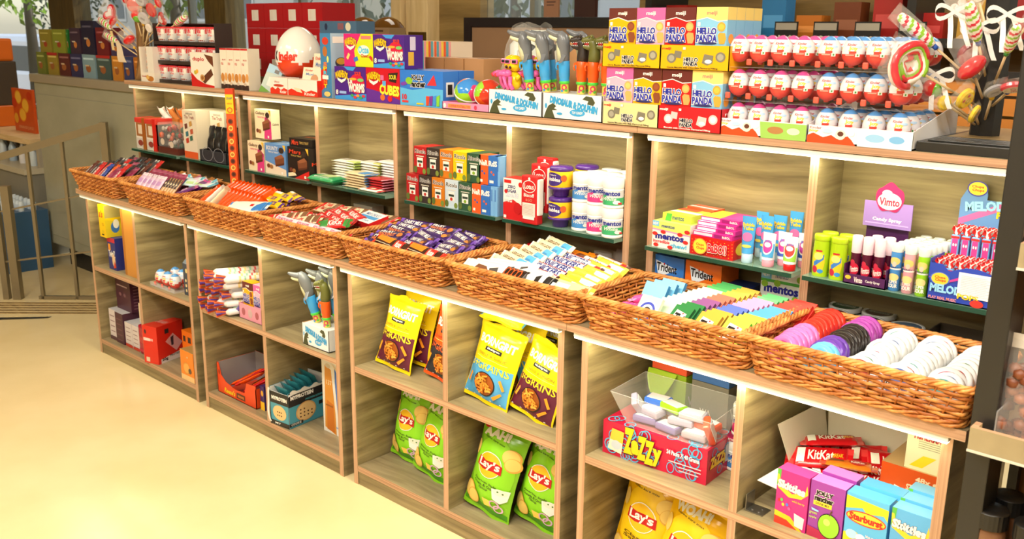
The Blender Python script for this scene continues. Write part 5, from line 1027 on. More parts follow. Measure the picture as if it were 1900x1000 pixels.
# dinosaur and dolphin tray, pens, seal toys
def ddbox(x, y, z, lab):
    t = thing('toy_pen_tray', lab, 'display box', (x, y, z)); Wd, D, H = .234, .135, .079
    b = MB(); wc = mat((236, 238, 240), .35)
    b.box(0, Wd, 0, D, 0, .003, wc); b.box(0, Wd, 0, .002, 0, H, wc); b.box(0, .002, 0, D, 0, H, CARD); b.box(Wd-.002, Wd, 0, D, 0, H, wc); b.box(0, Wd, D-.002, D, 0, H, wc); b.box(.002, Wd-.002, .002, D-.002, H-.004, H-.002, mat((222, 222, 224), .6))
    bt = C(60, 160, 216); dn = C(74, 78, 50)
    b.art([('e', .6, .3, .13, .14, bt), T('TOY CANDY', .6, .3, .18, .1, wht, b=.05), ('p', [(.02, .02), (.06, .3), (.1, .5), (.18, .62), (.24, .5), (.2, .42), (.26, .36), (.17, .34), (.22, .04)], dn), ('p', [(.68, .84), (.74, .97), (.84, .94), (.89, .74), (.86, .62), (.76, .66), (.78, .78)], dn), ('e', .06, .5, .02, .1, bt), ('e', .3, .22, .05, .05, bt), T('DINOSAUR & DOLPHIN', .53, .6, .8, .24, bt, b=.18, rot=-.14)], fF(0, Wd, 0, 0, H), Wd/H)
    b.build('carton', t); return t
ddbox(2.588, .272, ZT, 'white dinosaur and dolphin toy tray under the yellow seal toys')
ddbox(2.826, .272, ZT, 'white dinosaur and dolphin toy tray beside the yellow biscuit trays')
GREY = mat((112, 116, 122), .25); CRE = mat((206, 210, 176), .3); LB = mat((60, 160, 226), .3); OR_ = mat((236, 92, 26), .3); LG = mat((80, 206, 70), .3)
OLV = mat((96, 98, 44), .4); BRN = mat((48, 38, 34), .4)
def pen(kind, body, lab, loc, rot=(0, 0, 0)):
    t = thing('dolphin_toy_pen' if kind == 'dolphin' else 'dinosaur_toy_pen', lab, 'toy', loc, 0, None, rot)
    b = MB(); b.lathe([(.0125, 0), (.0135, .002), (.0135, .03)], mat((214, 206, 90), .2), 16)
    b.art([('ring', .5, .6, .3, .36, C(206, 50, 80), .5), ('e', .7, .25, .16, .16, C(90, 180, 60)), ('e', .25, .2, .14, .16, [C(226, 90, 150), C(60, 140, 200)][kind == 'dolphin'])], lambda u, v, h: ((.0137+h)*sin((u-.5)*2.2), -(.0137+h)*cos((u-.5)*2.2), .003+v*.026), 1.1, curved=6); b.build('candy_tube', t)
    b = MB(); b.lathe([(.0165, .03), (.017, .031), (.017, .037), (.0165, .038)], LG, 18); b.build('ring', t)
    b = MB(); b.lathe([(.0158, .038), (.0162, .05), (.0175, .052), (.018, .098), (.017, .1), (.0, .1)], body, 20); b.build('barrel', t)
    b = MB(); b.box(-.024, -.016, -.004, .004, .088, .096, body); b.tube([(-.023, 0, .094), (-.026, 0, .08), (-.022, 0, .072)], .0028, body, 6); b.build('clip', t)
    hm = GREY if kind == 'dolphin' else (OLV if kind == 'olive' else BRN)
    b = MB()
    if kind == 'dolphin':
        b.tube([(0, 0, .098), (0, 0, .115), (-.001, 0, .135), (-.002, 0, .155), (-.006, 0, .172), (-.013, 0, .181), (-.02, 0, .182)], [.017, .018, .02, .021, .0195, .014, .008], hm, 14)
        b.tube([(-.012, 0, .178), (-.028, 0, .182), (-.044, 0, .191), (-.053, 0, .197)], [.014, .0105, .0075, .004], hm, 10)
        b.build('head', t)
        b = MB(); b.tube([(-.009, 0, .166), (-.024, 0, .167), (-.04, 0, .173), (-.047, 0, .178)], [.011, .0085, .006, .003], CRE, 10); b.build('lower_jaw', t)
        b = MB(); b.tube([(-.014, -.001, .176), (-.028, -.001, .1765), (-.036, -.001, .180)], [.006, .0035, .002], C(110, 30, 40), 8); b.build('mouth', t)
        b = MB(); b.tube([(-.005, -.0, .101), (-.0065, -.0, .13), (-.010, -.0, .165)], [.0155, .0175, .0135], CRE, 12); b.build('belly', t)
        b = MB()
        for s in (-1, 1):
            pts = [(-.004, s*.016, .122), (.004, s*.02, .118), (-.006, s*.034, .098), (-.014, s*.036, .094)]
            b.add([(x, y, z) for x, y, z in pts]+[(x+.004, y+.001, z) for x, y, z in pts], [(0, 1, 2, 3), (7, 6, 5, 4), (0, 4, 5, 1), (1, 5, 6, 2), (2, 6, 7, 3), (3, 7, 4, 0)], GREY)
        b.add([(.016, -.002, .15), (.016, .002, .15), (.034, 0, .138), (.018, -.002, .125), (.018, .002, .125)], [(0, 2, 3), (1, 4, 2), (0, 1, 2), (3, 2, 4)], GREY); b.build('fins', t)
    else:
        b.tube([(0, 0, .098), (.002, 0, .112), (.003, 0, .13), (.001, 0, .146), (-.004, 0, .158), (-.012, 0, .165)], [.0175, .019, .0175, .0165, .0165, .012], hm, 14)
        b.tube([(-.004, 0, .163), (-.018, 0, .166), (-.032, 0, .162), (-.038, 0, .158)], [.015, .0115, .0085, .005], hm, 10)
        b.ball((-.008, -.009, .175), .0055, hm, 8); b.ball((-.008, .009, .175), .0055, hm, 8); b.ball((-.033, 0, .168), .004, hm, 8)
        for k in range(4): b.ball((.016-.003*k, 0, .12+.014*k), .005, hm, 6)
        b.build('head', t)
        b = MB(); b.tube([(-.004, 0, .146), (-.018, 0, .142), (-.03, 0, .145), (-.034, 0, .148)], [.012, .0088, .006, .003], hm, 10); b.build('lower_jaw', t)
        b = MB(); b.tube([(-.006, 0, .154), (-.02, 0, .153), (-.03, 0, .153)], [.0105, .0078, .005], C(150, 24, 30), 8); b.build('mouth', t)
        b = MB()
        for s in (-1, 1):
            for k in range(5): b.ball((-.012-.0055*k, s*(.0098-.0012*k), .157-.0004*k), .0017, WHITE, 6); b.ball((-.012-.005*k, s*(.0085-.0011*k), .1475), .0015, WHITE, 6)
        b.build('teeth', t)
    b = MB(); [b.ball((-.011 if kind == 'dolphin' else -.016, s*(.0125 if kind == 'dolphin' else .0105), .176 if kind == 'dolphin' else .170), .0022, BLACK, 6) for s in (-1, 1)]; b.build('eyes', t)
    return t
ZP = ZT+.0775
d0 = pen('dolphin', LB, 'grey dolphin toy pen with blue barrel, first in the front row', (2.735, .315, ZP), (R_(3), R_(-7), 0))
for x, y, rz, l in ((2.80, .32, -6, 'second in the front row'), (2.873, .322, -2, 'third in the front row, most upright'), (2.78, .375, -7, 'first behind the front row'), (2.915, .372, -3, 'second behind the front row, by the dinosaurs')):
    dup(d0, (x, y, ZP), 0, 'grey dolphin toy pen with blue barrel, '+l, None, (R_(2), R_(rz), R_(38+rnd.uniform(-8, 8))))
d0.rotation_euler = (R_(2), R_(-7), R_(40))
p0 = pen('brown', OR_, 'dark brown dinosaur toy pen with orange barrel', (2.94, .322, ZP)); p1 = pen('olive', OR_, 'olive dinosaur toy pen with orange barrel, in full view', (2.99, .315, ZP)); p0.rotation_euler.z = R_(38); p1.rotation_euler.z = R_(38)
dup(p1, (3.037, .322, ZP), R_(40), 'olive dinosaur toy pen with orange barrel, half hidden by the biscuit boxes'); dup(p0, (3.02, .375, ZP), R_(36), 'dark brown dinosaur toy pen in the rear row')
def seal(loc, lab, hc=(244, 206, 20), gl=(232, 110, 170), rz=0):
    t = thing('seal_toy', lab, 'toy', loc, rz); Y_ = mat(hc, .25); P_ = mat((236, 100, 170), .25); G_ = mat(gl, .25)
    b = MB(); b.ball((0, 0, .03), .024, Y_, 14, sz=1.25); b.ball((0, 0, .086), .027, Y_, 16); b.build('body', t)
    b = MB()
    for s in (-1, 1): b.rbox(-.014+s*.013-.011+.014, -.014+s*.013+.011+.014, -.029, -.022, .085, .1, G_, .003)
    b.build('glasses_frame', t)
    b = MB()
    for s in (-1, 1): b.rbox(s*.013-.007, s*.013+.007, -.0305, -.028, .088, .097, BLACK, .002)
    b.build('lenses', t)
    b = MB(); b.ball((-.004, -.024, .074), .005, C(60, 30, 30), 8); b.build('mouth', t)
    b = MB(); b.tube([(-.004, -.03, .052), (-.03, -.035, .055), (-.046, -.036, .05)], [.01, .009, .008], P_, 10); b.ball((-.008, -.03, .055), .012, P_, 10); b.tube([(-.0, -.03, .045), (.0, -.032, .02), (.014, -.036, .004)], .007, P_, 8); b.tube([(-.022, -.034, .046), (-.018, -.03, .02), (-.004, -.03, .004)], .006, P_, 8); b.tube([(.02, -.022, .036), (.03, -.026, .05)], .007, Y_, 8); b.build('water_blaster', t)
    b = MB(); b.tube([(-.046, -.036, .05), (-.052, -.037, .047)], .007, C(226, 50, 60), 8); b.build('nozzle', t)
    return t
s0 = seal((2.655, .315, ZP), 'yellow seal toy in pink sunglasses, nearest the football tubs', rz=R_(8)); s0.location = (2.632, .335, ZP)
dup(s0, (2.675, .305, ZP-.004+.004), R_(12), 'yellow seal toy in pink sunglasses, lowest and foremost')
seal((2.70, .355, ZP), 'pink toy with yellow sunglasses behind the yellow ones', (236, 100, 170), (236, 200, 30), R_(10)); dup(s0, (2.735, .36, ZP), R_(30), 'yellow seal toy half hidden behind the dolphins')
t = thing('bottle_bag', 'crinkled clear bag with pale bottles behind the seal toys', 'bag', (2.60, .50, ZT))
b = MB(); b.lathe([(.06, 0), (.07, .02), (.07, .2), (.03, .235), (.03, .27), (0, .27)], mat((206, 214, 206), .2), 18); b.lathe([(.05, 0), (.05, .22), (.02, .25), (.02, .265), (0, .265)], mat((214, 220, 214), .2), 16, cx=-.09, cy=.03); b.build('bottles', t)
b = MB(); b.grid(lambda u, v: ((.12*(1-.35*v**3)+.009*sin(37*u+19*v))*sin(2*pi*u)-.03, (.08*(1-.5*v**3)+.009*sin(29*u+15*v))*cos(2*pi*u), v*.285+.012*sin(17*u)*v), 40, 10, FILM, False); b.build('film', t)
t = thing('torn_carton', 'torn open brown carton with raised pointed flap behind the dolphins', 'carton', (2.62, .60, ZT))
b = MB(); b.box(0, .5, 0, .14, 0, .23, CARD); b.build('carton', t)
b = MB(); pts = [(.3, .22), (.34, .27), (.40, .30), (.41, .315), (.43, .29), (.5, .28), (.5, .22)]
b.add([(x, -.002, z) for x, z in pts]+[(x, .003, z) for x, z in pts], [list(range(7))[::-1], list(range(7, 14))]+[[i, (i+1) % 7, 7+(i+1) % 7, 7+i] for i in range(7)], mat((226, 180, 110), .7)); b.build('flap', t)
# panda biscuit packs (lettering and biscuits only)
def cookies(cc, l=.0): return [('e', .82, .69, .13, .075, mat(cc)), ('e', .82, .69, .09, .045, mat(tuple(min(255, int(v*1.15)) for v in cc))), ('p', [(.72, .56), (.78, .6), (.95, .59), (.99, .5), (.94, .42), (.78, .42)], mat(cc)), ('e', .45, .07, .12, .04, mat(cc))]
HPC = {'yellow': ((234, 174, 8), (96, 34, 24), (130, 66, 34)), 'pink': ((240, 176, 200), (206, 96, 160), (236, 170, 96)), 'red': ((200, 24, 26), (96, 30, 24), (236, 160, 90)), 'blue': ((130, 190, 226), (240, 214, 120), (232, 160, 60))}
HP0 = {}
def hp(cn, loc, lab):
    if cn not in HP0:
        base, top, ck = HPC[cn]
        HP0[cn] = carton('panda_biscuit_box', lab, 'box', .096, .045, .165, base, loc, 0,
          F=[('p', [(0, .8), (.35, .84), (.7, .78), (1, .8), (1, 1), (0, 1)], mat(top)), ('p', [(0, .79), (.35, .83), (.7, .77), (1, .79), (1, .8), (.7, .785), (.35, .845), (0, .8)], wht), T('meiji', .5, .9, .32, .075, wht if cn != 'blue' else C(226, 120, 110), b=.06), ('r', .05, .7, .14, .76, wht)]
          + cookies(ck)+[T('HELLO', .36, .62, .62, .1, C(40, 50, 160), ol=wht, ow=.2, b=.12), T('PANDA', .37, .505, .66, .11, C(40, 50, 160), ol=wht, ow=.2, b=.12), ('e', .4, .43, .3, .02, C(40, 40, 100))],
          R=[('r', 0, .8, 1, 1, mat(top))]+[('e', .5, .5, .3, .08, mat(ck))])
        o = HP0[cn]
    else: o = HP0[cn].copy(); COL.objects.link(o)
    o.location = loc; return prop(o, lab, 'box')
for tier, seq in ((0, ['pink', 'yellow', 'red', 'blue']), (1, ['yellow', 'pink', 'red', 'blue'])):
    for i, cn in enumerate(seq):
        for j in range(4 if i == 3 else 3): hp(cn, (3.071+.0985*i+.002*tier, .276+.0465*j, ZT+.0015+(.167 if tier else 0)), '%s panda biscuit box, %s of its file in the %s trays' % (cn, ['front one', 'second', 'third', 'last'][j], ['lower', 'upper'][tier]))
def hptray(x, w, z, c, sub, lab, tc=blk, cm=(120, 116, 100)):
    t = thing('biscuit_tray', lab, 'tray', (x, .268, z)); b = MB(); m = mat(c, .35); H = .066; D = .195
    b.box(0, w, 0, D, -.0, .0012, m); b.box(0, w, 0, .0025, 0, H, m); b.box(0, .002, 0, D, 0, H, m); b.box(w-.002, w, 0, D, 0, H, m)
    g = mat(cm)
    b.art([T('meiji', .09, .84, .13, .12, red if tc is blk else wht, b=.08), ('e', .17, .46, .07, .2, g), ('p', [(.2, .5), (.22, .78), (.32, .74), (.31, .46)], g), ('p', [(.62, .3), (.65, .66), (.78, .6), (.77, .3), (.7, .2)], g), ('e', .71, .36, .05, .08, wht), ('e', .88, .55, .07, .2, g), ('e', .17, .46, .045, .13, mat(tuple(min(255, v+40) for v in cm))), ('e', .88, .55, .045, .13, mat(tuple(min(255, v+40) for v in cm))), T('HELLO', .46, .42, .2, .15, C(40, 40, 60), ol=wht, ow=.2, b=.1), T('PANDA', .46, .25, .2, .15, C(40, 40, 60), ol=wht, ow=.2, b=.1), T(sub, .48, .08, .74, .08, tc, b=.06), ('r', .34, .82, .38, .92, wht)], fF(0, w, 0, 0, H), w/H)
    b.art([T('meiji', .3, .75, .4, .2, red if tc is blk else wht, b=.05)], fR(w, 0, D, 0, H), D/H)
    b.build('carton', t)
hptray(3.066, .1985, ZT, (226, 208, 150), 'Cocoa Biscuits with Milk Flavoured Filling', 'pale cream biscuit tray on the board, left of the red one')
hptray(3.265, .2035, ZT, (206, 26, 36), 'Biscuits with Chocolate Flavoured Filling', 'red biscuit tray on the board beside the egg packs', wht, (226, 190, 190))
hptray(3.058, .204, ZT+.167, (232, 178, 14), 'Cocoa Biscuits with Chocolate Flavoured Filling', 'yellow biscuit tray of the upper level, left')
hptray(3.263, .218, ZT+.167, (232, 174, 14), 'Cocoa Biscuits with Chocolate Flavoured Filling', 'yellow biscuit tray of the upper level, right')
# chocolate eggs in clear blister shells
EG = {}; EGGF = glassy('blister_plastic', (250, 236, 236), .05, .05)
def choc_egg(kind, loc, lab, grp):
    if kind not in EG:
        t = thing('chocolate_egg', lab, 'chocolate egg', loc); cap = mat({'pink': (226, 60, 150), 'blue': (70, 150, 220)}[kind], .2); ww = mat((230, 228, 232), .25); rr = mat((216, 44, 14), .25)
        Rr = .028; Hh = .071; n = 20; m_ = 16
        def ef(a, v, h=0): th = pi*v; r = (Rr+h)*sin(th)*(1+.12*cos(th)); return (r*sin(a), -r*cos(a), .006+Hh*.5*(1-cos(th))+(h if v > .5 else -h)*abs(cos(th)))
        b = MB(); vs = [ef(2*pi*i/n, j/m_) for j in range(m_+1) for i in range(n)]; G = {0: [], 1: [], 2: []}
        for j in range(m_):
            for i in range(n): k = 0 if j/m_ < .42+(.035 if i % 5 < 2 else 0) else (2 if j/m_ > .73 else 1); G[k].append([j*n+i, j*n+(i+1) % n, (j+1)*n+(i+1) % n, (j+1)*n+i])
        for k, mm in ((0, rr), (1, ww), (2, cap)): b.add(vs, G[k], mm, True)
        b.art([T('Kinder', .42, .82, .5, .13, C(190, 60, 60), b=.06), T('Joy', .5, .62, .4, .2, yel, b=.12), ('e', .75, .7, .18, .06, C(170, 206, 236)), ('r', .15, .3, .55, .34, C(240, 180, 160)), ('r', .6, .24, .8, .4, wht), ('e', .7, .32, .04, .05, C(40, 150, 60))], lambda u, v, h: ef((u-.5)*1.9+.35, .27+.46*v, h), 1.1, curved=8)
        b.build('shell', t)
        b = MB(); vs = [ef(2*pi*i/n, j/10, .0016) for j in range(11) for i in range(n)]
        b.add(vs, [[j*n+i, j*n+(i+1) % n, (j+1)*n+(i+1) % n, (j+1)*n+i] for j in range(10) for i in range(n)], EGGF, True)
        b.lathe([(.0288, .0335), (.0305, .034), (.0305, .0352), (.0288, .0357)], FILM, n); b.build('blister', t)
        b = MB(); b.rbox(-.026, -.012, -.026, -.019, .0, .016, C(236, 90, 70), .003); b.build('spoon_tab', t)
        EG[kind] = t
        t['group'] = grp; return t
    return dup(EG[kind], loc, 0, lab, grp)
for tier in range(3):
    for i in range(8):
        kd = 'pink' if i < 4 else 'blue'
        for j in range(4):
            if j == 3 and tier < 2 and i not in (3, 7): continue
            x = 3.497+.061*i+(.008 if i > 3 else 0)-.004*tier+(.0 if j % 2 == 0 else -.0); y = .308+.06*j; z = ZT+.008+.0885*tier
            if j == 0: lab = '%s topped chocolate egg, %s in the front row of the %s tier' % (kd, ORD[i % 4], ['bottom', 'middle', 'top'][tier]); g = None
            else: lab = '%s topped chocolate egg behind the front row of the %s tier' % (kd, ['bottom', 'middle', 'top'][tier]); g = '%s eggs behind the front row, %s tier' % (kd, ['bottom', 'middle', 'top'][tier])
            choc_egg(kd, (x, y, z), lab, g)
for s, (x, w, kd) in enumerate(((3.462, .252, 'pink'), (3.717, .264, 'blue'))):
    t = thing('egg_tray', 'white and orange egg display tray with clear inner shelves, %s eggs' % kd, 'tray', (x, .272, ZT)); b = MB(); wc = C(238, 238, 240); D = .30
    b.box(0, w, 0, D, 0, .004, wc); b.box(0, w, 0, .0025, 0, .044, wc); b.add([(w, 0, 0), (w, D, 0), (w, D, .12), (w, D*.8, .09), (w, 0, .044), (w-.002, 0, 0), (w-.002, D, 0), (w-.002, D, .12), (w-.002, D*.8, .09), (w-.002, 0, .044)], [(0, 1, 2, 3, 4), (9, 8, 7, 6, 5), (4, 3, 8, 9), (3, 2, 7, 8)], wc); b.box(0, .002, 0, D, 0, .044, wc)
    b.art([('p', [(0, 0), (.48, 0), (.44, .3), (.4, .5), (.3, .3), (.24, .5), (.16, .34), (.06, .56), (0, .4)], C(226, 70, 20)), T('Kinder', .08, .86, .12, .14, blk if 0 else C(150, 60, 60)), T('Joy', .06, .68, .1, .16, yel, b=.08), ('e', .33, .55, .05, .28, C(238, 226, 206)), ('e', .33, .6, .03, .14, C(96, 50, 34)), ('e', .2, .7, .05, .12, C(180, 210, 236)), ('e', .43, .66, .035, .16, C(210, 226, 240)),
      ('p', [(.5, 0), (1, 0), (1, .95), (.48, .95)], C(150, 196, 90) if s == 0 else C(214, 232, 244)), ('e', .66, .5, .09, .22, C(170, 120, 70) if s == 0 else C(150, 196, 230)), ('e', .86, .5, .07, .2, C(226, 230, 190) if s == 0 else C(120, 180, 226))], fF(0, w, 0, 0, .044), w/.044)
    b.build('carton', t)
    b = MB()
    for k in (1, 2): b.box(.003, w-.003, .004, D-.03, .0885*k+.0015, .0885*k+.0025, CLEAR)
    b.build('clear_shelf', t)

# ------------------------------------------------------------------ lollipops
def lolly(kind, p0, p1, lab, face=(.55, -.83, .1), tie=None, size=1.0, colr=(214, 40, 40)):
    p0 = Vector(p0); p1 = Vector(p1); d = (p1-p0).normalized(); n = Vector(face); n = (n-d*n.dot(d)).normalized(); s_ = d.cross(n)
    t = thing('lollipop', lab, 'lollipop', p0); q = p1-p0; M = Matrix(((s_.x, d.x, n.x, q.x), (s_.y, d.y, n.y, q.y), (s_.z, d.z, n.z, q.z), (0, 0, 0, 1)))
    b = MB(); b.tube([(0, 0, 0), q], .0032, mat((222, 196, 150), .5), 8); b.build('stick', t)
    b = MB(); b.M = M; m = mat(colr, .12); k = size
    def flat(pts, th, mm):
        N = len(pts); v = []
        for sc, z in ((.8, -th), (1, -th*.5), (1, th*.5), (.8, th)): v += [(x*sc, y*sc if 0 else (y-.02*k)*sc+.02*k, z) for x, y in pts]
        b.add(v, [list(range(N))[::-1], list(range(3*N, 4*N))]+[[r*N+i, r*N+(i+1) % N, (r+1)*N+(i+1) % N, (r+1)*N+i] for r in range(3) for i in range(N)], mm)
    top = .05*k
    if kind == 'heart': flat([(.0022*k*16*sin(a)**3*.95, .0022*k*(13*cos(a)-5*cos(2*a)-2*cos(3*a)-cos(4*a))+.04*k) for a in [2*pi*i/28 for i in range(28)]], .008*k, m); flat([(.0014*k*16*sin(a)**3, .0014*k*(13*cos(a)-5*cos(2*a)-2*cos(3*a)-cos(4*a))+.04*k) for a in [2*pi*i/28 for i in range(28)]], .0095*k, mat((214, 206, 206), .2)); top = .09*k
    elif kind in ('disc', 'emoji', 'silver', 'love', 'drop'):
        r = .03*k; flat([(r*cos(a), r*sin(a)+r) for a in [2*pi*i/28 for i in range(28)]], .008*k, m); top = 2*r+.01
        z = .0084*k; fr = lambda u, v, h: ((u-.5)*2*r, v*2*r, z+h)
        if kind == 'emoji': b.art([('e', .34, .62, .09, .07, C(206, 40, 60)), ('e', .66, .62, .09, .07, C(206, 40, 60)), ('ring', .5, .4, .16, .1, C(70, 40, 20), .8)], fr, 1)
        if kind == 'silver': b.art([('e', .5, .5, .42, .42, C(196, 196, 204)), ('r', .3, .4, .7, .6, C(150, 150, 160))], fr, 1)
        if kind == 'love': b.art([('e', .5, .5, .42, .42, C(240, 224, 206)), T('LOVE', .5, .5, .5, .22, C(206, 40, 60), b=.05, rot=-1.2)], fr, 1)
        if kind == 'drop': b.art([T('CANDY', .5, .62, .56, .16, C(60, 60, 90), b=.05), T('PIECES', .5, .44, .56, .16, C(60, 60, 90), b=.05), ('r', .3, .2, .7, .3, C(206, 40, 30))], fr, 1)
    elif kind == 'oval': b.ball((0, .035*k, 0), .03*k, m, 18, sx=.55 if 0 else 1.0, sy=.62, sz=.5); top = .07*k
    elif kind == 'ball': b.ball((0, .022*k, 0), .022*k, m, 14); b.ball((.004, .012*k, .006*k), .018*k, mat((120, 190, 60), .15), 12); top = .05*k
    elif kind == 'melon': b.ball((0, .025*k, 0), .026*k, m, 14, sz=.6); b.ball((.004*k, .012*k, .004*k), .022*k, mat((110, 180, 60), .15), 12, sz=.7); top = .055*k
    elif kind == 'swirl':
        L = .11*k; r = .014*k; nn = 18; seg = 30
        cs = [mat((226, 60, 80), .15), mat((244, 240, 232), .15), mat((150, 206, 60), .15), mat((244, 240, 232), .15)]
        vs = [(r*sin(pi*min(1, max(0, (j/seg))))**.25*cos(2*pi*i/nn) if 0 < j < seg else 0, L*j/seg, r*(sin(pi*j/seg)**.25 if 0 < j < seg else 0)*sin(2*pi*i/nn)) for j in range(seg+1) for i in range(nn)]
        G = {0: [], 1: [], 2: [], 3: []}
        for j in range(seg):
            for i in range(nn): G[int((i/nn*4*1+j/seg*14)) % 4].append([j*nn+i, (j+1)*nn+i, (j+1)*nn+(i+1) % nn, j*nn+(i+1) % nn])
        for c, mm in enumerate(cs): b.add(vs, G[c], mm, True)
        top = L
    elif kind == 'whirl':
        for r_ in range(7):
            pts = []; 
            for i in range(14): a = i*.35+r_*.9; pts.append(((.012+.028*(r_/7))*cos(a)*k, (.012+.028*(r_/7))*sin(a)*k+.04*k, .004*sin(a*3)+(.002*r_)))
            b.tube(pts, .0065*k, [mat((226, 60, 70), .15), mat((244, 240, 230), .15), mat((150, 200, 60), .15)][r_ % 3], 7)
        b.lathe([(0, -.006), (.04*k, -.003), (.04*k, .003), (0, .004)], mat((240, 234, 224), .2), 24, cy=.04*k); top = .085*k
    b.build('candy', t)
    b = MB(); b.M = M; w = .036*k if kind != 'swirl' else .02*k
    b.grid(lambda u, v: (w*(u-.5)*2*min(1, .12+v*3)*(1-.25*max(0, v-.85)/.15), -.012+v*(top+.03), .013*k*sin(pi*u)*min(1, v*3)*(1-v**8)+.0015*sin(23*u+11*v)), 12, 10, FILM, False)
    b.grid(lambda u, v: (w*(.5-u)*2*min(1, .12+v*3), -.012+v*(top+.03), -.013*k*sin(pi*u)*min(1, v*3)*(1-v**8)), 8, 8, FILM, False); b.build('wrapper', t)
    if tie: b = MB(); b.M = M; b.tube([(0, -.012, 0), (0, .0, 0)], .0062, mat(tie, .35), 10); b.build('tie', t)
    return t
def ribbon(p, lab, word=''):
    t = thing('ribbon_tag', lab, 'ribbon', p); b = MB(); wm_ = mat((240, 238, 234), .6)
    b.grid(lambda u, v: (-.045*sin(pi*u)*1.0, -.003*v, .016*sin(2*pi*u)+.01*v), 12, 2, wm_); b.grid(lambda u, v: (.045*sin(pi*u), -.003*v, -.014*sin(2*pi*u)+.01*v), 12, 2, wm_)
    b.grid(lambda u, v: (.012+.03*v+.012*(u-.5), .004*sin(6*v), -.075*v), 3, 6, wm_); b.grid(lambda u, v: (-.01+.01*v+.012*(u-.5), .004*sin(5*v), -.08*v), 3, 6, wm_); b.build('bow', t)
    return t
# right hand stand
t = thing('lollipop_stand', 'black lollipop stand with slatted base and square post', 'stand', (3.985, .285, ZT))
b = MB(); b.rbox(0, .30, 0, .5, 0, .024, BLKM, .002); b.build('base', t)
b = MB()
for k in range(4): b.rbox(.02, .29, .016+.028*k, .032+.028*k, .024, .029, BLKM, .002)
b.build('slats', t)
b = MB(); b.box(.02, .29, .14, .48, .024, .026, mat((150, 126, 84), .35)); b.build('inlay', t)
b = MB(); b.lathe([(.036, .026), (.036, .62)], BLKM, 8, sm=False, cx=.075, cy=.25); b.build('post', t)
P0 = (4.06, .535)
def rp(x, z, y=.45): return (x, y, z)
lolly('swirl', (4.045, .52, 1.545), (3.958, .40, 1.648), 'long swirl stick lollipop leaning out to the left in clear film', tie=(40, 90, 190), size=1.12)
lolly('whirl', (4.045, .52, 1.50), (3.97, .31, 1.585), 'red, white and green plaited heart lollipop below the long stick', size=1.4)
lolly('swirl', (4.055, .52, 1.56), (4.052, .42, 1.66), 'upright swirl lollipop in the middle of the black stand', tie=(40, 90, 190), size=1.1)
lolly('swirl', (4.07, .52, 1.55), (4.125, .40, 1.637), 'green and white swirl lollipop leaning out to the right', tie=(60, 150, 70), size=.95)
lolly('oval', (4.055, .52, 1.51), (4.052, .44, 1.572), 'big red lips shaped lollipop in the middle', size=1.25, colr=(206, 40, 50), face=(.4, -.9, .3))
lolly('emoji', (4.05, .52, 1.46), (4.045, .43, 1.513), 'yellow smiling lollipop with heart eyes', size=.85, colr=(236, 200, 30))
lolly('drop', (4.05, .52, 1.455), (4.068, .42, 1.485), 'yellow candy pieces lollipop below the smiling one', size=.75, colr=(240, 200, 20))
lolly('silver', (4.06, .52, 1.46), (4.1, .42, 1.535), 'silver backed lollipop with yellow tie on the right', tie=(240, 196, 30), size=.72, colr=(150, 150, 156))
lolly('love', (4.07, .52, 1.50), (4.135, .42, 1.548), 'pink rimmed round lollipop with love lettering', tie=(40, 80, 190), size=.9, colr=(226, 60, 80))
lolly('melon', (4.045, .52, 1.46), (3.972, .42, 1.535), 'red and green melon lollipop at the lower left of the stand', size=.85, colr=(206, 50, 50))
lolly('disc', (4.05, .52, 1.45), (4.005, .42, 1.505), 'small yellow lollipop pointing down left', size=.62, colr=(236, 200, 20))
lolly('disc', (4.05, .52, 1.56), (4.03, .50, 1.60), 'dark red foil heart lollipop half hidden behind the stand', size=1.0, colr=(150, 36, 46))
lolly('heart', (4.06, .53, 1.62), (3.99, .50, 1.72), 'pale wrapped lollipop pointing up left at the top edge', size=.6, colr=(226, 200, 190))
lolly('disc', (4.06, .53, 1.62), (4.02, .50, 1.75), 'pale wrapped lollipop straight up at the top edge', size=.6, colr=(232, 214, 196))
lolly('disc', (4.07, .53, 1.60), (4.14, .48, 1.70), 'pale wrapped lollipop pointing up right at the top edge', size=.6, colr=(232, 214, 196))
ribbon((3.972, .40, 1.575), 'white ribbon bow hanging below the plaited heart lollipop'); ribbon((4.115, .40, 1.715), 'white printed ribbon bow at the upper right of the stand'); ribbon((3.985, .44, 1.722), 'white printed ribbon at the upper left of the stand'); ribbon((4.04, .46, 1.69), 'pale ribbon hanging above the upright swirl lollipop')
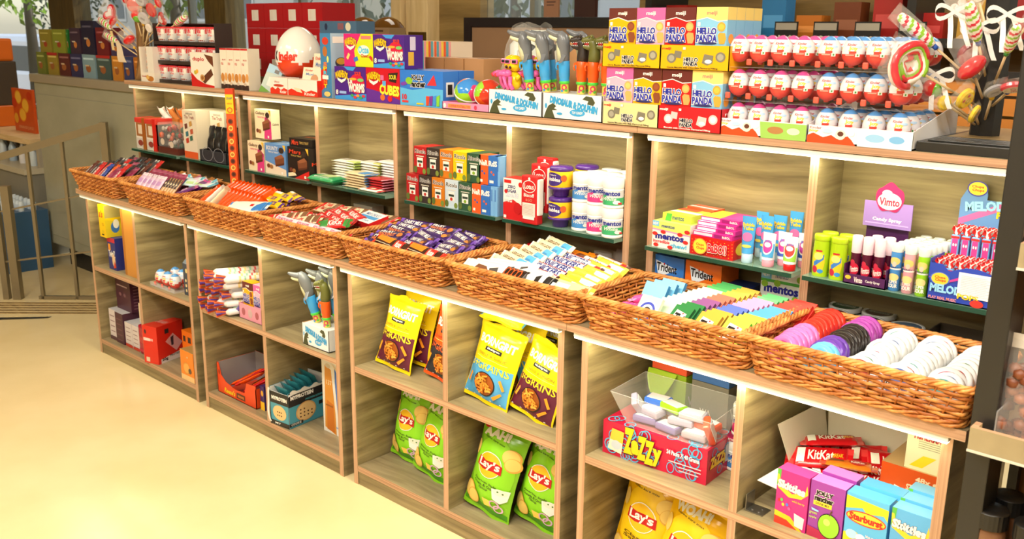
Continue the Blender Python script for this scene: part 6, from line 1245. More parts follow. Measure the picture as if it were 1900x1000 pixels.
# left hand tree
t = thing('lollipop_tree', 'brown tree stump lollipop holder at the left end of the board', 'stand', (.02, .365, ZT))
b = MB(); br = streak('bark', (30, 30, 6), (96, 64, 30), (150, 110, 60), rough=.7)
b.lathe([(.05, 0), (.055, .004), (.046, .03), (.034, .1), (.03, .25), (.036, .33), (.04, .42), (.028, .46), (0, .465)], br, 22); b.build('trunk', t)
LL = [('heart', 222, 30, (206, 30, 40), 'red heart lollipop with grey centre at the upper left', .8), ('oval', 225, 42, (206, 30, 40), 'small glossy red lollipop at the left', .6), ('oval', 256, 6, (206, 30, 40), 'glossy red lollipop at the very top', .8), ('silver', 274, 5, (190, 180, 190), 'grey round lollipop at the very top', .65), ('disc', 292, 22, (214, 40, 46), 'red round lollipop at the upper right', .7), ('silver', 279, 38, (196, 190, 200), 'grey round lollipop on the trunk', .65), ('disc', 262, 16, (226, 110, 110), 'pink lollipop behind the top ones', .7), ('oval', 304, 8, (206, 40, 50), 'small red lollipop at the top right', .55), ('oval', 256, 80, (214, 30, 36), 'red lollipop hanging low at the left of the trunk', .7), ('swirl', 215, 55, (0, 0, 0), 'swirl lollipop pointing far left', .75), ('swirl', 222, 75, (0, 0, 0), 'swirl lollipop pointing left below the first', .7), ('swirl', 335, 45, (0, 0, 0), 'swirl lollipop pointing right behind the snack cups', .7), ('heart', 318, 32, (190, 30, 40), 'dark red heart lollipop at the right', .6), ('melon', 265, 28, (226, 60, 60), 'red and green lollipop in the middle', .6), ('disc', 288, 50, (236, 226, 220), 'white wrapped lollipop low on the right', .45)]
XZ = [(-.204, 1.725), (-.192, 1.692), (.011, 1.788), (.114, 1.79), (.207, 1.745), (.127, 1.703), (.041, 1.762), (.278, 1.78), (-.025, 1.59), (-.29, 1.67), (-.24, 1.60), (.427, 1.69), (.30, 1.70), (.052, 1.72), (.172, 1.66)]
for (kd, _, _, cc, lab, sz), (x, z) in zip(LL, XZ):
    p0_ = Vector((.02+.02*(1 if x > 0 else -1), .355, min(1.74, max(1.52, z-.12)))); c = Vector((x, .325 if kd != 'swirl' else .34, z)); d = (c-p0_).normalized()
    lolly(kd, p0_, c-d*(.03*sz), lab+' of the left tree', size=sz*1.65, colr=cc, tie=(236, 180, 40) if kd in ('oval', 'silver') else None)
b = MB(); b.grid(lambda u, v: (.03*(u-.5)+.01*v, .002*sin(6*v), -.1*v), 2, 6, mat((232, 206, 150), .6)); o = b.build('paper_tag', None, (-.255, .33, 1.65)); prop(o, 'long cream paper tag hanging from a lollipop at the left', 'tag')
b = MB(); b.grid(lambda u, v: (.045*(u-.5)*(1+v)+.05*v, .004*sin(6*v), -.11*v), 4, 6, mat((232, 214, 190), .5)); o = b.build('paper_tag', None, (-.20, .33, 1.60)); prop(o, 'wide pale paper tag hanging below the left lollipops', 'tag')
# ------------------------------------------------------------------ goods in the floor cubbies
ZM = .4753; ZB = .0783
def chipbag(name, lab, w, h, base, art, loc, rx, rz=0, ry=0, thk=.032, seed=0, crimp=None, waist=.03):
    """pillow bag standing on its lower seam, leaning back by rx"""
    b = MB(); m = mat(base, .22); mc = mat(crimp, .25) if crimp else m
    rr = random.Random(seed); ph = [rr.uniform(0, 6) for _ in range(8)]; ct = .055; cb = .045
    def S(u, v, hh=0, side=1):
        k = 0 if v < cb or v > 1-ct else min(1, sin(pi*(v-cb)/(1-ct-cb))**.55)
        e = 1-abs(2*u-1)**2.4
        ww = w*(1-waist*k*2.2+.004*sin(v*26+ph[0]))
        ruf = (1-k)
        y = thk*k*e + .0032*sin(u*17+ph[1]+v*5)*sin(v*9+ph[2])*e*k + .0045*ruf*sin(u*11+ph[3])
        y += .006*k*e*sin(v*7+ph[5]+u*4)*.4
        x = (u-.5)*ww; z = v*h + (.004*sin(u*9+ph[6]) if v > 1-ct else 0)
        if v > .985: z += .002*(1 if int(u*60) % 2 else -1)
        if side > 0: return (x, -y-hh-.0008, z)
        return (x, y*.9+.0008-2*.0045*ruf*sin(u*11+ph[3]), z)
    vs = [0, cb*.5, cb]+[cb+(1-ct-cb)*i/30 for i in range(1, 31)]+[1-ct*.66, 1-ct*.33, 1]
    us = [i/28 for i in range(29)]; n = 29
    for side in (1, -1):
        V = [S(u, v, 0, side) for v in vs for u in us]
        for j in range(len(vs)-1):
            fs = [(j*n+i, j*n+i+1, (j+1)*n+i+1, (j+1)*n+i) if side > 0 else (j*n+i, (j+1)*n+i, (j+1)*n+i+1, j*n+i+1) for i in range(28)]
            o0 = j*n; b.add(V[o0:o0+2*n], [tuple(q-o0 for q in f) for f in fs], mc if vs[j] < cb*.9 else m, True)
    b.art(art, lambda u, v, hh: S(.03+u*.94, v, hh), w/h, curved=13, h0=.0009, dh=.00022)
    o = b.build(name, None, loc); o.rotation_euler = (rx, ry, rz); return prop(o, lab, 'snack bag')
def born(top, low, flav, gc, ball=(150, 76, 16)):
    tm, lm = mat(top), mat(low); st = C(240, 150, 30)
    a = [('r', .0, .05, 1, .47, lm), ('p', [(.0, .47), (1, .47), (1, .5), (.6, .485), (.3, .5), (0, .49)], lm),
      T('BORNGRIT', .5, .78, .86, .1, wht, b=.09), ('r', .3, .655, .7, .705, blk), T('Multigrain', .5, .68, .3, .03, wht, b=.04), T(flav, .5, .6, .7, .035, mat(tuple(int(v*.55) for v in top)), b=.0), ('r', .12, .555, .88, .559, mat((250, 230, 140))),
      T('3+GRAINS', .5, .465, .9, .09, mat(gc), b=.03), ('e', .5, .245, .255, .15, blk), ('e', .5, .245, .235, .138, mat(ball))]
    rq = random.Random(2)
    for i in range(34):
        q, w_, an = (i/34)**.5*.8, rq.uniform(0, 6.28), rq.uniform(-.5, 2.2); cx, cy = .5+.235*q*cos(w_), .245+.138*q*sin(w_); lx, ly = .062*cos(an), .036*sin(an); nx, ny = -.017*sin(an), .0105*cos(an)
        a.append(('p', [(cx-lx-nx, cy-ly-ny), (cx+lx-nx, cy+ly-ny), (cx+lx*1.15, cy+ly*1.15), (cx+lx+nx, cy+ly+ny), (cx-lx+nx, cy-ly+ny)], [C(250, 176, 70), C(236, 150, 50), C(226, 130, 40)][i % 3]))
    a += [('p', [(.1, .22), (.15, .2), (.22, .33), (.18, .35)], st), ('p', [(.82, .36), (.86, .38), (.96, .27), (.92, .25)], st), ('p', [(.74, .13), (.9, .22), (.93, .2), (.78, .1)], st)]
    a += [('r', .1+.2*i, .075, .14+.2*i, .083, wht) for i in range(5)]
    return a
YE = (238, 204, 20); MA = (96, 24, 52)
A_on = born(YE, MA, 'CHEESE & ONION', (240, 214, 40)); A_ga = born(YE, (80, 160, 214), 'CHEESE & GARLIC', (240, 214, 40)); A_bb = born((232, 82, 30), (42, 42, 50), 'SMOKING BARBECUE', (232, 90, 40))
X3 = UX[2]; X4 = UX[3]
chipbag('snack_bag', 'yellow and maroon grain snack bag, foremost in its cubby', .2, .262, YE, A_on, (2.30, .075, ZM+.004), R_(-16), R_(-3), R_(2), seed=1)
chipbag('snack_bag', 'yellow and maroon grain snack bag directly behind the foremost', .2, .27, YE, A_on, (2.305, .155, ZM+.012), R_(-15), R_(-3), R_(1), seed=2)
chipbag('snack_bag', 'yellow and maroon grain snack bag at the back right of its cubby', .2, .28, YE, A_on, (2.39, .23, ZM+.012), R_(-10), R_(-6), R_(-2), seed=3)
chipbag('snack_bag', 'orange and black barbecue snack bag, front one', .19, .258, (232, 82, 30), A_bb, (2.525, .105, ZM+.006), R_(-14), R_(-4), R_(6), seed=4)
chipbag('snack_bag', 'orange and black barbecue snack bag, rear one', .19, .27, (226, 74, 26), A_bb, (2.545, .22, ZM+.006), R_(-10), R_(-8), R_(4), seed=5)
chipbag('snack_bag', 'yellow and blue garlic snack bag standing at the left of its cubby', .215, .262, YE, A_ga, (2.765, .075, ZM+.004), R_(-17), R_(-4), R_(5), seed=6)
chipbag('snack_bag', 'yellow and maroon snack bag standing at the right of its cubby', .2, .25, YE, A_on, (2.955, .085, ZM+.004), R_(-18), R_(-6), R_(9), seed=7)
chipbag('snack_bag', 'yellow snack bag just behind the blue bottomed bag', .2, .285, YE, A_ga, (2.80, .16, ZM+.006), R_(-14), R_(-4), R_(3), seed=8)
chipbag('snack_bag', 'yellow snack bag at the back of its cubby, right', .2, .30, (220, 190, 20), A_on, (3.0, .24, ZM+.006), R_(-7), R_(-4), R_(2), seed=9)
chipbag('snack_bag', 'yellow snack bag at the back of its cubby, middle', .2, .29, (224, 194, 20), A_on, (2.88, .27, ZM+.006), R_(-7), R_(-4), R_(0), seed=10)
chipbag('snack_bag', 'pale blue snack bag lying on top of the yellow ones', .2, .2, (90, 160, 196), [('r', 0, .0, 1, .14, mat(YE))], (2.79, .12, ZM+.272), R_(-62), R_(-3), R_(2), seed=11, crimp=YE)
GR = (128, 196, 30)
def lays(base, word, fl, badge=False, low=(70, 150, 20)):
    y = C(244, 190, 30); rd = C(190, 16, 24); ch = C(240, 206, 110); ch2 = C(222, 170, 70); dk = mat(tuple(int(v*.35) for v in base))
    dm = mat(tuple(int(v*.82) for v in base)); lm = mat(tuple(min(255, int(v*1.12)) for v in base)) if word == 'AAH!' else C(250, 206, 20)
    a = [('r', 0, .05, 1, .11, mat(low)), ('e', .52, .5, .47, .36, lm), T(word, .4, .87, .6, .075, C(236, 232, 210), ol=mat(low), ow=.06, b=.14, rot=.12), T('Sabko kare miss', .42, .805, .5, .018, dk, b=.02),
      ('e', .86, .72, .17, .085, ch2), ('e', .84, .725, .15, .072, ch), ('e', .92, .65, .14, .075, ch2), ('e', .91, .655, .12, .064, ch), ('e', .07, .66, .08, .08, ch),
      ('e', .5, .56, .27, .135, wht), ('e', .5, .56, .255, .127, y), ('p', [(.2, .52), (.8, .54), (.8, .62), (.2, .60)], wht) if 0 else ('p', [(.22, .515), (.4, .50), (.62, .52), (.79, .51), (.77, .60), (.6, .615), (.4, .595), (.23, .61)], rd), T("Lay's", .5, .56, .46, .1, wht, b=.07, rot=.05)]
    for i, s_ in enumerate(fl): a.append(T(s_, .5, .37-.034*i, .56 if i < 2 else .2, .028, dk, b=.04))
    a += [('e', .13, .2, .15, .095, ch2), ('e', .12, .2, .13, .082, ch), ('e', .25, .15, .15, .08, ch2), ('e', .25, .15, .13, .068, ch)]
    if word == 'AAH!': a += [('p', [(.7, .36), (1, .38), (.98, .27), (.88, .22), (.74, .25)], wht), ('e', .85, .34, .12, .035, C(236, 232, 214)), ('e', .82, .345, .015, .008, C(70, 120, 40)), ('e', .9, .335, .015, .008, C(70, 120, 40)), ('p', [(.5, .2), (.7, .21), (.72, .15), (.56, .13)], C(246, 206, 90)), ('ring', .78, .19, .1, .045, C(206, 160, 190), .7), ('ring', .86, .155, .09, .04, C(214, 170, 200), .7)]
    if badge: a += [('e', .13, .93, .1, .045, C(190, 20, 30)), T('50', .13, .93, .1, .03, wht, b=.08)]
    return a
FL = ['American Style', 'Cream & Onion', 'Flavour']
LG1 = lays(GR, 'AAH!', FL, True); LY = lays((246, 190, 10), 'WOAH!', ['Classic', 'Salted'], True, (226, 150, 10))
chipbag('crisp_bag', 'green crisp bag at the left of the lower cubby, partly behind its neighbour', .185, .30, GR, LG1, (2.278, .15, ZB+.005), R_(-10), R_(-2), R_(4), seed=21, thk=.04)
chipbag('crisp_bag', 'green crisp bag leaning against the divider, left pair', .19, .30, GR, LG1, (2.435, .12, ZB+.005), R_(-12), R_(-4), R_(9), seed=22, thk=.042)
chipbag('crisp_bag', 'largest and foremost green crisp bag, left of its cubby', .215, .325, GR, LG1, (2.775, .07, ZB+.004), R_(-13), R_(-3), R_(7), seed=23, thk=.045)
chipbag('crisp_bag', 'green crisp bag at the middle right of its cubby', .2, .315, GR, LG1, (2.95, .125, ZB+.004), R_(-12), R_(-3), R_(7), seed=24, thk=.042)
chipbag('crisp_bag', 'green crisp bag squeezed against the right panel', .19, .30, GR, LG1, (3.022, .235, ZB+.004), R_(-9), R_(-4), R_(-2), seed=25, thk=.038)
chipbag('crisp_bag', 'yellow crisp bag at the left of the near lower cubby', .21, .33, (246, 190, 10), LY, (3.362, .12, ZB+.01), R_(-12), R_(-3), R_(5), seed=31, thk=.045)
chipbag('crisp_bag', 'yellow crisp bag in front, bottom centre of the near cubby', .22, .33, (246, 190, 10), LY, (3.53, .065, ZB+.01), R_(-12), R_(-8), R_(9), seed=32, thk=.045)
chipbag('crisp_bag', 'yellow crisp bag behind the front yellow pair, middle', .2, .33, (240, 184, 10), LY, (3.47, .23, ZB+.01), R_(-8), R_(-4), R_(2), seed=33, thk=.04)
chipbag('crisp_bag', 'yellow crisp bag against the right divider of the near cubby', .2, .32, (240, 184, 10), LY, (3.59, .20, ZB+.01), R_(-10), R_(-4), R_(4), seed=34, thk=.04)
# --- first unit, upper left cubby
carton('wooden_plank_box', 'tall orange-brown wooden looking box against the divider', 'box', .175, .03, .362, (206, 140, 60), (.312, .03, ZM), 0, F=[('r', .0, 0, .12, 1, C(176, 112, 44))])
carton('snack_carton', 'dark blue snack carton with white and orange print', 'box', .085, .1, .165, (44, 50, 120), (.135, .03, ZM), 0, F=[T('TwistZ', .5, .5, .8, .2, wht, ol=C(60, 90, 160), b=.08), ('r', .1, .6, .4, .8, C(230, 150, 40)), ('r', 0, .86, 1, 1, C(190, 40, 60)), ('e', .7, .3, .2, .2, C(226, 190, 150)), ('p', [(.6, .05), (.95, .1), (.8, .3)], C(206, 60, 40))])
carton('snack_carton', 'yellow carton with red script lettering on top of the blue one', 'box', .068, .11, .165, (238, 196, 10), (.105, .012, ZM+.166), 0, F=[T("a's", .4, .72, .6, .22, C(196, 30, 30), b=.04, sh=.3), T('7.5', .6, .4, .3, .08, C(160, 90, 30)), ('r', .35, .06, .7, .1, blk), ('e', .55, .18, .2, .05, C(220, 190, 30))], R=[('p', [(0, 0), (1, 0), (1, .6), (.4, .5), (0, .56)], C(206, 180, 30)), ('e', .45, .3, .2, .18, C(60, 110, 170)), ('e', .5, .4, .14, .14, C(226, 220, 200)), ('r', 0, .6, 1, 1, C(176, 160, 90))])
# --- first unit, lower left
PUR = (74, 34, 52); WB = (216, 206, 206)
def dots_(c): return [T('-----', .5, .12+.2*i, .6, .03, mat(c)) for i in range(4)]
for i, (x, y, w, h, c, l) in enumerate(((.05, .04, .075, .165, WB, 'white shake carton at the far left of the lower cubby'), (.13, .035, .085, .165, PUR, 'dark purple carton in the lower row'), (.222, .04, .075, .13, WB, 'white and red carton beside the purple one'), (.302, .04, .07, .13, WB, 'white and red carton nearest the red bag'))):
    carton('protein_carton', l, 'box', w, .12, h, c, (x, y, ZB), 0, F=[('r', .15, .1+.17*k, .8, .13+.17*k, C(150, 120, 126) if c == WB else C(120, 80, 90)) for k in range(5)]+([('r', 0, 0, 1, .12, C(196, 60, 40) if i > 1 else C(90, 60, 66))] if c == WB else []), cT=(206, 206, 210))
carton('protein_carton', 'large dark purple carton raised on top of the lower row', 'box', .16, .1, .165, PUR, (.07, .08, ZB+.1655), R_(0), F=[('r', .1, .76, .8, .8, C(190, 160, 170)), ('e', .3, .5, .08, .06, C(120, 80, 90)), ('e', .6, .5, .08, .06, C(120, 80, 90))], R=[('r', .15, .1+.1*k, .85, .13+.1*k, C(130, 90, 100)) for k in range(8)])
carton('protein_carton', 'small cream and orange carton in the second layer', 'box', .075, .06, .1, (226, 206, 170), (.29, .09, ZB+.1305), 0, F=[('r', .6, 0, 1, 1, C(220, 90, 40))])
t = thing('candy_pouch', 'bright crimson pouch with dark cap standing at the divider', 'pouch', (.42, .03, ZB))
b = MB(); b.rbox(-.035, .035, 0, .06, 0, .155, mat((170, 20, 50), .25), .014); b.art([('e', .5, .5, .3, .1, C(190, 60, 60)), ('r', .1, .1, .9, .2, C(196, 40, 70))], fF(-.035, .035, -.0004, 0, .155), .45); b.build('body', t)
b = MB(); b.lathe([(.02, .154), (.022, .158), (.022, .185), (.018, .188), (0, .188)], C(40, 36, 40), 18, cy=.03); b.build('cap', t)
# --- first unit, upper right: egg carton and house box
t = thing('egg_tray', 'clear tray of small blue topped chocolate eggs in the first floor unit', 'tray', (.585, .02, ZM)); b = MB(); b.box(0, .23, 0, .24, .0, .003, CLEAR); b.box(0, .23, 0, .002, 0, .02, CLEAR); b.build('clear_base', t)
for j in range(3):
    for i in range(3 if j else 3): choc_egg('blue', (.63+.068*i+.01*j, .055+.068*j, ZM+.0035), 'blue topped chocolate egg in the small tray, %s row' % ['front', 'middle', 'back'][j], 'eggs in the small tray, %s row' % ['front', 'middle', 'back'][j])
t = thing('house_box', 'dark house shaped gift box with pale windows beside the eggs', 'gift box', (.855, .05, ZM)); dk = C(62, 70, 84)
b = MB(); b.box(0, .1, 0, .1, 0, .15, dk); b.art([('e', .3, .78, .1, .07, C(206, 190, 130)), ('e', .72, .82, .1, .07, C(214, 170, 90))]+[('e', .22+.3*i, .15+.16*j, .07, .05, C(220, 200, 150)) for i in range(3) for j in range(3)], fF(0, .1, 0, 0, .15), .67)
b.add([(0, 0, .15), (.1, 0, .15), (.1, .1, .15), (0, .1, .15), (0, .05, .2), (.1, .05, .2)], [(0, 1, 5, 4), (2, 3, 4, 5), (0, 4, 3), (1, 2, 5)], C(96, 108, 120)); b.build('house', t)
b = MB(); b.box(.01, .09, .02, .03, .2, .29, C(70, 90, 84)); b.art([('e', .4, .5, .2, .3, C(150, 160, 120)), ('e', .7, .3, .15, .2, C(206, 190, 160))], fF(.01, .09, .02, .2, .29), 1); b.build('hanging_card', t)
# --- first unit, lower right
carton('protein_box', 'large bright red protein bar box turned slightly in its cubby', 'box', .095, .165, .19, (214, 40, 26), (.525, -.012, ZB), R_(16), rough=.3,
  F=[('r', .04, .6, .5, .68, C(226, 190, 180)), T('GRENADE', .4, .64, .6, .06, wht), ('r', .15, .04, .4, .16, C(220, 196, 170)), ('e', .2, .84, .07, .06, C(70, 40, 40))],
  R=[('p', [(.1, 0), (.95, 0), (.95, .2), (.1, .12)], C(226, 214, 210)), T('20g', .25, .09, .22, .09, blk, b=.1), T('PROTEIN', .65, .14, .4, .05, blk, b=.05), ('p', [(.3, .55), (.6, .72), (.95, .4), (.7, .22)], C(226, 160, 160)), ('r', .3, .76, .45, .88, C(50, 40, 40)), ('p', [(.5, .62), (.62, .66), (.6, .4), (.52, .4)], C(60, 40, 50))], T=[T('CARB KILLA', .5, .5, .7, .2, C(240, 190, 180))])
carton('protein_box', 'orange protein box behind the small orange one', 'box', .11, .14, .18, (226, 110, 20), (.70, .10, ZB), R_(0), F=[('r', .1, .7, .3, .86, C(60, 40, 30)), ('r', .5, .7, .75, .86, C(50, 40, 34)), ('r', .1, .05, .5, .4, C(232, 190, 150))])
carton('cookie_box', 'small glossy orange cookie box at the front right of the cubby', 'box', .118, .06, .145, (236, 130, 24), (.855, .004, ZB), 0, rough=.2, F=[('r', 0, 0, 1, .18, C(230, 190, 130)), ('e', .45, .42, .26, .2, C(214, 140, 50)), ('e', .45, .42, .22, .16, C(232, 170, 80)), ('e', .7, .36, .12, .09, C(90, 70, 50)), ('e', .55, .8, .05, .03, C(220, 200, 150))], cT=(190, 150, 90))
carton('protein_box', 'yellow box lying in the back right corner of the red box cubby', 'box', .1, .14, .1, (230, 160, 40), (.86, .12, ZB), 0)
# --- second unit, upper left: long wrapped tubes, biscuit tray
rnd = random.Random(11); k = 0
ST = [mat((226, 214, 206), .3), mat((206, 196, 200), .3)]
for j in range(5):
    for i in range(5-(j % 2)):
        t = thing('wrapped_candy_tube', 'long pale striped candy tube with purple twisted end in the bundle', 'candy tube', (1.135+.04*i+.02*(j % 2)-.006*j*0, -.02+rnd.uniform(-.03, .02), ZM+.020+.036*j), 0, 'striped candy tubes in the bundle')
        t.rotation_euler = (R_(rnd.uniform(-2, 3)), 0, R_(-22+rnd.uniform(-5, 3)))
        if k == 0:
            b = MB(); b.tube([(0, .04, 0), (0, .05, 0), (0, .36, 0)], [.006, .0135, .0135], ST[0], 12)
            for q in range(14): b.tube([(0, .06+.021*q, 0), (0, .068+.021*q, 0)], .0141, [C(150, 190, 170), C(206, 90, 90), C(226, 200, 130)][q % 3], 12, cap=False)
            b.tube([(0, .052, 0), (0, .1, 0)], .0143, C(226, 222, 226), 12, cap=False); tb = b.build('tube', t)
            b = MB(); b.grid(lambda u, v: (.018*(u-.5)*2*(.4+.6*(1-v)), .04*v, .006*sin(u*20)*(1-v)), 10, 3, mat((96, 60, 150), .2), False); b.grid(lambda u, v: (.006*sin(u*20)*(1-v), .04*v, .018*(u-.5)*2*(.4+.6*(1-v))), 10, 3, C(226, 110, 60), False); te = b.build('twist', t)
        else:
            for s in (tb, te): c = s.copy(); COL.objects.link(c); c.parent = t
        k += 1
for i in range(5):
    t = thing('wrapped_candy_tube', 'loose purple and green speckled candy end below the bundle', 'candy', (1.33+.028*(i % 3)-.02*(i//3), .05-.02*(i//3), ZM+.012+.02*(i//3)), 0, 'speckled candy ends')
    b = MB(); b.tube([(0, 0, 0), (.0, .03, .004), (0, .06, .0)], [.008, .012, .008], [mat((110, 90, 160), .2), mat((150, 170, 140), .2)][i % 2], 7, sm=False); b.build('candy', t); t.rotation_euler = (0, 0, rnd.uniform(-1, 1))
t = thing('biscuit_tray', 'pink tray of panda biscuit boxes in the second floor unit', 'tray', (1.345, .035, ZM)); b = MB(); m = C(226, 150, 170)
b.box(0, .17, 0, .2, 0, .002, m); b.box(0, .17, 0, .0025, 0, .066, m); b.box(0, .002, 0, .2, 0, .066, m); b.box(.168, .17, 0, .2, 0, .066, m); b.art([('e', .2, .5, .08, .25, C(170, 90, 100)), ('e', .5, .5, .1, .3, C(200, 170, 170)), ('e', .8, .5, .08, .25, C(170, 90, 100))], fF(0, .17, 0, 0, .066), 2.6); b.build('carton', t)
hp('yellow', (1.357, .05, ZM+.003), 'yellow panda biscuit box in the pink tray of the floor unit').scale = (.8, 1, .95)
hp('pink', (1.438, .05, ZM+.003), 'pink panda biscuit box in the pink tray of the floor unit').scale = (.75, 1, .95)
# --- second unit, upper right: toy pens
ddbox(1.825, .02, ZM, 'white dinosaur and dolphin toy tray in the second floor unit').scale = (.72, 1, 1.1)
dup(d0, (1.86, .07, ZM+.085), 0, 'dolphin toy pen leaning out to the left in the floor unit', None, (R_(2), R_(-14), R_(38)), (1.1, 1.1, 1.1)); dup(d0, (1.895, .085, ZM+.085), 0, 'upright dolphin toy pen in the floor unit', None, (0, R_(-4), R_(38)), (1.1, 1.1, 1.1))
dup(d0, (1.935, .11, ZM+.085), 0, 'dolphin toy pen at the rear of the floor unit tray', None, (0, R_(-2), R_(38)), (1.15, 1.15, 1.15)); dup(p1, (1.94, .055, ZM+.085), 0, 'olive dinosaur toy pen in the floor unit', None, (0, R_(-2), R_(38)), (1.05, 1.05, 1.05))
# --- second unit, lower left: open orange tray with bars
t = thing('bar_tray', 'open orange tray box with torn edge holding red bars', 'tray', (1.125, .035, ZB), R_(0)); b = MB(); m = mat((226, 70, 24), .35); gi = C(150, 146, 146); Wd, D = .31, .2
b.box(0, Wd, 0, D, 0, .003, m); b.box(0, Wd, D-.003, D, 0, .145, m, F=gi); b.box(0, .003, 0, D, 0, .14, m, R=gi); b.box(Wd-.003, Wd, 0, D, 0, .09, m)
pts = [(0, 0), (Wd, 0), (Wd, .105), (Wd-.07, .1), (Wd-.09, .05), (Wd-.16, .045), (.07, .06), (.03, .085), (.015, .14), (0, .14)]
b.add([(x, 0, z) for x, z in pts]+[(x, .003, z) for x, z in pts], [list(range(10)), list(range(10, 20))[::-1]]+[[i, 10+i, 10+(i+1) % 10, (i+1) % 10] for i in range(10)], m)
b.art([T("Reese's", .32, .17, .28, .16, yel, ol=cho, b=.08, sh=.2), ('r', .5, .08, .72, .26, C(90, 50, 30)), ('r', .53, .12, .69, .2, C(190, 110, 50)), ('e', .06, .7, .015, .08, C(120, 40, 20))], fF(0, Wd, 0, 0, .14), 2.2); b.build('carton', t)
for i in range(8):
    bar('kitred' if i % 2 else 'reese', (1.24+.035*(i % 4), .10+.05*(i//4), ZB+.062+.012*(i % 3)), (R_(-20), R_(-24), R_(60+rnd.uniform(-12, 12))), 'red bar in the open orange tray box', 'bar', 'bars in the orange tray box')
carton('chocolate_box', 'narrow purple and yellow box beside the orange tray', 'box', .03, .15, .11, (60, 40, 100), (1.446, .05, ZB), 0, F=[('r', 0, 0, 1, .35, C(240, 190, 40)), ('e', .5, .7, .3, .12, C(230, 170, 50))])
# --- second unit, lower right: teal cookie box, tall white carton
t = thing('cookie_box', 'open teal and black protein cookie box with torn white edge', 'box', (1.60, .0, ZB), R_(6)); teal = mat((70, 150, 170), .35); W1, D1, H1 = .115, .2, .155
bk = C(36, 34, 34)
b = MB(); b.box(0, W1, 0, D1, 0, .003, teal); b.box(0, W1, 0, .003, 0, H1*.94, CARDW, F=teal); b.box(0, .003, 0, D1, 0, H1*1.05, teal, R=CARDW); b.box(W1-.003, W1, 0, D1, 0, H1, teal); b.box(0, W1, D1-.003, D1, 0, H1*1.2, teal, F=CARDW)
b.art([('r', 0, .6, 1, 1, bk), ('p', [(.0, .9), (.5, 1), (.2, 1), (0, .96)], C(236, 234, 230)), T('MYPROTEIN', .36, .84, .6, .1, wht, b=.12), T('PROTEIN COOKIE', .7, .68, .5, .05, C(90, 190, 206)), ('e', .45, .36, .27, .27, C(206, 160, 100)), ('e', .45, .36, .24, .24, C(226, 190, 130)), ('r', .0, .05, .36, .14, bk), T('COOKIE', .18, .1, .26, .06, wht), ('r', .8, .4, .98, .5, bk)]+[('e', .3+.1*(i % 4), .24+.1*(i//4), .02, .02, C(70, 40, 30)) for i in range(10)], fR(W1, 0, D1, 0, H1), D1/H1)
b.art([('r', 0, .66, 1, 1, bk), T('MYPROTEIN', .5, .82, .8, .1, wht, b=.12), ('e', .5, .4, .36, .22, C(226, 190, 130)), ('r', 0, 0, 1, .14, bk), T('MY', .4, .07, .3, .06, wht)]+[('e', .4+.1*(i % 3), .32+.1*(i//3), .03, .02, C(70, 40, 30)) for i in range(6)], fF(0, W1, 0, 0, H1*.94), W1/H1)
b.build('carton', t)
b = MB(); b.grid(lambda u, v: (-.004+.012*u-.012*sin(pi*v), -.003-.003*sin(8*v), .01+v*.15), 2, 10, CARDW); b.build('torn_edge', t); b = MB(); b.grid(lambda u, v: (W1+.001, .01+u*(D1-.02), H1*(.93+.09*v)+.006*sin(19*u)*v), 14, 2, CARDW); b.build('torn_edge', t)
for i in range(6):
    b = wrapper(.098, .1, .014, col=(44, 120, 130), end=(60, 150, 160), art=[('p', [(.1, .1), (.7, .2), (.6, .6), (.2, .5)], C(30, 50, 60))]); o = b.build('cookie_packet')
    c, s_ = cos(R_(6)), sin(R_(6)); lx, ly = .057, .035+.026*i
    o.location = (1.60+lx*c-ly*s_, lx*s_+ly*c, ZB+.115+.007*i); o.rotation_euler = (R_(-62), R_(6*(i % 2)), R_(6)); prop(o, 'teal cookie packet, %s from the front of the open box' % ORD[i], 'cookie packet')
carton('almond_milk_box', 'tall white carton with almond bottle picture and blue side', 'box', .17, .12, .32, (226, 222, 214), (1.815, .11, ZB), R_(0),
  F=[('p', [(.06, .06), (.5, .0), (.48, .3), (.36, .86), (.12, .9)], C(210, 140, 50)), ('p', [(.14, .04), (.44, .02), (.42, .4), (.16, .44)], C(196, 110, 30)), ('e', .24, .9, .1, .03, C(206, 196, 176)), T('137', .27, .68, .2, .06, C(240, 214, 170), b=.03), ('p', [(.58, .25), (1, .25), (1, .72), (.7, .76), (.5, .9), (.5, .7)], C(60, 110, 190)), ('p', [(.36, .96), (1, .8), (1, .72), (.5, .9)], C(226, 206, 170)), T('almond', .8, .5, .3, .03, wht, b=.03), ('r', .12, .36, .4, .38, C(150, 90, 30)), ('r', .5, .1, .9, .12, C(150, 170, 200))])
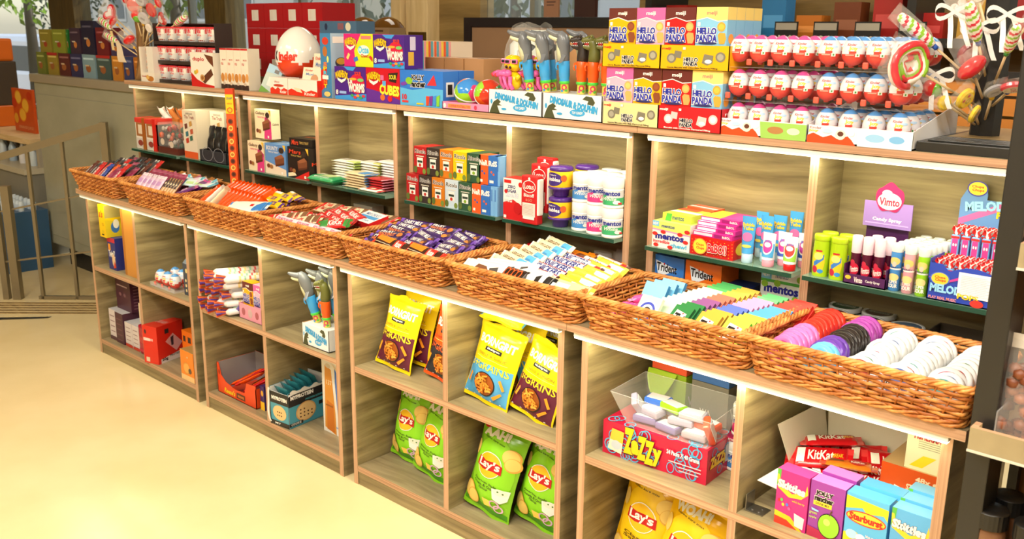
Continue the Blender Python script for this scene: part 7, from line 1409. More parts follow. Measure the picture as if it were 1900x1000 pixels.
# --- fourth unit, upper left: crimson box with clear tub
t = thing('candy_carton', 'crimson carton with blue swirls and yellow ZaZZy lettering', 'box', (3.27, .055, ZM), R_(4)); Wd, D, H = .335, .16, .102; cr = mat((200, 18, 62), .3); sw = C(80, 180, 224)
b = MB(); b.box(0, Wd, 0, D, 0, H, cr)
rs = random.Random(4)
swirl = [('ring', rs.uniform(.06, .97), rs.uniform(.08, .92), .035+.02*rs.random(), .13+.07*rs.random(), sw, .82) for _ in range(34)]
zz = dict(ol=C(70, 20, 40), ow=.16, b=.14)
b.art(swirl+[('p', [(.06, .2), (.2, .12), (.22, .8), (.1, .84)], C(236, 226, 200)), ('p', [(.08, .5), (.21, .45), (.22, .8), (.1, .84)], C(240, 190, 60)), ('e', .145, .36, .05, .14, C(190, 200, 210)), T('Z', .27, .6, .085, .66, yel, **zz), T('a', .335, .46, .06, .34, yel, **zz), T('Z', .4, .5, .075, .6, yel, **zz), T('Z', .475, .44, .075, .6, yel, **zz), T('y', .55, .36, .07, .44, yel, **zz), T('24 Packs X 40 Grams', .79, .66, .3, .12, C(200, 226, 240), ol=C(40, 90, 150), b=.1, rot=-.03), ('r', .66, .4, .96, .43, C(236, 200, 210)), ('r', .76, .3, .96, .33, C(236, 200, 210)), ('r', .76, .2, .94, .23, C(236, 200, 210))], fF(0, Wd, 0, 0, H), Wd/H)
b.art([('ring', rs.uniform(.1, .9), rs.uniform(.15, .9), .1, .14, sw, .8) for _ in range(9)]+[T('ZaZZy', .42, .5, .6, .36, yel, **zz), ('r', .68, .3, .9, .8, C(190, 190, 200))], fR(Wd, 0, D, 0, H), D/H)
b.art([('ring', rs.uniform(.05, .95), rs.uniform(.08, .92), .05, .12, sw, .8) for _ in range(22)], fT(0, Wd, 0, D, H), Wd/D)
b.build('carton', t)
t = thing('clear_tub', 'open clear plastic tub standing on the crimson carton', 'tub', (3.46, .135, ZM+.1025), R_(2)); b = MB()
B0 = [(-.125, -.055), (.135, -.055), (.135, .06), (-.125, .06)]; T0 = [(-.165, -.085), (.16, -.085), (.165, .09), (-.16, .09)]; hz = [.098, .092, .11, .11]
vs = [(x, y, .001) for x, y in B0]+[(x, y, z) for (x, y), z in zip(T0, hz)]
b.add(vs, [(0, 1, 5, 4), (1, 2, 6, 5), (2, 3, 7, 6), (3, 0, 4, 7), (0, 3, 2, 1)], CLEAR); b.build('wall', t)
b = MB(); P = [vs[4], vs[5], vs[6], vs[7]]; b.tube([tuple(p) for p in P], .0016, CLEAR, 5, close=True); b.tube([vs[0], vs[1], vs[2], vs[3]], .0014, CLEAR, 5, close=True); b.build('rim', t)
mc = [((130, 120, 176), 'lilac'), ((166, 160, 186), 'pale'), ((60, 110, 206), 'blue'), ((140, 190, 40), 'lime'), ((176, 170, 186), 'white'), ((214, 80, 50), 'orange')]
for i, (x, y, z, a, k, tl) in enumerate(((-.08, -.02, .006, 8, 0, 0), (.0, -.025, .004, -6, 0, 0), (.085, -.02, .006, 4, 4, 4), (-.07, -.01, .028, -10, 1, 5), (.03, -.01, .027, 12, 1, -4), (.1, .01, .03, -8, 5, 8), (-.07, .02, .052, 6, 2, 3), (-.005, .0, .055, -14, 3, -2), (.06, .0, .05, 10, 4, 4), (-.12, -.02, .04, 80, 1, 50), (.12, -.03, .04, 85, 5, 60), (.0, .03, .03, 0, 4, 0))):
    t = thing('mint_box', '%s small mint pack in the clear tub, number %s from the bottom' % (mc[k][1], ORD[i]) if 0 else '%s small plastic mint pack lying in the clear tub' % mc[k][1], 'mint pack', (3.46+x, .135+y, ZM+.1045+z), 0, '%s mint packs in the clear tub' % mc[k][1], (R_(tl), R_(tl if abs(tl) > 40 else 0), R_(a)))
    b = MB(); b.rbox(-.037, .037, -.022, .022, 0, .02, mat(mc[k][0], .15), .006); b.build('body', t)
    b = MB(); b.rbox(-.03, .03, -.0175, .0175, .0195, .0212, mat((214, 214, 222), .2), .001); b.build('label', t)
for i, (x, z, c, l, nm) in enumerate(((3.29, .12, (214, 80, 44), 'orange-red', 'top'), (3.29, .0, (140, 170, 36), 'olive green', 'bottom'), (3.43, .0, (120, 114, 104), 'grey', 'bottom'), (3.43, .12, (56, 100, 170), 'blue', 'top'))):
    t = thing('tea_box', '%s carton with rounded flap at the back of the cubby' % l, 'box', (x+.01, .25, ZM+.1+z)); b = MB(); b.box(0, .12, 0, .1, 0, .118, mat(c, .5)); b.art([T('IMLI' if i == 0 else 'WA', .4, .25, .3, .14, C(230, 220, 210)), ], fF(0, .12, 0, 0, .118), 1); b.art([T('W', .4, .3, .5, .3, C(230, 220, 210))], fR(.12, 0, .1, 0, .118), 1); b.build('carton', t)
    if i in (1, 3): b = MB(); pts = [(-.01+.05*(1+cos(a)), -.004-.03*abs(sin(a)), .118-.05*(1-cos(a*2))*.5-.03*abs(sin(a))) for a in [pi+pi*q/14 for q in range(15)]]; b.add(pts+[(x_, y_+.002, z_) for x_, y_, z_ in pts], [list(range(15)), list(range(15, 30))[::-1]], mat(tuple(min(255, int(v*1.1)) for v in c), .4)); b.build('flap', t)
carton('carton', 'grey-brown carton carrying the tea boxes', 'box', .26, .12, .099, (130, 110, 84), (3.29, .245, ZM), 0)
carton('gum_jar_tray', 'pink tray edge with white gum lettering at the right of the cubby', 'tray', .115, .13, .012, (196, 40, 100), (3.585, .2, ZM+.092), 0, F=[T('mentos White', .5, .5, .8, .7, wht, b=.05)], cT=(170, 30, 84))
for i, (x, y, z, k) in enumerate(((3.62, .24, .1045, 1), (3.67, .25, .1045, 1), (3.61, .235, 0, 0), (3.665, .25, 0, 1))): placejar(k, (x, y, ZM+z), 'gum jar with white lid %s' % ['standing on the pink tray, left', 'standing on the pink tray, right', 'below the pink tray, left', 'below the pink tray, right'][i], R_(30))
# --- fourth unit, upper right: white carton of wafers, coloured boxes
t = thing('wafer_carton', 'big open white carton with folded out flaps full of red wafer packs', 'carton', (3.80, .16, ZM), R_(-4)); b = MB(); cw = mat((232, 230, 228), .6); ci = mat((190, 180, 164), .7); W1, D1, H1 = .22, .2, .11
b.box(0, W1, 0, D1, 0, .003, cw); b.box(0, W1, 0, .003, 0, H1, C(60, 50, 50), B=ci); b.box(0, W1, D1-.003, D1, 0, H1, cw, F=ci); b.box(0, .003, 0, D1, 0, H1, cw, R=ci); b.box(W1-.003, W1, 0, D1, 0, H1, C(36, 34, 34)); b.build('carton', t)
b = MB()
def slab(q, m):
    n = Vector(q[1])-Vector(q[0]); n = n.cross(Vector(q[3])-Vector(q[0])).normalized()*.0025
    b.add(list(q)+[tuple(Vector(p)+n) for p in q], [(3, 2, 1, 0), (4, 5, 6, 7), (0, 1, 5, 4), (1, 2, 6, 5), (2, 3, 7, 6), (3, 0, 4, 7)], m)
slab([(0, 0, H1), (W1, 0, H1), (W1+.01, -.085, H1-.055), (-.04, -.085, H1-.04)], cw); slab([(0, D1, H1), (0, 0, H1), (-.03, -.02, H1+.1), (-.03, D1+.02, H1+.1)], ci)
slab([(W1, D1, H1), (0, D1, H1), (-.02, D1+.02, H1+.11), (W1, D1+.03, H1+.1)], ci); slab([(W1, 0, H1), (W1, D1, H1), (W1+.08, D1+.02, H1+.03), (W1+.07, -.0, H1-.01)], ci); b.build('flaps', t)
for i in range(13):
    x = .055+.05*(i % 4)+.012*(i//8); y = .05+.06*((i//4) % 3); z = .085+.012*(i//4)+.003*(i % 4)
    bar('kitsmall', (3.80+x, .16+y*.8, ZM+z), (R_(rnd.uniform(15, 38)), R_(rnd.uniform(-10, 6)), R_(32+rnd.uniform(-16, 14))), 'red wafer pack heaped in the open white carton', 'wafer pack', 'wafer packs in the white carton')
o = bar('kitsmall', (3.94, .2, ZM+.125), (R_(-10), 0, R_(20)), 'orange and red wafer pack lying on the near corner of the white carton', 'wafer pack'); o.data = wrapper(.14, .075, .016, col=(226, 120, 30), end=(200, 40, 30), art=[('e', .7, .5, .2, .4, C(196, 30, 30)), T('KitKat', .7, .5, .3, .3, wht, b=.06), ('p', [(.05, .2), (.4, .3), (.35, .7), (.1, .6)], C(130, 70, 40))]).build('tmp').data; bpy.data.objects.remove(bpy.data.objects['tmp'])
o = bar('kitsmall', (3.86, .27, ZM+.14), (R_(-6), R_(-6), R_(30)), 'red crunchy wafer pack with blue and yellow corner', 'wafer pack')
RB = lambda *cs: [('ring', .1, .62, .52+.09*i, .3+.05*i, mat(c), .86) for i, c in enumerate(cs)]
def drinkbox(x, w, base, art, lab, y=.03, d=.045, h=.148, cT=None, rz=0, z=ZM, Tt=()): return carton('drink_mix_box', lab, 'box', w, d, h, base, (x, y, z), rz, F=art, T=Tt, cT=cT, rough=.3)
skit = lambda c: [('p', [(0, .0), (.9, 0), (.5, .12), (0, .2)], C(226, 60, 40)), ('p', [(0, .14), (.4, .12), (.75, .0), (.9, 0), (.5, .2), (0, .24)], C(244, 200, 40)), ('p', [(0, 1), (.12, 1), (.1, .8), (.25, .7), (.1, .66), (0, .7)], C(90, 180, 70)), ('p', [(0, .9), (.06, .9), (.14, .72), (.5, .62), (.9, .7), (.95, .86), (1, .7), (.8, .58), (.4, .54), (.04, .66)], C(244, 200, 50)), T('Skittles', .47, .73, .84, .13, wht, ol=c, ow=.14, b=.14, rot=-.08), ('e', .12, .44, .045, .03, C(226, 50, 50)), ('e', .25, .38, .045, .03, C(250, 200, 60)), ('e', .2, .46, .045, .03, C(90, 190, 90)), ('e', .38, .4, .045, .03, C(80, 120, 220)), ('e', .45, .34, .045, .03, C(226, 90, 160)), ('p', [(.62, .3), (.95, .26), (.92, .05), (.66, .07)], C(240, 220, 226)), T('wild berry', .72, .5, .4, .05, yel)]
drinkbox(3.832, .085, (200, 40, 130), skit(C(120, 20, 70)), 'magenta rainbow drink mix box at the front left', cT=(214, 70, 150), rz=R_(-2))
jr = [T('JOLLY', .42, .8, .5, .09, blk, ol=wht, ow=.2, b=.14), T('rancher', .42, .71, .54, .09, blk, ol=wht, ow=.2, b=.14), ('r', .12, .58, .66, .66, C(240, 210, 60)), T('DRINK MIX', .39, .62, .4, .04, blk, b=.04), T('green', .14, .42, .22, .05, C(190, 226, 90)), T('apple', .14, .35, .22, .05, C(190, 226, 90)), ('p', [(0, 0), (1, 0), (1, .1), (0, .18)], C(180, 36, 80)), ('e', .62, .28, .32, .22, blk), ('e', .62, .28, .3, .205, C(150, 210, 50)), ('e', .56, .34, .1, .06, C(190, 236, 110)), ('p', [(.6, .47), (.64, .47), (.7, .56), (.66, .57)], C(90, 60, 30)), ('p', [(.08, .52), (.3, .5), (.3, .47), (.1, .48)], C(150, 210, 240))]
drinkbox(3.92, .086, (150, 60, 160), jr, 'purple green apple drink mix box in the front row', cT=(206, 120, 200)); drinkbox(3.925, .086, (150, 60, 160), jr, 'purple drink mix box directly behind the front one', y=.078, cT=(206, 120, 200), h=.155)
sb = [('p', [(0, .3), (.3, .36), (.5, .26), (.8, .3), (1, .26), (1, 0), (0, 0)], C(244, 214, 40)), ('p', [(0, .72), (.4, .8), (.5, .72), (.9, .78), (1, .7), (1, .9), (0, .95)], C(244, 214, 40)), ('e', .5, .62, .48, .12, C(226, 60, 40)), ('e', .5, .62, .45, .1, C(250, 206, 60)), T('Starburst', .5, .62, .78, .11, C(214, 40, 30), ol=wht, b=.12), ('e', .2, .3, .14, .08, C(170, 214, 240)), ('e', .42, .28, .12, .07, C(190, 226, 246)), T('blue raspberry', .74, .34, .4, .06, wht, ol=C(60, 110, 190), b=.05)]
drinkbox(4.01, .1, (90, 180, 232), sb, 'pale blue and yellow chews drink mix box in the front row', cT=(90, 170, 220)); drinkbox(4.02, .1, (90, 180, 232), sb, 'pale blue and yellow box directly behind the front chews box', y=.078, cT=(90, 170, 220), h=.155)
for j in range(3): drinkbox(4.117+.0*j, .088, (90, 170, 226), skit(C(60, 20, 70)), 'pale blue rainbow drink mix box, %s of its file' % ['front', 'middle', 'rear'][j], y=.03+.047*j, cT=(110, 180, 226), h=.148+.006*j)
carton('chocolate_carton', 'orange and purple carton of standard chocolate bars', 'box', .18, .16, .17, (214, 84, 28), (4.02, .205, ZM), 0, F=[('p', [(0, 0), (1, 0), (1, .3), (.4, .45), (0, .58)], C(70, 50, 120)), T('48x e 45g', .72, .86, .5, .1, C(240, 214, 180), b=.08), T('STANDARD BARS', .66, .72, .6, .09, C(240, 214, 180), b=.08), ('p', [(.12, .34), (.2, .7), (.36, .66), (.98, .42), (1, .1), (.3, .2)], wht), ('p', [(.14, .36), (.21, .67), (.36, .63), (.97, .4), (.98, .12), (.3, .23)], C(60, 40, 110)), T('Dairy Milk', .52, .42, .44, .14, wht, b=.04, rot=-.1), ('r', .22, .12, .5, .22, C(226, 90, 40))], cT=(206, 170, 120))
carton('lozenge_carton', 'cream and yellow lozenge carton on top of the orange carton', 'box', .14, .1, .135, (232, 220, 180), (4.072, .21, ZM+.1705), 0, F=[('p', [(.0, .0), (.25, .0), (.0, -.0)], yel) if 0 else ('p', [(.08, .06), (.3, .06), (.52, .3), (.3, .3)], C(240, 206, 20)), ('p', [(.62, 0), (.82, 0), (1, .2), (1, .3), (.9, .3)], C(240, 206, 20)), ('r', 0, .86, .3, 1, C(240, 206, 20)), ('p', [(.2, .9), (.3, .98), (.9, .98), (1, .9), (.9, .84), (.35, .82)], C(110, 100, 90)), ('p', [(.2, .82), (.4, .78), (.9, .76), (1, .8), (.9, .73), (.4, .74)], C(206, 40, 36)), T("FISHERMAN'S FRIEND", .6, .66, .96, .12, C(190, 36, 40), b=.08)]+[('r', .2, .56-.04*k, .9-.1*k, .568-.04*k, C(120, 110, 90)) for k in range(4)])
t = thing('hinge_bracket', 'small steel corner bracket screwed inside the cubby', 'bracket', (3.75, .03, ZM)); b = MB(); sm_ = mat((150, 146, 136), .3, metal=.9); b.rbox(0, .05, 0, .045, 0, .003, sm_, .001); b.rbox(0, .003, 0, .045, 0, .045, sm_, .001); b.build('plate', t)
b = MB(); [b.lathe([(.004, .003), (.0035, .005), (0, .0055)], C(70, 66, 60), 8, cx=x_, cy=y_) for x_, y_ in ((.015, .012), (.035, .03), (.035, .01))]; b.build('screw', t)
# ------------------------------------------------------------------ around the shelving
ZC = 1.355
t = thing('steel_counter', 'tall brushed steel counter at the left carrying chocolate cartons', 'counter', (-2.08, .6, 0))
b = MB(); b.rbox(0, 1.96, 0, .75, .17, 1.30, STEEL, .01); b.build('body', t)
b = MB(); b.rbox(-.02, 1.98, -.02, .77, 1.30, ZC, mat((176, 166, 146), .35, metal=.3), .008); b.build('worktop', t)
b = MB(); b.box(.05, 1.93, .1, .7, .0, .17, C(30, 28, 26)); b.build('shaded_gap', t)  # near-black block: shade of the open gap below, put in as colour
b = MB(); b.rbox(.06, 1.9, -.006, .0, .24, 1.22, STEEL, .004); b.build('front_panel', t)
ch = [(-2.06, .15, (110, 120, 50), 'olive'), (-1.88, .17, (150, 130, 50), 'olive and red'), (-1.70, .18, (90, 40, 40), 'maroon'), (-1.52, .18, (50, 50, 90), 'navy'), (-1.34, .19, (130, 160, 176), 'pale blue'), (-1.14, .2, (70, 90, 90), 'teal with red top'), (-.93, .14, (196, 130, 50), 'amber'), (-.78, .12, (60, 70, 120), 'indigo'), (-.65, .14, (180, 110, 40), 'orange')]
for x, w, c, nm in ch:
    carton('chocolate_carton', '%s chocolate carton in the lower row on the steel counter' % nm, 'box', w*.94, .1, .145, c, (x, .63, ZC), 0, F=[('r', .1, .78, .9, .86, mat(tuple(min(255, v+60) for v in c))), ('e', .45, .4, .2, .16, C(150, 90, 50)), ('r', .2, .5, .5, .56, C(200, 180, 150))]+([('r', 0, .88, 1, 1, C(170, 40, 40))] if 'red' in nm else []))
for x, w, h, c, nm in [(-1.98, .19, .15, (140, 130, 50), 'olive yellow'), (-1.77, .2, .15, (130, 140, 50), 'olive green'), (-1.55, .03, .15, (30, 110, 50), 'narrow green'), (-1.50, .16, .16, (60, 44, 64), 'dark plum'), (-1.32, .18, .205, (36, 34, 60), 'tall navy'), (-1.12, .17, .165, (110, 34, 40), 'dark red'), (-.93, .13, .12, (70, 60, 100), 'dull violet')]:
    carton('chocolate_carton', '%s chocolate carton in the upper row on the steel counter' % nm, 'box', w*.97, .1, h, c, (x, .632, ZC+.1453), 0, F=[('r', .1, .8, .8, .86, mat(tuple(min(255, v+50) for v in c))), ('e', .5, .35, .16, .12, C(190, 120, 60) if c[0] < 120 else C(150, 60, 40)), ('r', .2, .45, .5, .5, C(190, 180, 170))])
# handrail
t = thing('handrail', 'brushed metal handrail sloping down beside the steps at the left', 'handrail', (-1.08, .344, 0)); o0 = Vector((-1.08, .344, 0)); dv = Vector((.722, .692, 0))
def hr(s, z): return tuple(dv*s+Vector((0, 0, z)))
RM = mat((140, 128, 102), .35, metal=.4)
def barr(a, c, wd, nm):
    b = MB(); a = Vector(a); c = Vector(c); d = (c-a).normalized(); nrm = Vector((-dv.y, dv.x, 0)); s_ = d.cross(nrm).normalized()*wd[1]; n_ = nrm*wd[0]
    vs = [p+i*n_+j*s_ for p in (a, c) for i, j in ((-1, -1), (1, -1), (1, 1), (-1, 1))]
    b.add([v[:] for v in vs], [(0, 1, 2, 3)[::-1], (4, 5, 6, 7), (0, 1, 5, 4), (1, 2, 6, 5), (2, 3, 7, 6), (3, 0, 4, 7)], RM); b.build(nm, t)
barr(hr(-.9, .74), hr(.262, 1.09), (.018, .022), 'top_rail'); barr(hr(.262, .0), hr(.262, 1.112), (.02, .02), 'post')
barr(hr(.0, 0), hr(.0, .99), (.012, .009), 'baluster'); barr(hr(-.215, 0), hr(-.215, .93), (.012, .009), 'baluster')
barr(hr(-.9, .46), hr(.26, .70), (.005, .005), 'cross_bar'); barr(hr(-.9, .18), hr(.26, .33), (.005, .005), 'cross_bar'); barr(hr(-.24, .012), hr(.262, .012), (.012, .01), 'bottom_rail')
barr(hr(-.37, -.0), hr(-.37, .72), (.024, .024), 'post'); barr(hr(-.44, .0), hr(-.44, .70), (.018, .018), 'post')
# far left: low refrigerated counter with a blue crate display, juice poster, orange machine
t = thing('chiller_counter', 'pale chiller counter beyond the handrail with bottles on it', 'counter', (-3.9, .6, 0)); b = MB(); b.box(0, 1.5, 0, .7, 0, .62, mat((150, 146, 132), .5)); b.box(-.02, 1.52, -.02, .72, .62, .66, mat((206, 196, 170), .4)); b.build('body', t)
b = MB(); b.box(0, 1.5, .05, .7, .83, .87, PINE); b.box(0, .04, .1, .65, .66, .83, C(180, 170, 150)); b.box(1.46, 1.5, .1, .65, .66, .83, C(180, 170, 150)); b.box(.04, 1.46, .6, .65, .66, .83, mat((206, 206, 200), .4)); b.build('shelf', t)
rnd = random.Random(5)
for i in range(12):
    b = MB(); b.lathe([(.028, 0), (.03, .01), (.03, .1), (.012, .14), (.012, .16), (0, .161)], mat([(206, 220, 230), (170, 190, 210), (226, 226, 230)][i % 3], .2), 10); prop(b.build('water_bottle', None, (-2.55-.1*i, .72+.05*(i % 2), .66)), 'small clear water bottle standing on the chiller counter', 'bottle', 'bottles on the chiller counter')
for i in range(4):
    carton('bottle_crate', 'blue bottle crate on the floor, %s from left' % ORD[i], 'crate', .2, .3, .42, (50, 90, 130), (-2.86+.21*i, .28, 0), 0, F=[('r', .1, .1+.2*k, .9, .14+.2*k, C(80, 120, 156)) for k in range(4)]+([T('SVC', .5, .5, .7, .2, C(190, 206, 220), b=.05)] if i == 0 else []))
    for q in range(3):
        for r in range(3):
            b = MB(); b.lathe([(.02, .0), (.022, .02), (.022, .05), (.01, .07), (0, .07)], mat((206, 220, 232), .2), 8); prop(b.build('water_bottle', None, (-2.82+.21*i+.06*q, .34+.08*r, .42)), 'clear bottle standing on the blue crates', 'bottle', 'bottles on the blue crates')
carton('juice_poster', 'orange poster board showing sliced oranges', 'poster', .40, .02, .33, (214, 84, 24), (-3.17, .84, .87), 0,
  F=[('e', .3, .8, .16, .16, C(240, 160, 30)), ('e', .3, .8, .13, .13, C(250, 196, 70)), ('e', .62, .62, .17, .17, C(240, 150, 30)), ('e', .62, .62, .14, .14, C(250, 190, 60)), ('e', .45, .4, .17, .16, C(240, 150, 30)), ('e', .45, .4, .14, .13, C(250, 190, 60)), ('e', .12, .3, .1, .12, C(236, 170, 50)), T('ORANGE JUICE', .55, .1, .7, .08, C(240, 170, 120), b=.05), ('e', .1, .66, .12, .12, C(206, 60, 20)), ('e', .85, .85, .12, .1, C(206, 60, 20))])
t = thing('juice_machine', 'orange and brown machine at the left edge of the view', 'machine', (-4.0, .72, .87)); b = MB(); b.rbox(0, .5, 0, .3, 0, .17, mat((226, 110, 20), .3), .01); b.rbox(.02, .5, .02, .3, .17, .52, C(70, 56, 40), .01); b.rbox(0, .47, 0, .3, .52, .7, mat((226, 110, 20), .3), .02); b.build('body', t)
b = MB(); b.M = Matrix.Translation((.4, .015, .22)) @ Matrix.Rotation(pi/2, 4, 'X'); b.lathe([(.02, 0), (.02, .012), (0, .014)], mat((206, 206, 196), .3, metal=.5), 16); b.build('knob', t)
# outside the left window: white van, foliage, pale building
t = thing('white_van', 'white van with dark side windows parked outside the left window', 'van', (-17.6, 5.2, -.0)); b = MB(); vw = mat((240, 240, 236), .3)
b.rbox(0, 5.0, 0, 1.8, .2, .84, vw, .08); b.rbox(.1, 4.9, .05, 1.75, .8, 1.5, vw, .12); b.build('body', t)
b = MB(); b.rbox(.4, 4.4, .035, .06, .82, 1.3, C(60, 66, 66), .01); b.build('side_window', t)
for x in (1.0, 4.0): b = MB(); b.M = Matrix.Translation((x, .0, .32)) @ Matrix.Rotation(pi/2, 4, 'X'); b.lathe([(.32, -.2), (.32, .02), (.2, .03), (0, .03)], C(30, 30, 32), 24); b.build('wheel', t)
def bldg(x, y, w, h, c, lab):
    t = thing('building', lab, 'building', (x, y, 0)); b = MB(); b.box(0, w, 0, 3, 0, h, mat(c, .8)); b.build('wall', t)
    for i in range(int(w/2.2)):
        b = MB(); b.box(.6+2.2*i, 1.5+2.2*i, -.04, 0, 1.9, 3.2, C(96, 104, 104)); b.box(.52+2.2*i, 1.58+2.2*i, -.03, .01, 1.82, 3.28, C(214, 210, 196)); b.build('window', t)
bldg(-26, 11, 12, 7, (206, 200, 180), 'pale building with framed windows across the street at the far left')
bldg(-12, 12, 13, 8, (196, 196, 186), 'grey white building across the street behind the red cartons')
bldg(3, 11, 9, 7, (150, 146, 128), 'dull building across the street at the right')
b = MB(); b.box(-40, 20, 3.2, 40, -.12, -.02, mat((150, 146, 138), .9)); struct(b.build('ground'))
def foliage(x, y, z, r, lab, c, seed, n=260, s=.1):
    t = thing('tree', lab, 'tree', (x, y, 0)); rr = random.Random(seed); b = MB(); m = mat(c, .5)
    for i in range(n):
        a, e, q = rr.uniform(0, 2*pi), rr.uniform(-1, 1), rr.random()**.4*r; p = Vector((q*cos(a)*sqrt(1-e*e), q*sin(a)*sqrt(1-e*e), z+q*e)); d = Vector((rr.uniform(-1, 1), rr.uniform(-1, 1), rr.uniform(-1.6, -.2))).normalized()*s*rr.uniform(.7, 1.5); w = d.cross(Vector((rr.uniform(-1, 1), rr.uniform(-1, 1), .3))).normalized()*s*.28
        b.add([p[:], (p+d*.5+w)[:], (p+d)[:], (p+d*.5-w)[:]], [(0, 1, 2, 3)], m)
    b.build('foliage', t); b = MB(); b.tube([(0, 0, -.02), (.05, 0, z*.5), (0, 0, z)], [.12, .09, .05], C(90, 76, 56), 8); b.build('trunk', t)
foliage(-12.0, 4.4, 2.75, 1.0, 'bright leafy branches hanging outside the left window', (150, 190, 40), 1, 500, .13)
foliage(-22.0, 9.3, 2.4, 1.2, 'dark green tree before the pale building', (60, 80, 50), 2, 500, .14)
foliage(-6.6, 4.1, 2.6, .8, 'yellow green tree behind the lollipop tree', (120, 150, 50), 3, 420, .14)
foliage(-4.6, 6.2, 2.3, 1.3, 'grey green tree outside between the columns', (84, 100, 70), 4, 500, .16)
foliage(-2.0, 5.4, 2.0, 1.1, 'dull green tree outside behind the amber balls', (80, 96, 70), 5, 500, .15)
foliage(1.3, 5.2, 2.3, 1.0, 'green tree outside behind the biscuit boxes', (90, 116, 60), 6, 420, .14)
# amber balls and small frame near the window, black framed board
for i, (x, c) in enumerate(((-.10, 'left'), (.14, 'right'))):
    t = thing('amber_globe', 'round amber glass globe by the window, %s of the two' % c, 'ornament', (x, 1.9, 1.52)); b = MB(); b.ball((0, 0, .115), .115, mat((96, 60, 14), .08), 24); b.build('globe', t); b = MB(); b.lathe([(.05, -.05), (.06, -.04), (.03, .0), (.03, .02)], C(150, 120, 60), 20); b.build('foot', t)
carton('window_table', 'narrow brown table carrying the amber globes', 'table', .9, .3, .05, (110, 84, 50), (-.35, 1.78, 1.42), 0)
b = MB(); [b.box(-.35+x, -.31+x, 1.8, 1.84, 0, 1.42, C(90, 70, 44)) for x in (0, .86)]; [b.box(-.35+x, -.31+x, 2.02, 2.06, 0, 1.42, C(90, 70, 44)) for x in (0, .86)]; prop(b.build('table_legs'), 'four slim brown legs below the narrow window table', 'table legs')
t = thing('brass_frame', 'small square brass frame ornament beside the amber globes', 'ornament', (.33, 1.9, 1.47)); b = MB(); g = mat((120, 90, 30), .3, metal=.7); b.box(0, .14, 0, .02, .16, .19, g); b.box(0, .14, 0, .02, .0, .03, g); b.box(.11, .14, 0, .02, .03, .16, g); b.box(.0, .02, 0, .02, .03, .16, g); b.build('frame', t)
t = thing('framed_board', 'big brown board in a black frame behind the toy pens', 'board', (1.28, 1.45, 0)); b = MB(); b.box(.04, 1.1, .0, .03, .3, 1.70, mat((150, 116, 84), .7)); b.build('board', t)
b = MB(); [b.box(*q) for q in ((0, 1.14, -.01, .04, 1.69, 1.735, BLACK), (0, .05, -.01, .04, 0, 1.69, BLACK), (1.09, 1.14, -.01, .04, 0, 1.69, BLACK))]; b.build('frame', t)
carton('price_card', 'small brown card standing on the black framed board', 'card', .09, .01, .13, (150, 110, 84), (1.80, 1.455, 1.736), 0, F=[('r', .2, .5, .8, .55, C(90, 60, 50)), ('r', .2, .4, .7, .44, C(90, 60, 50))])
carton('menu_board', 'dark leaning menu card on the black framed board', 'card', .12, .02, .11, (50, 26, 22), (1.98, 1.46, 1.736), 0, F=[('r', .1, .86, .9, .94, C(120, 80, 50))])
# far shelves with price tags at the upper right
t = thing('display_shelf', 'dark far shelf with price tags behind the chocolate eggs', 'shelf', (1.75, 2.35, 0)); b = MB(); b.box(0, 2.9, 0, .4, 1.62, 1.66, BLKM); b.box(0, 2.9, .36, .4, 1.2, 2.3, DARKW); b.box(0, 2.9, 0, .4, 1.38, 1.41, mat((120, 84, 44), .6)); [b.box(x, x+.04, .0, .4, 0, 2.3, BLKM) for x in (0, 1.4, 2.86)]; b.build('shelf', t)
for i in range(7):
    t2 = thing('price_tag', 'black price tag clipped to the far shelf, %s from left' % ORD[i], 'price tag', (1.93+.20*i, 2.33, 1.60)); b = MB(); b.box(0, .12, 0, .006, 0, .13, BLACK); b.art([('r', .05, .7, .95, .95, C(170, 164, 150)), T(['200', '100', '60', '100', '90', '60', '120'][i], .5, .32, .6, .36, C(206, 200, 186), b=.08)], fF(0, .12, 0, 0, .13), .93); b.build('card', t2)
    b = MB(); b.tube([(.06, .005, 0), (.06, .005, -.05)], .008, C(170, 140, 90), 8); b.build('clip', t2)
rnd = random.Random(9)
for i in range(14):
    c = [(170, 30, 26), (196, 150, 60), (150, 26, 30), (50, 130, 190), (206, 120, 40), (120, 60, 30), (180, 40, 36)][i % 7]
    carton('snack_carton', 'small %s pack on the far shelf among the price tags' % ['red', 'tan', 'dark red', 'blue', 'orange', 'brown', 'bright red'][i % 7], 'box', .13, .1, rnd.uniform(.1, .22), c, (1.82+.19*i, 2.45, 1.6603), 0, F=[('r', .1, .2, .9, .5, mat(tuple(min(255, v+40) for v in c)))], group='%s packs on the far shelf' % ['red', 'tan', 'dark red', 'blue', 'orange', 'brown', 'bright red'][i % 7])
t = thing('lightbox', 'bright white poster panel in the window behind the biscuit boxes', 'poster', (2.0, 2.80, 1.62)); b = MB(); b.box(0, .5, 0, .03, 0, .7, mat((250, 250, 246), .4, emit=1.2)); b.build('panel', t)
# orange lit slatted crate behind the lollipop stand
t = thing('wooden_crate', 'orange-brown slatted crate behind the black lollipop stand', 'crate', (3.62, 1.08, 1.2)); b = MB()
for k in range(4): b.box(0, .9, 0, .02, .06*k+.12 if k else .12, .06*k+.17, mat((206, 130, 50), .5))
b.box(0, .9, .02, .3, .1, .12, CARD); b.box(0, .9, -.012, 0, .16, .2, BLKM); b.box(0, .9, -.012, 0, .34, .37, BLKM); b.build('slats', t); b = MB(); [b.box(x, x+.03, .0, .3, -1.2, .4, BLKM) for x in (0, .87)]; b.build('legs', t)
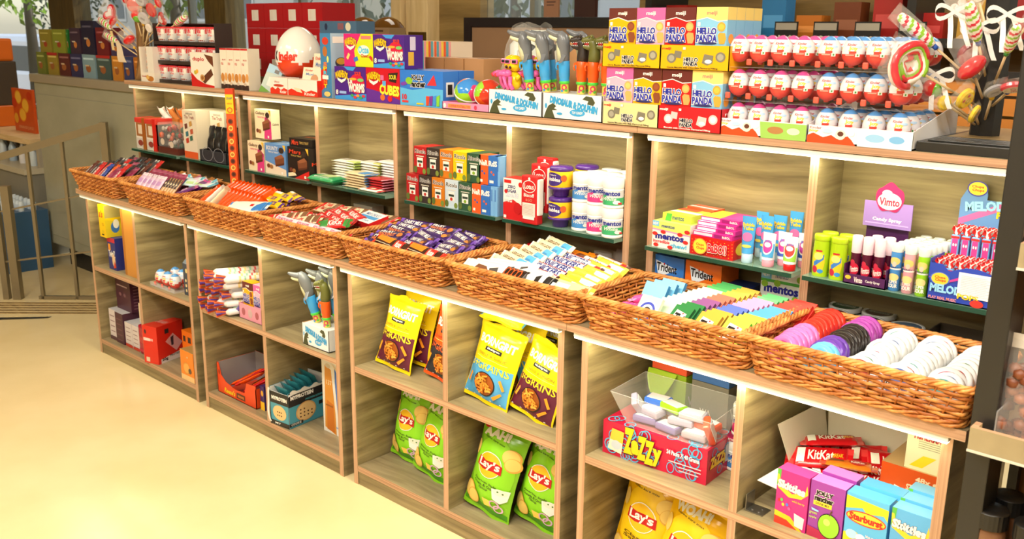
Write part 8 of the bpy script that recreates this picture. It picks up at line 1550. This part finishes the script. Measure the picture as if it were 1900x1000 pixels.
# right: black post, pine trays, bags of nuts, jars
t = thing('black_upright', 'tall matt black shelf upright at the right edge of the counter', 'upright', (4.279, -.062, 0)); b = MB(); b.rbox(0, .046, 0, .1, 0, 2.4, BLKM, .003); b.build('post', t)
t = thing('right_shelf_rack', 'black and pine shelf rack with trays beyond the black upright', 'shelf rack', (4.29, -.1, 0)); g = PINE
def tray(z, nm, h=.052, xo=0):
    b = MB(); b.M = Matrix.Translation((xo, 0, 0)); b.box(.0, .62, 0, .012, z, z+h, streak('washed_oak_front', (2.4, 2.4, 60), (150, 140, 120), (206, 196, 176)) if 0 else LAMT, T=EDH); b.box(0, .012, .012, .4, z, z+h, PINE, T=EDH); b.box(0, .62, .012, .4, z, z+.01, PINE); b.box(-.001, .62, -.002, 0, z, z+.005, ALU); b.build(nm, t)
tray(.862, 'tray'); tray(1.245, 'tray', .052, .042)
b = MB(); b.box(.02, .6, .012, .4, .56, .575, BLKM); b.box(.02, .6, .39, .4, .2, 1.9, mat((120, 84, 44), .6)); b.box(.58, .62, 0, .04, 0, 2.3, BLKM); b.box(.0, .02, .36, .4, 0, 2.3, BLKM); b.build('frame', t)
b = MB(); b.box(.04, .043, .013, .2, .87, .955, CLEAR); b.build('divider', t)
for i, (x, y) in enumerate(((4.372, -.02), (4.43, .12), (4.51, .0))):
    t = thing('nut_bag', 'clear pouch of brown nuts standing on the pine tray, %s' % ['nearest', 'behind it', 'at the picture edge'][i], 'bag', (x, y, .873)); rr = random.Random(40+i); b = MB()
    for q in range(60): z = rr.uniform(.015, .16); b.ball((rr.uniform(-.05, .05), rr.uniform(-.022, .022), z), rr.uniform(.01, .014), [C(120, 64, 36), C(150, 84, 50)][q % 2], 7, sx=1.3)
    b.build('nuts', t); b = MB(); b.grid(lambda u, v: (.066*cos(2*pi*u)*(1-.05*sin(8*v)), .034*sin(2*pi*u)*(1-v**3*.9)+.002*sin(20*u), v*.225), 24, 10, FILM, True); b.grid(lambda u, v: (.062*(u-.5)*2, -.004, .2+v*.03), 4, 2, mat((214, 206, 196), .4)); b.build('pouch', t)
for i, (x, y) in enumerate(((4.335, -.03), (4.345, .06), (4.415, -.04), (4.425, .05), (4.50, -.03), (4.50, .06))):
    t = thing('spice_jar', 'glass jar with ridged black lid on the lower rack, %s' % ['front left', 'rear left', 'front middle', 'rear middle', 'front right', 'rear right'][i], 'jar', (x, y, .5755)); b = MB()
    b.lathe([(.03, 0), (.032, .004), (.032, .1), (.028, .112)], mat((120, 84, 60), .15), 24); b.art([('r', 0, .1, 1, .6, C(226, 200, 80) if i % 2 else C(60, 60, 110)), ('r', .1, .3, .9, .5, C(236, 226, 200))], lambda u, v, h: ((.0323+h)*sin((u-.5)*2.6), -(.0323+h)*cos((u-.5)*2.6), .01+v*.07), 1.2, curved=8); b.build('glass', t)
    b = MB(); n = 48; b.add([((.034+.0006*(q % 2))*cos(2*pi*q/n), (.034+.0006*(q % 2))*sin(2*pi*q/n), z) for z in (.112, .146) for q in range(n)], [(q, (q+1) % n, n+(q+1) % n, n+q) for q in range(n)], BLACK); b.lathe([(.0342, .146), (.032, .149), (.012, .149), (0, .148)], BLACK, n); b.build('lid', t)
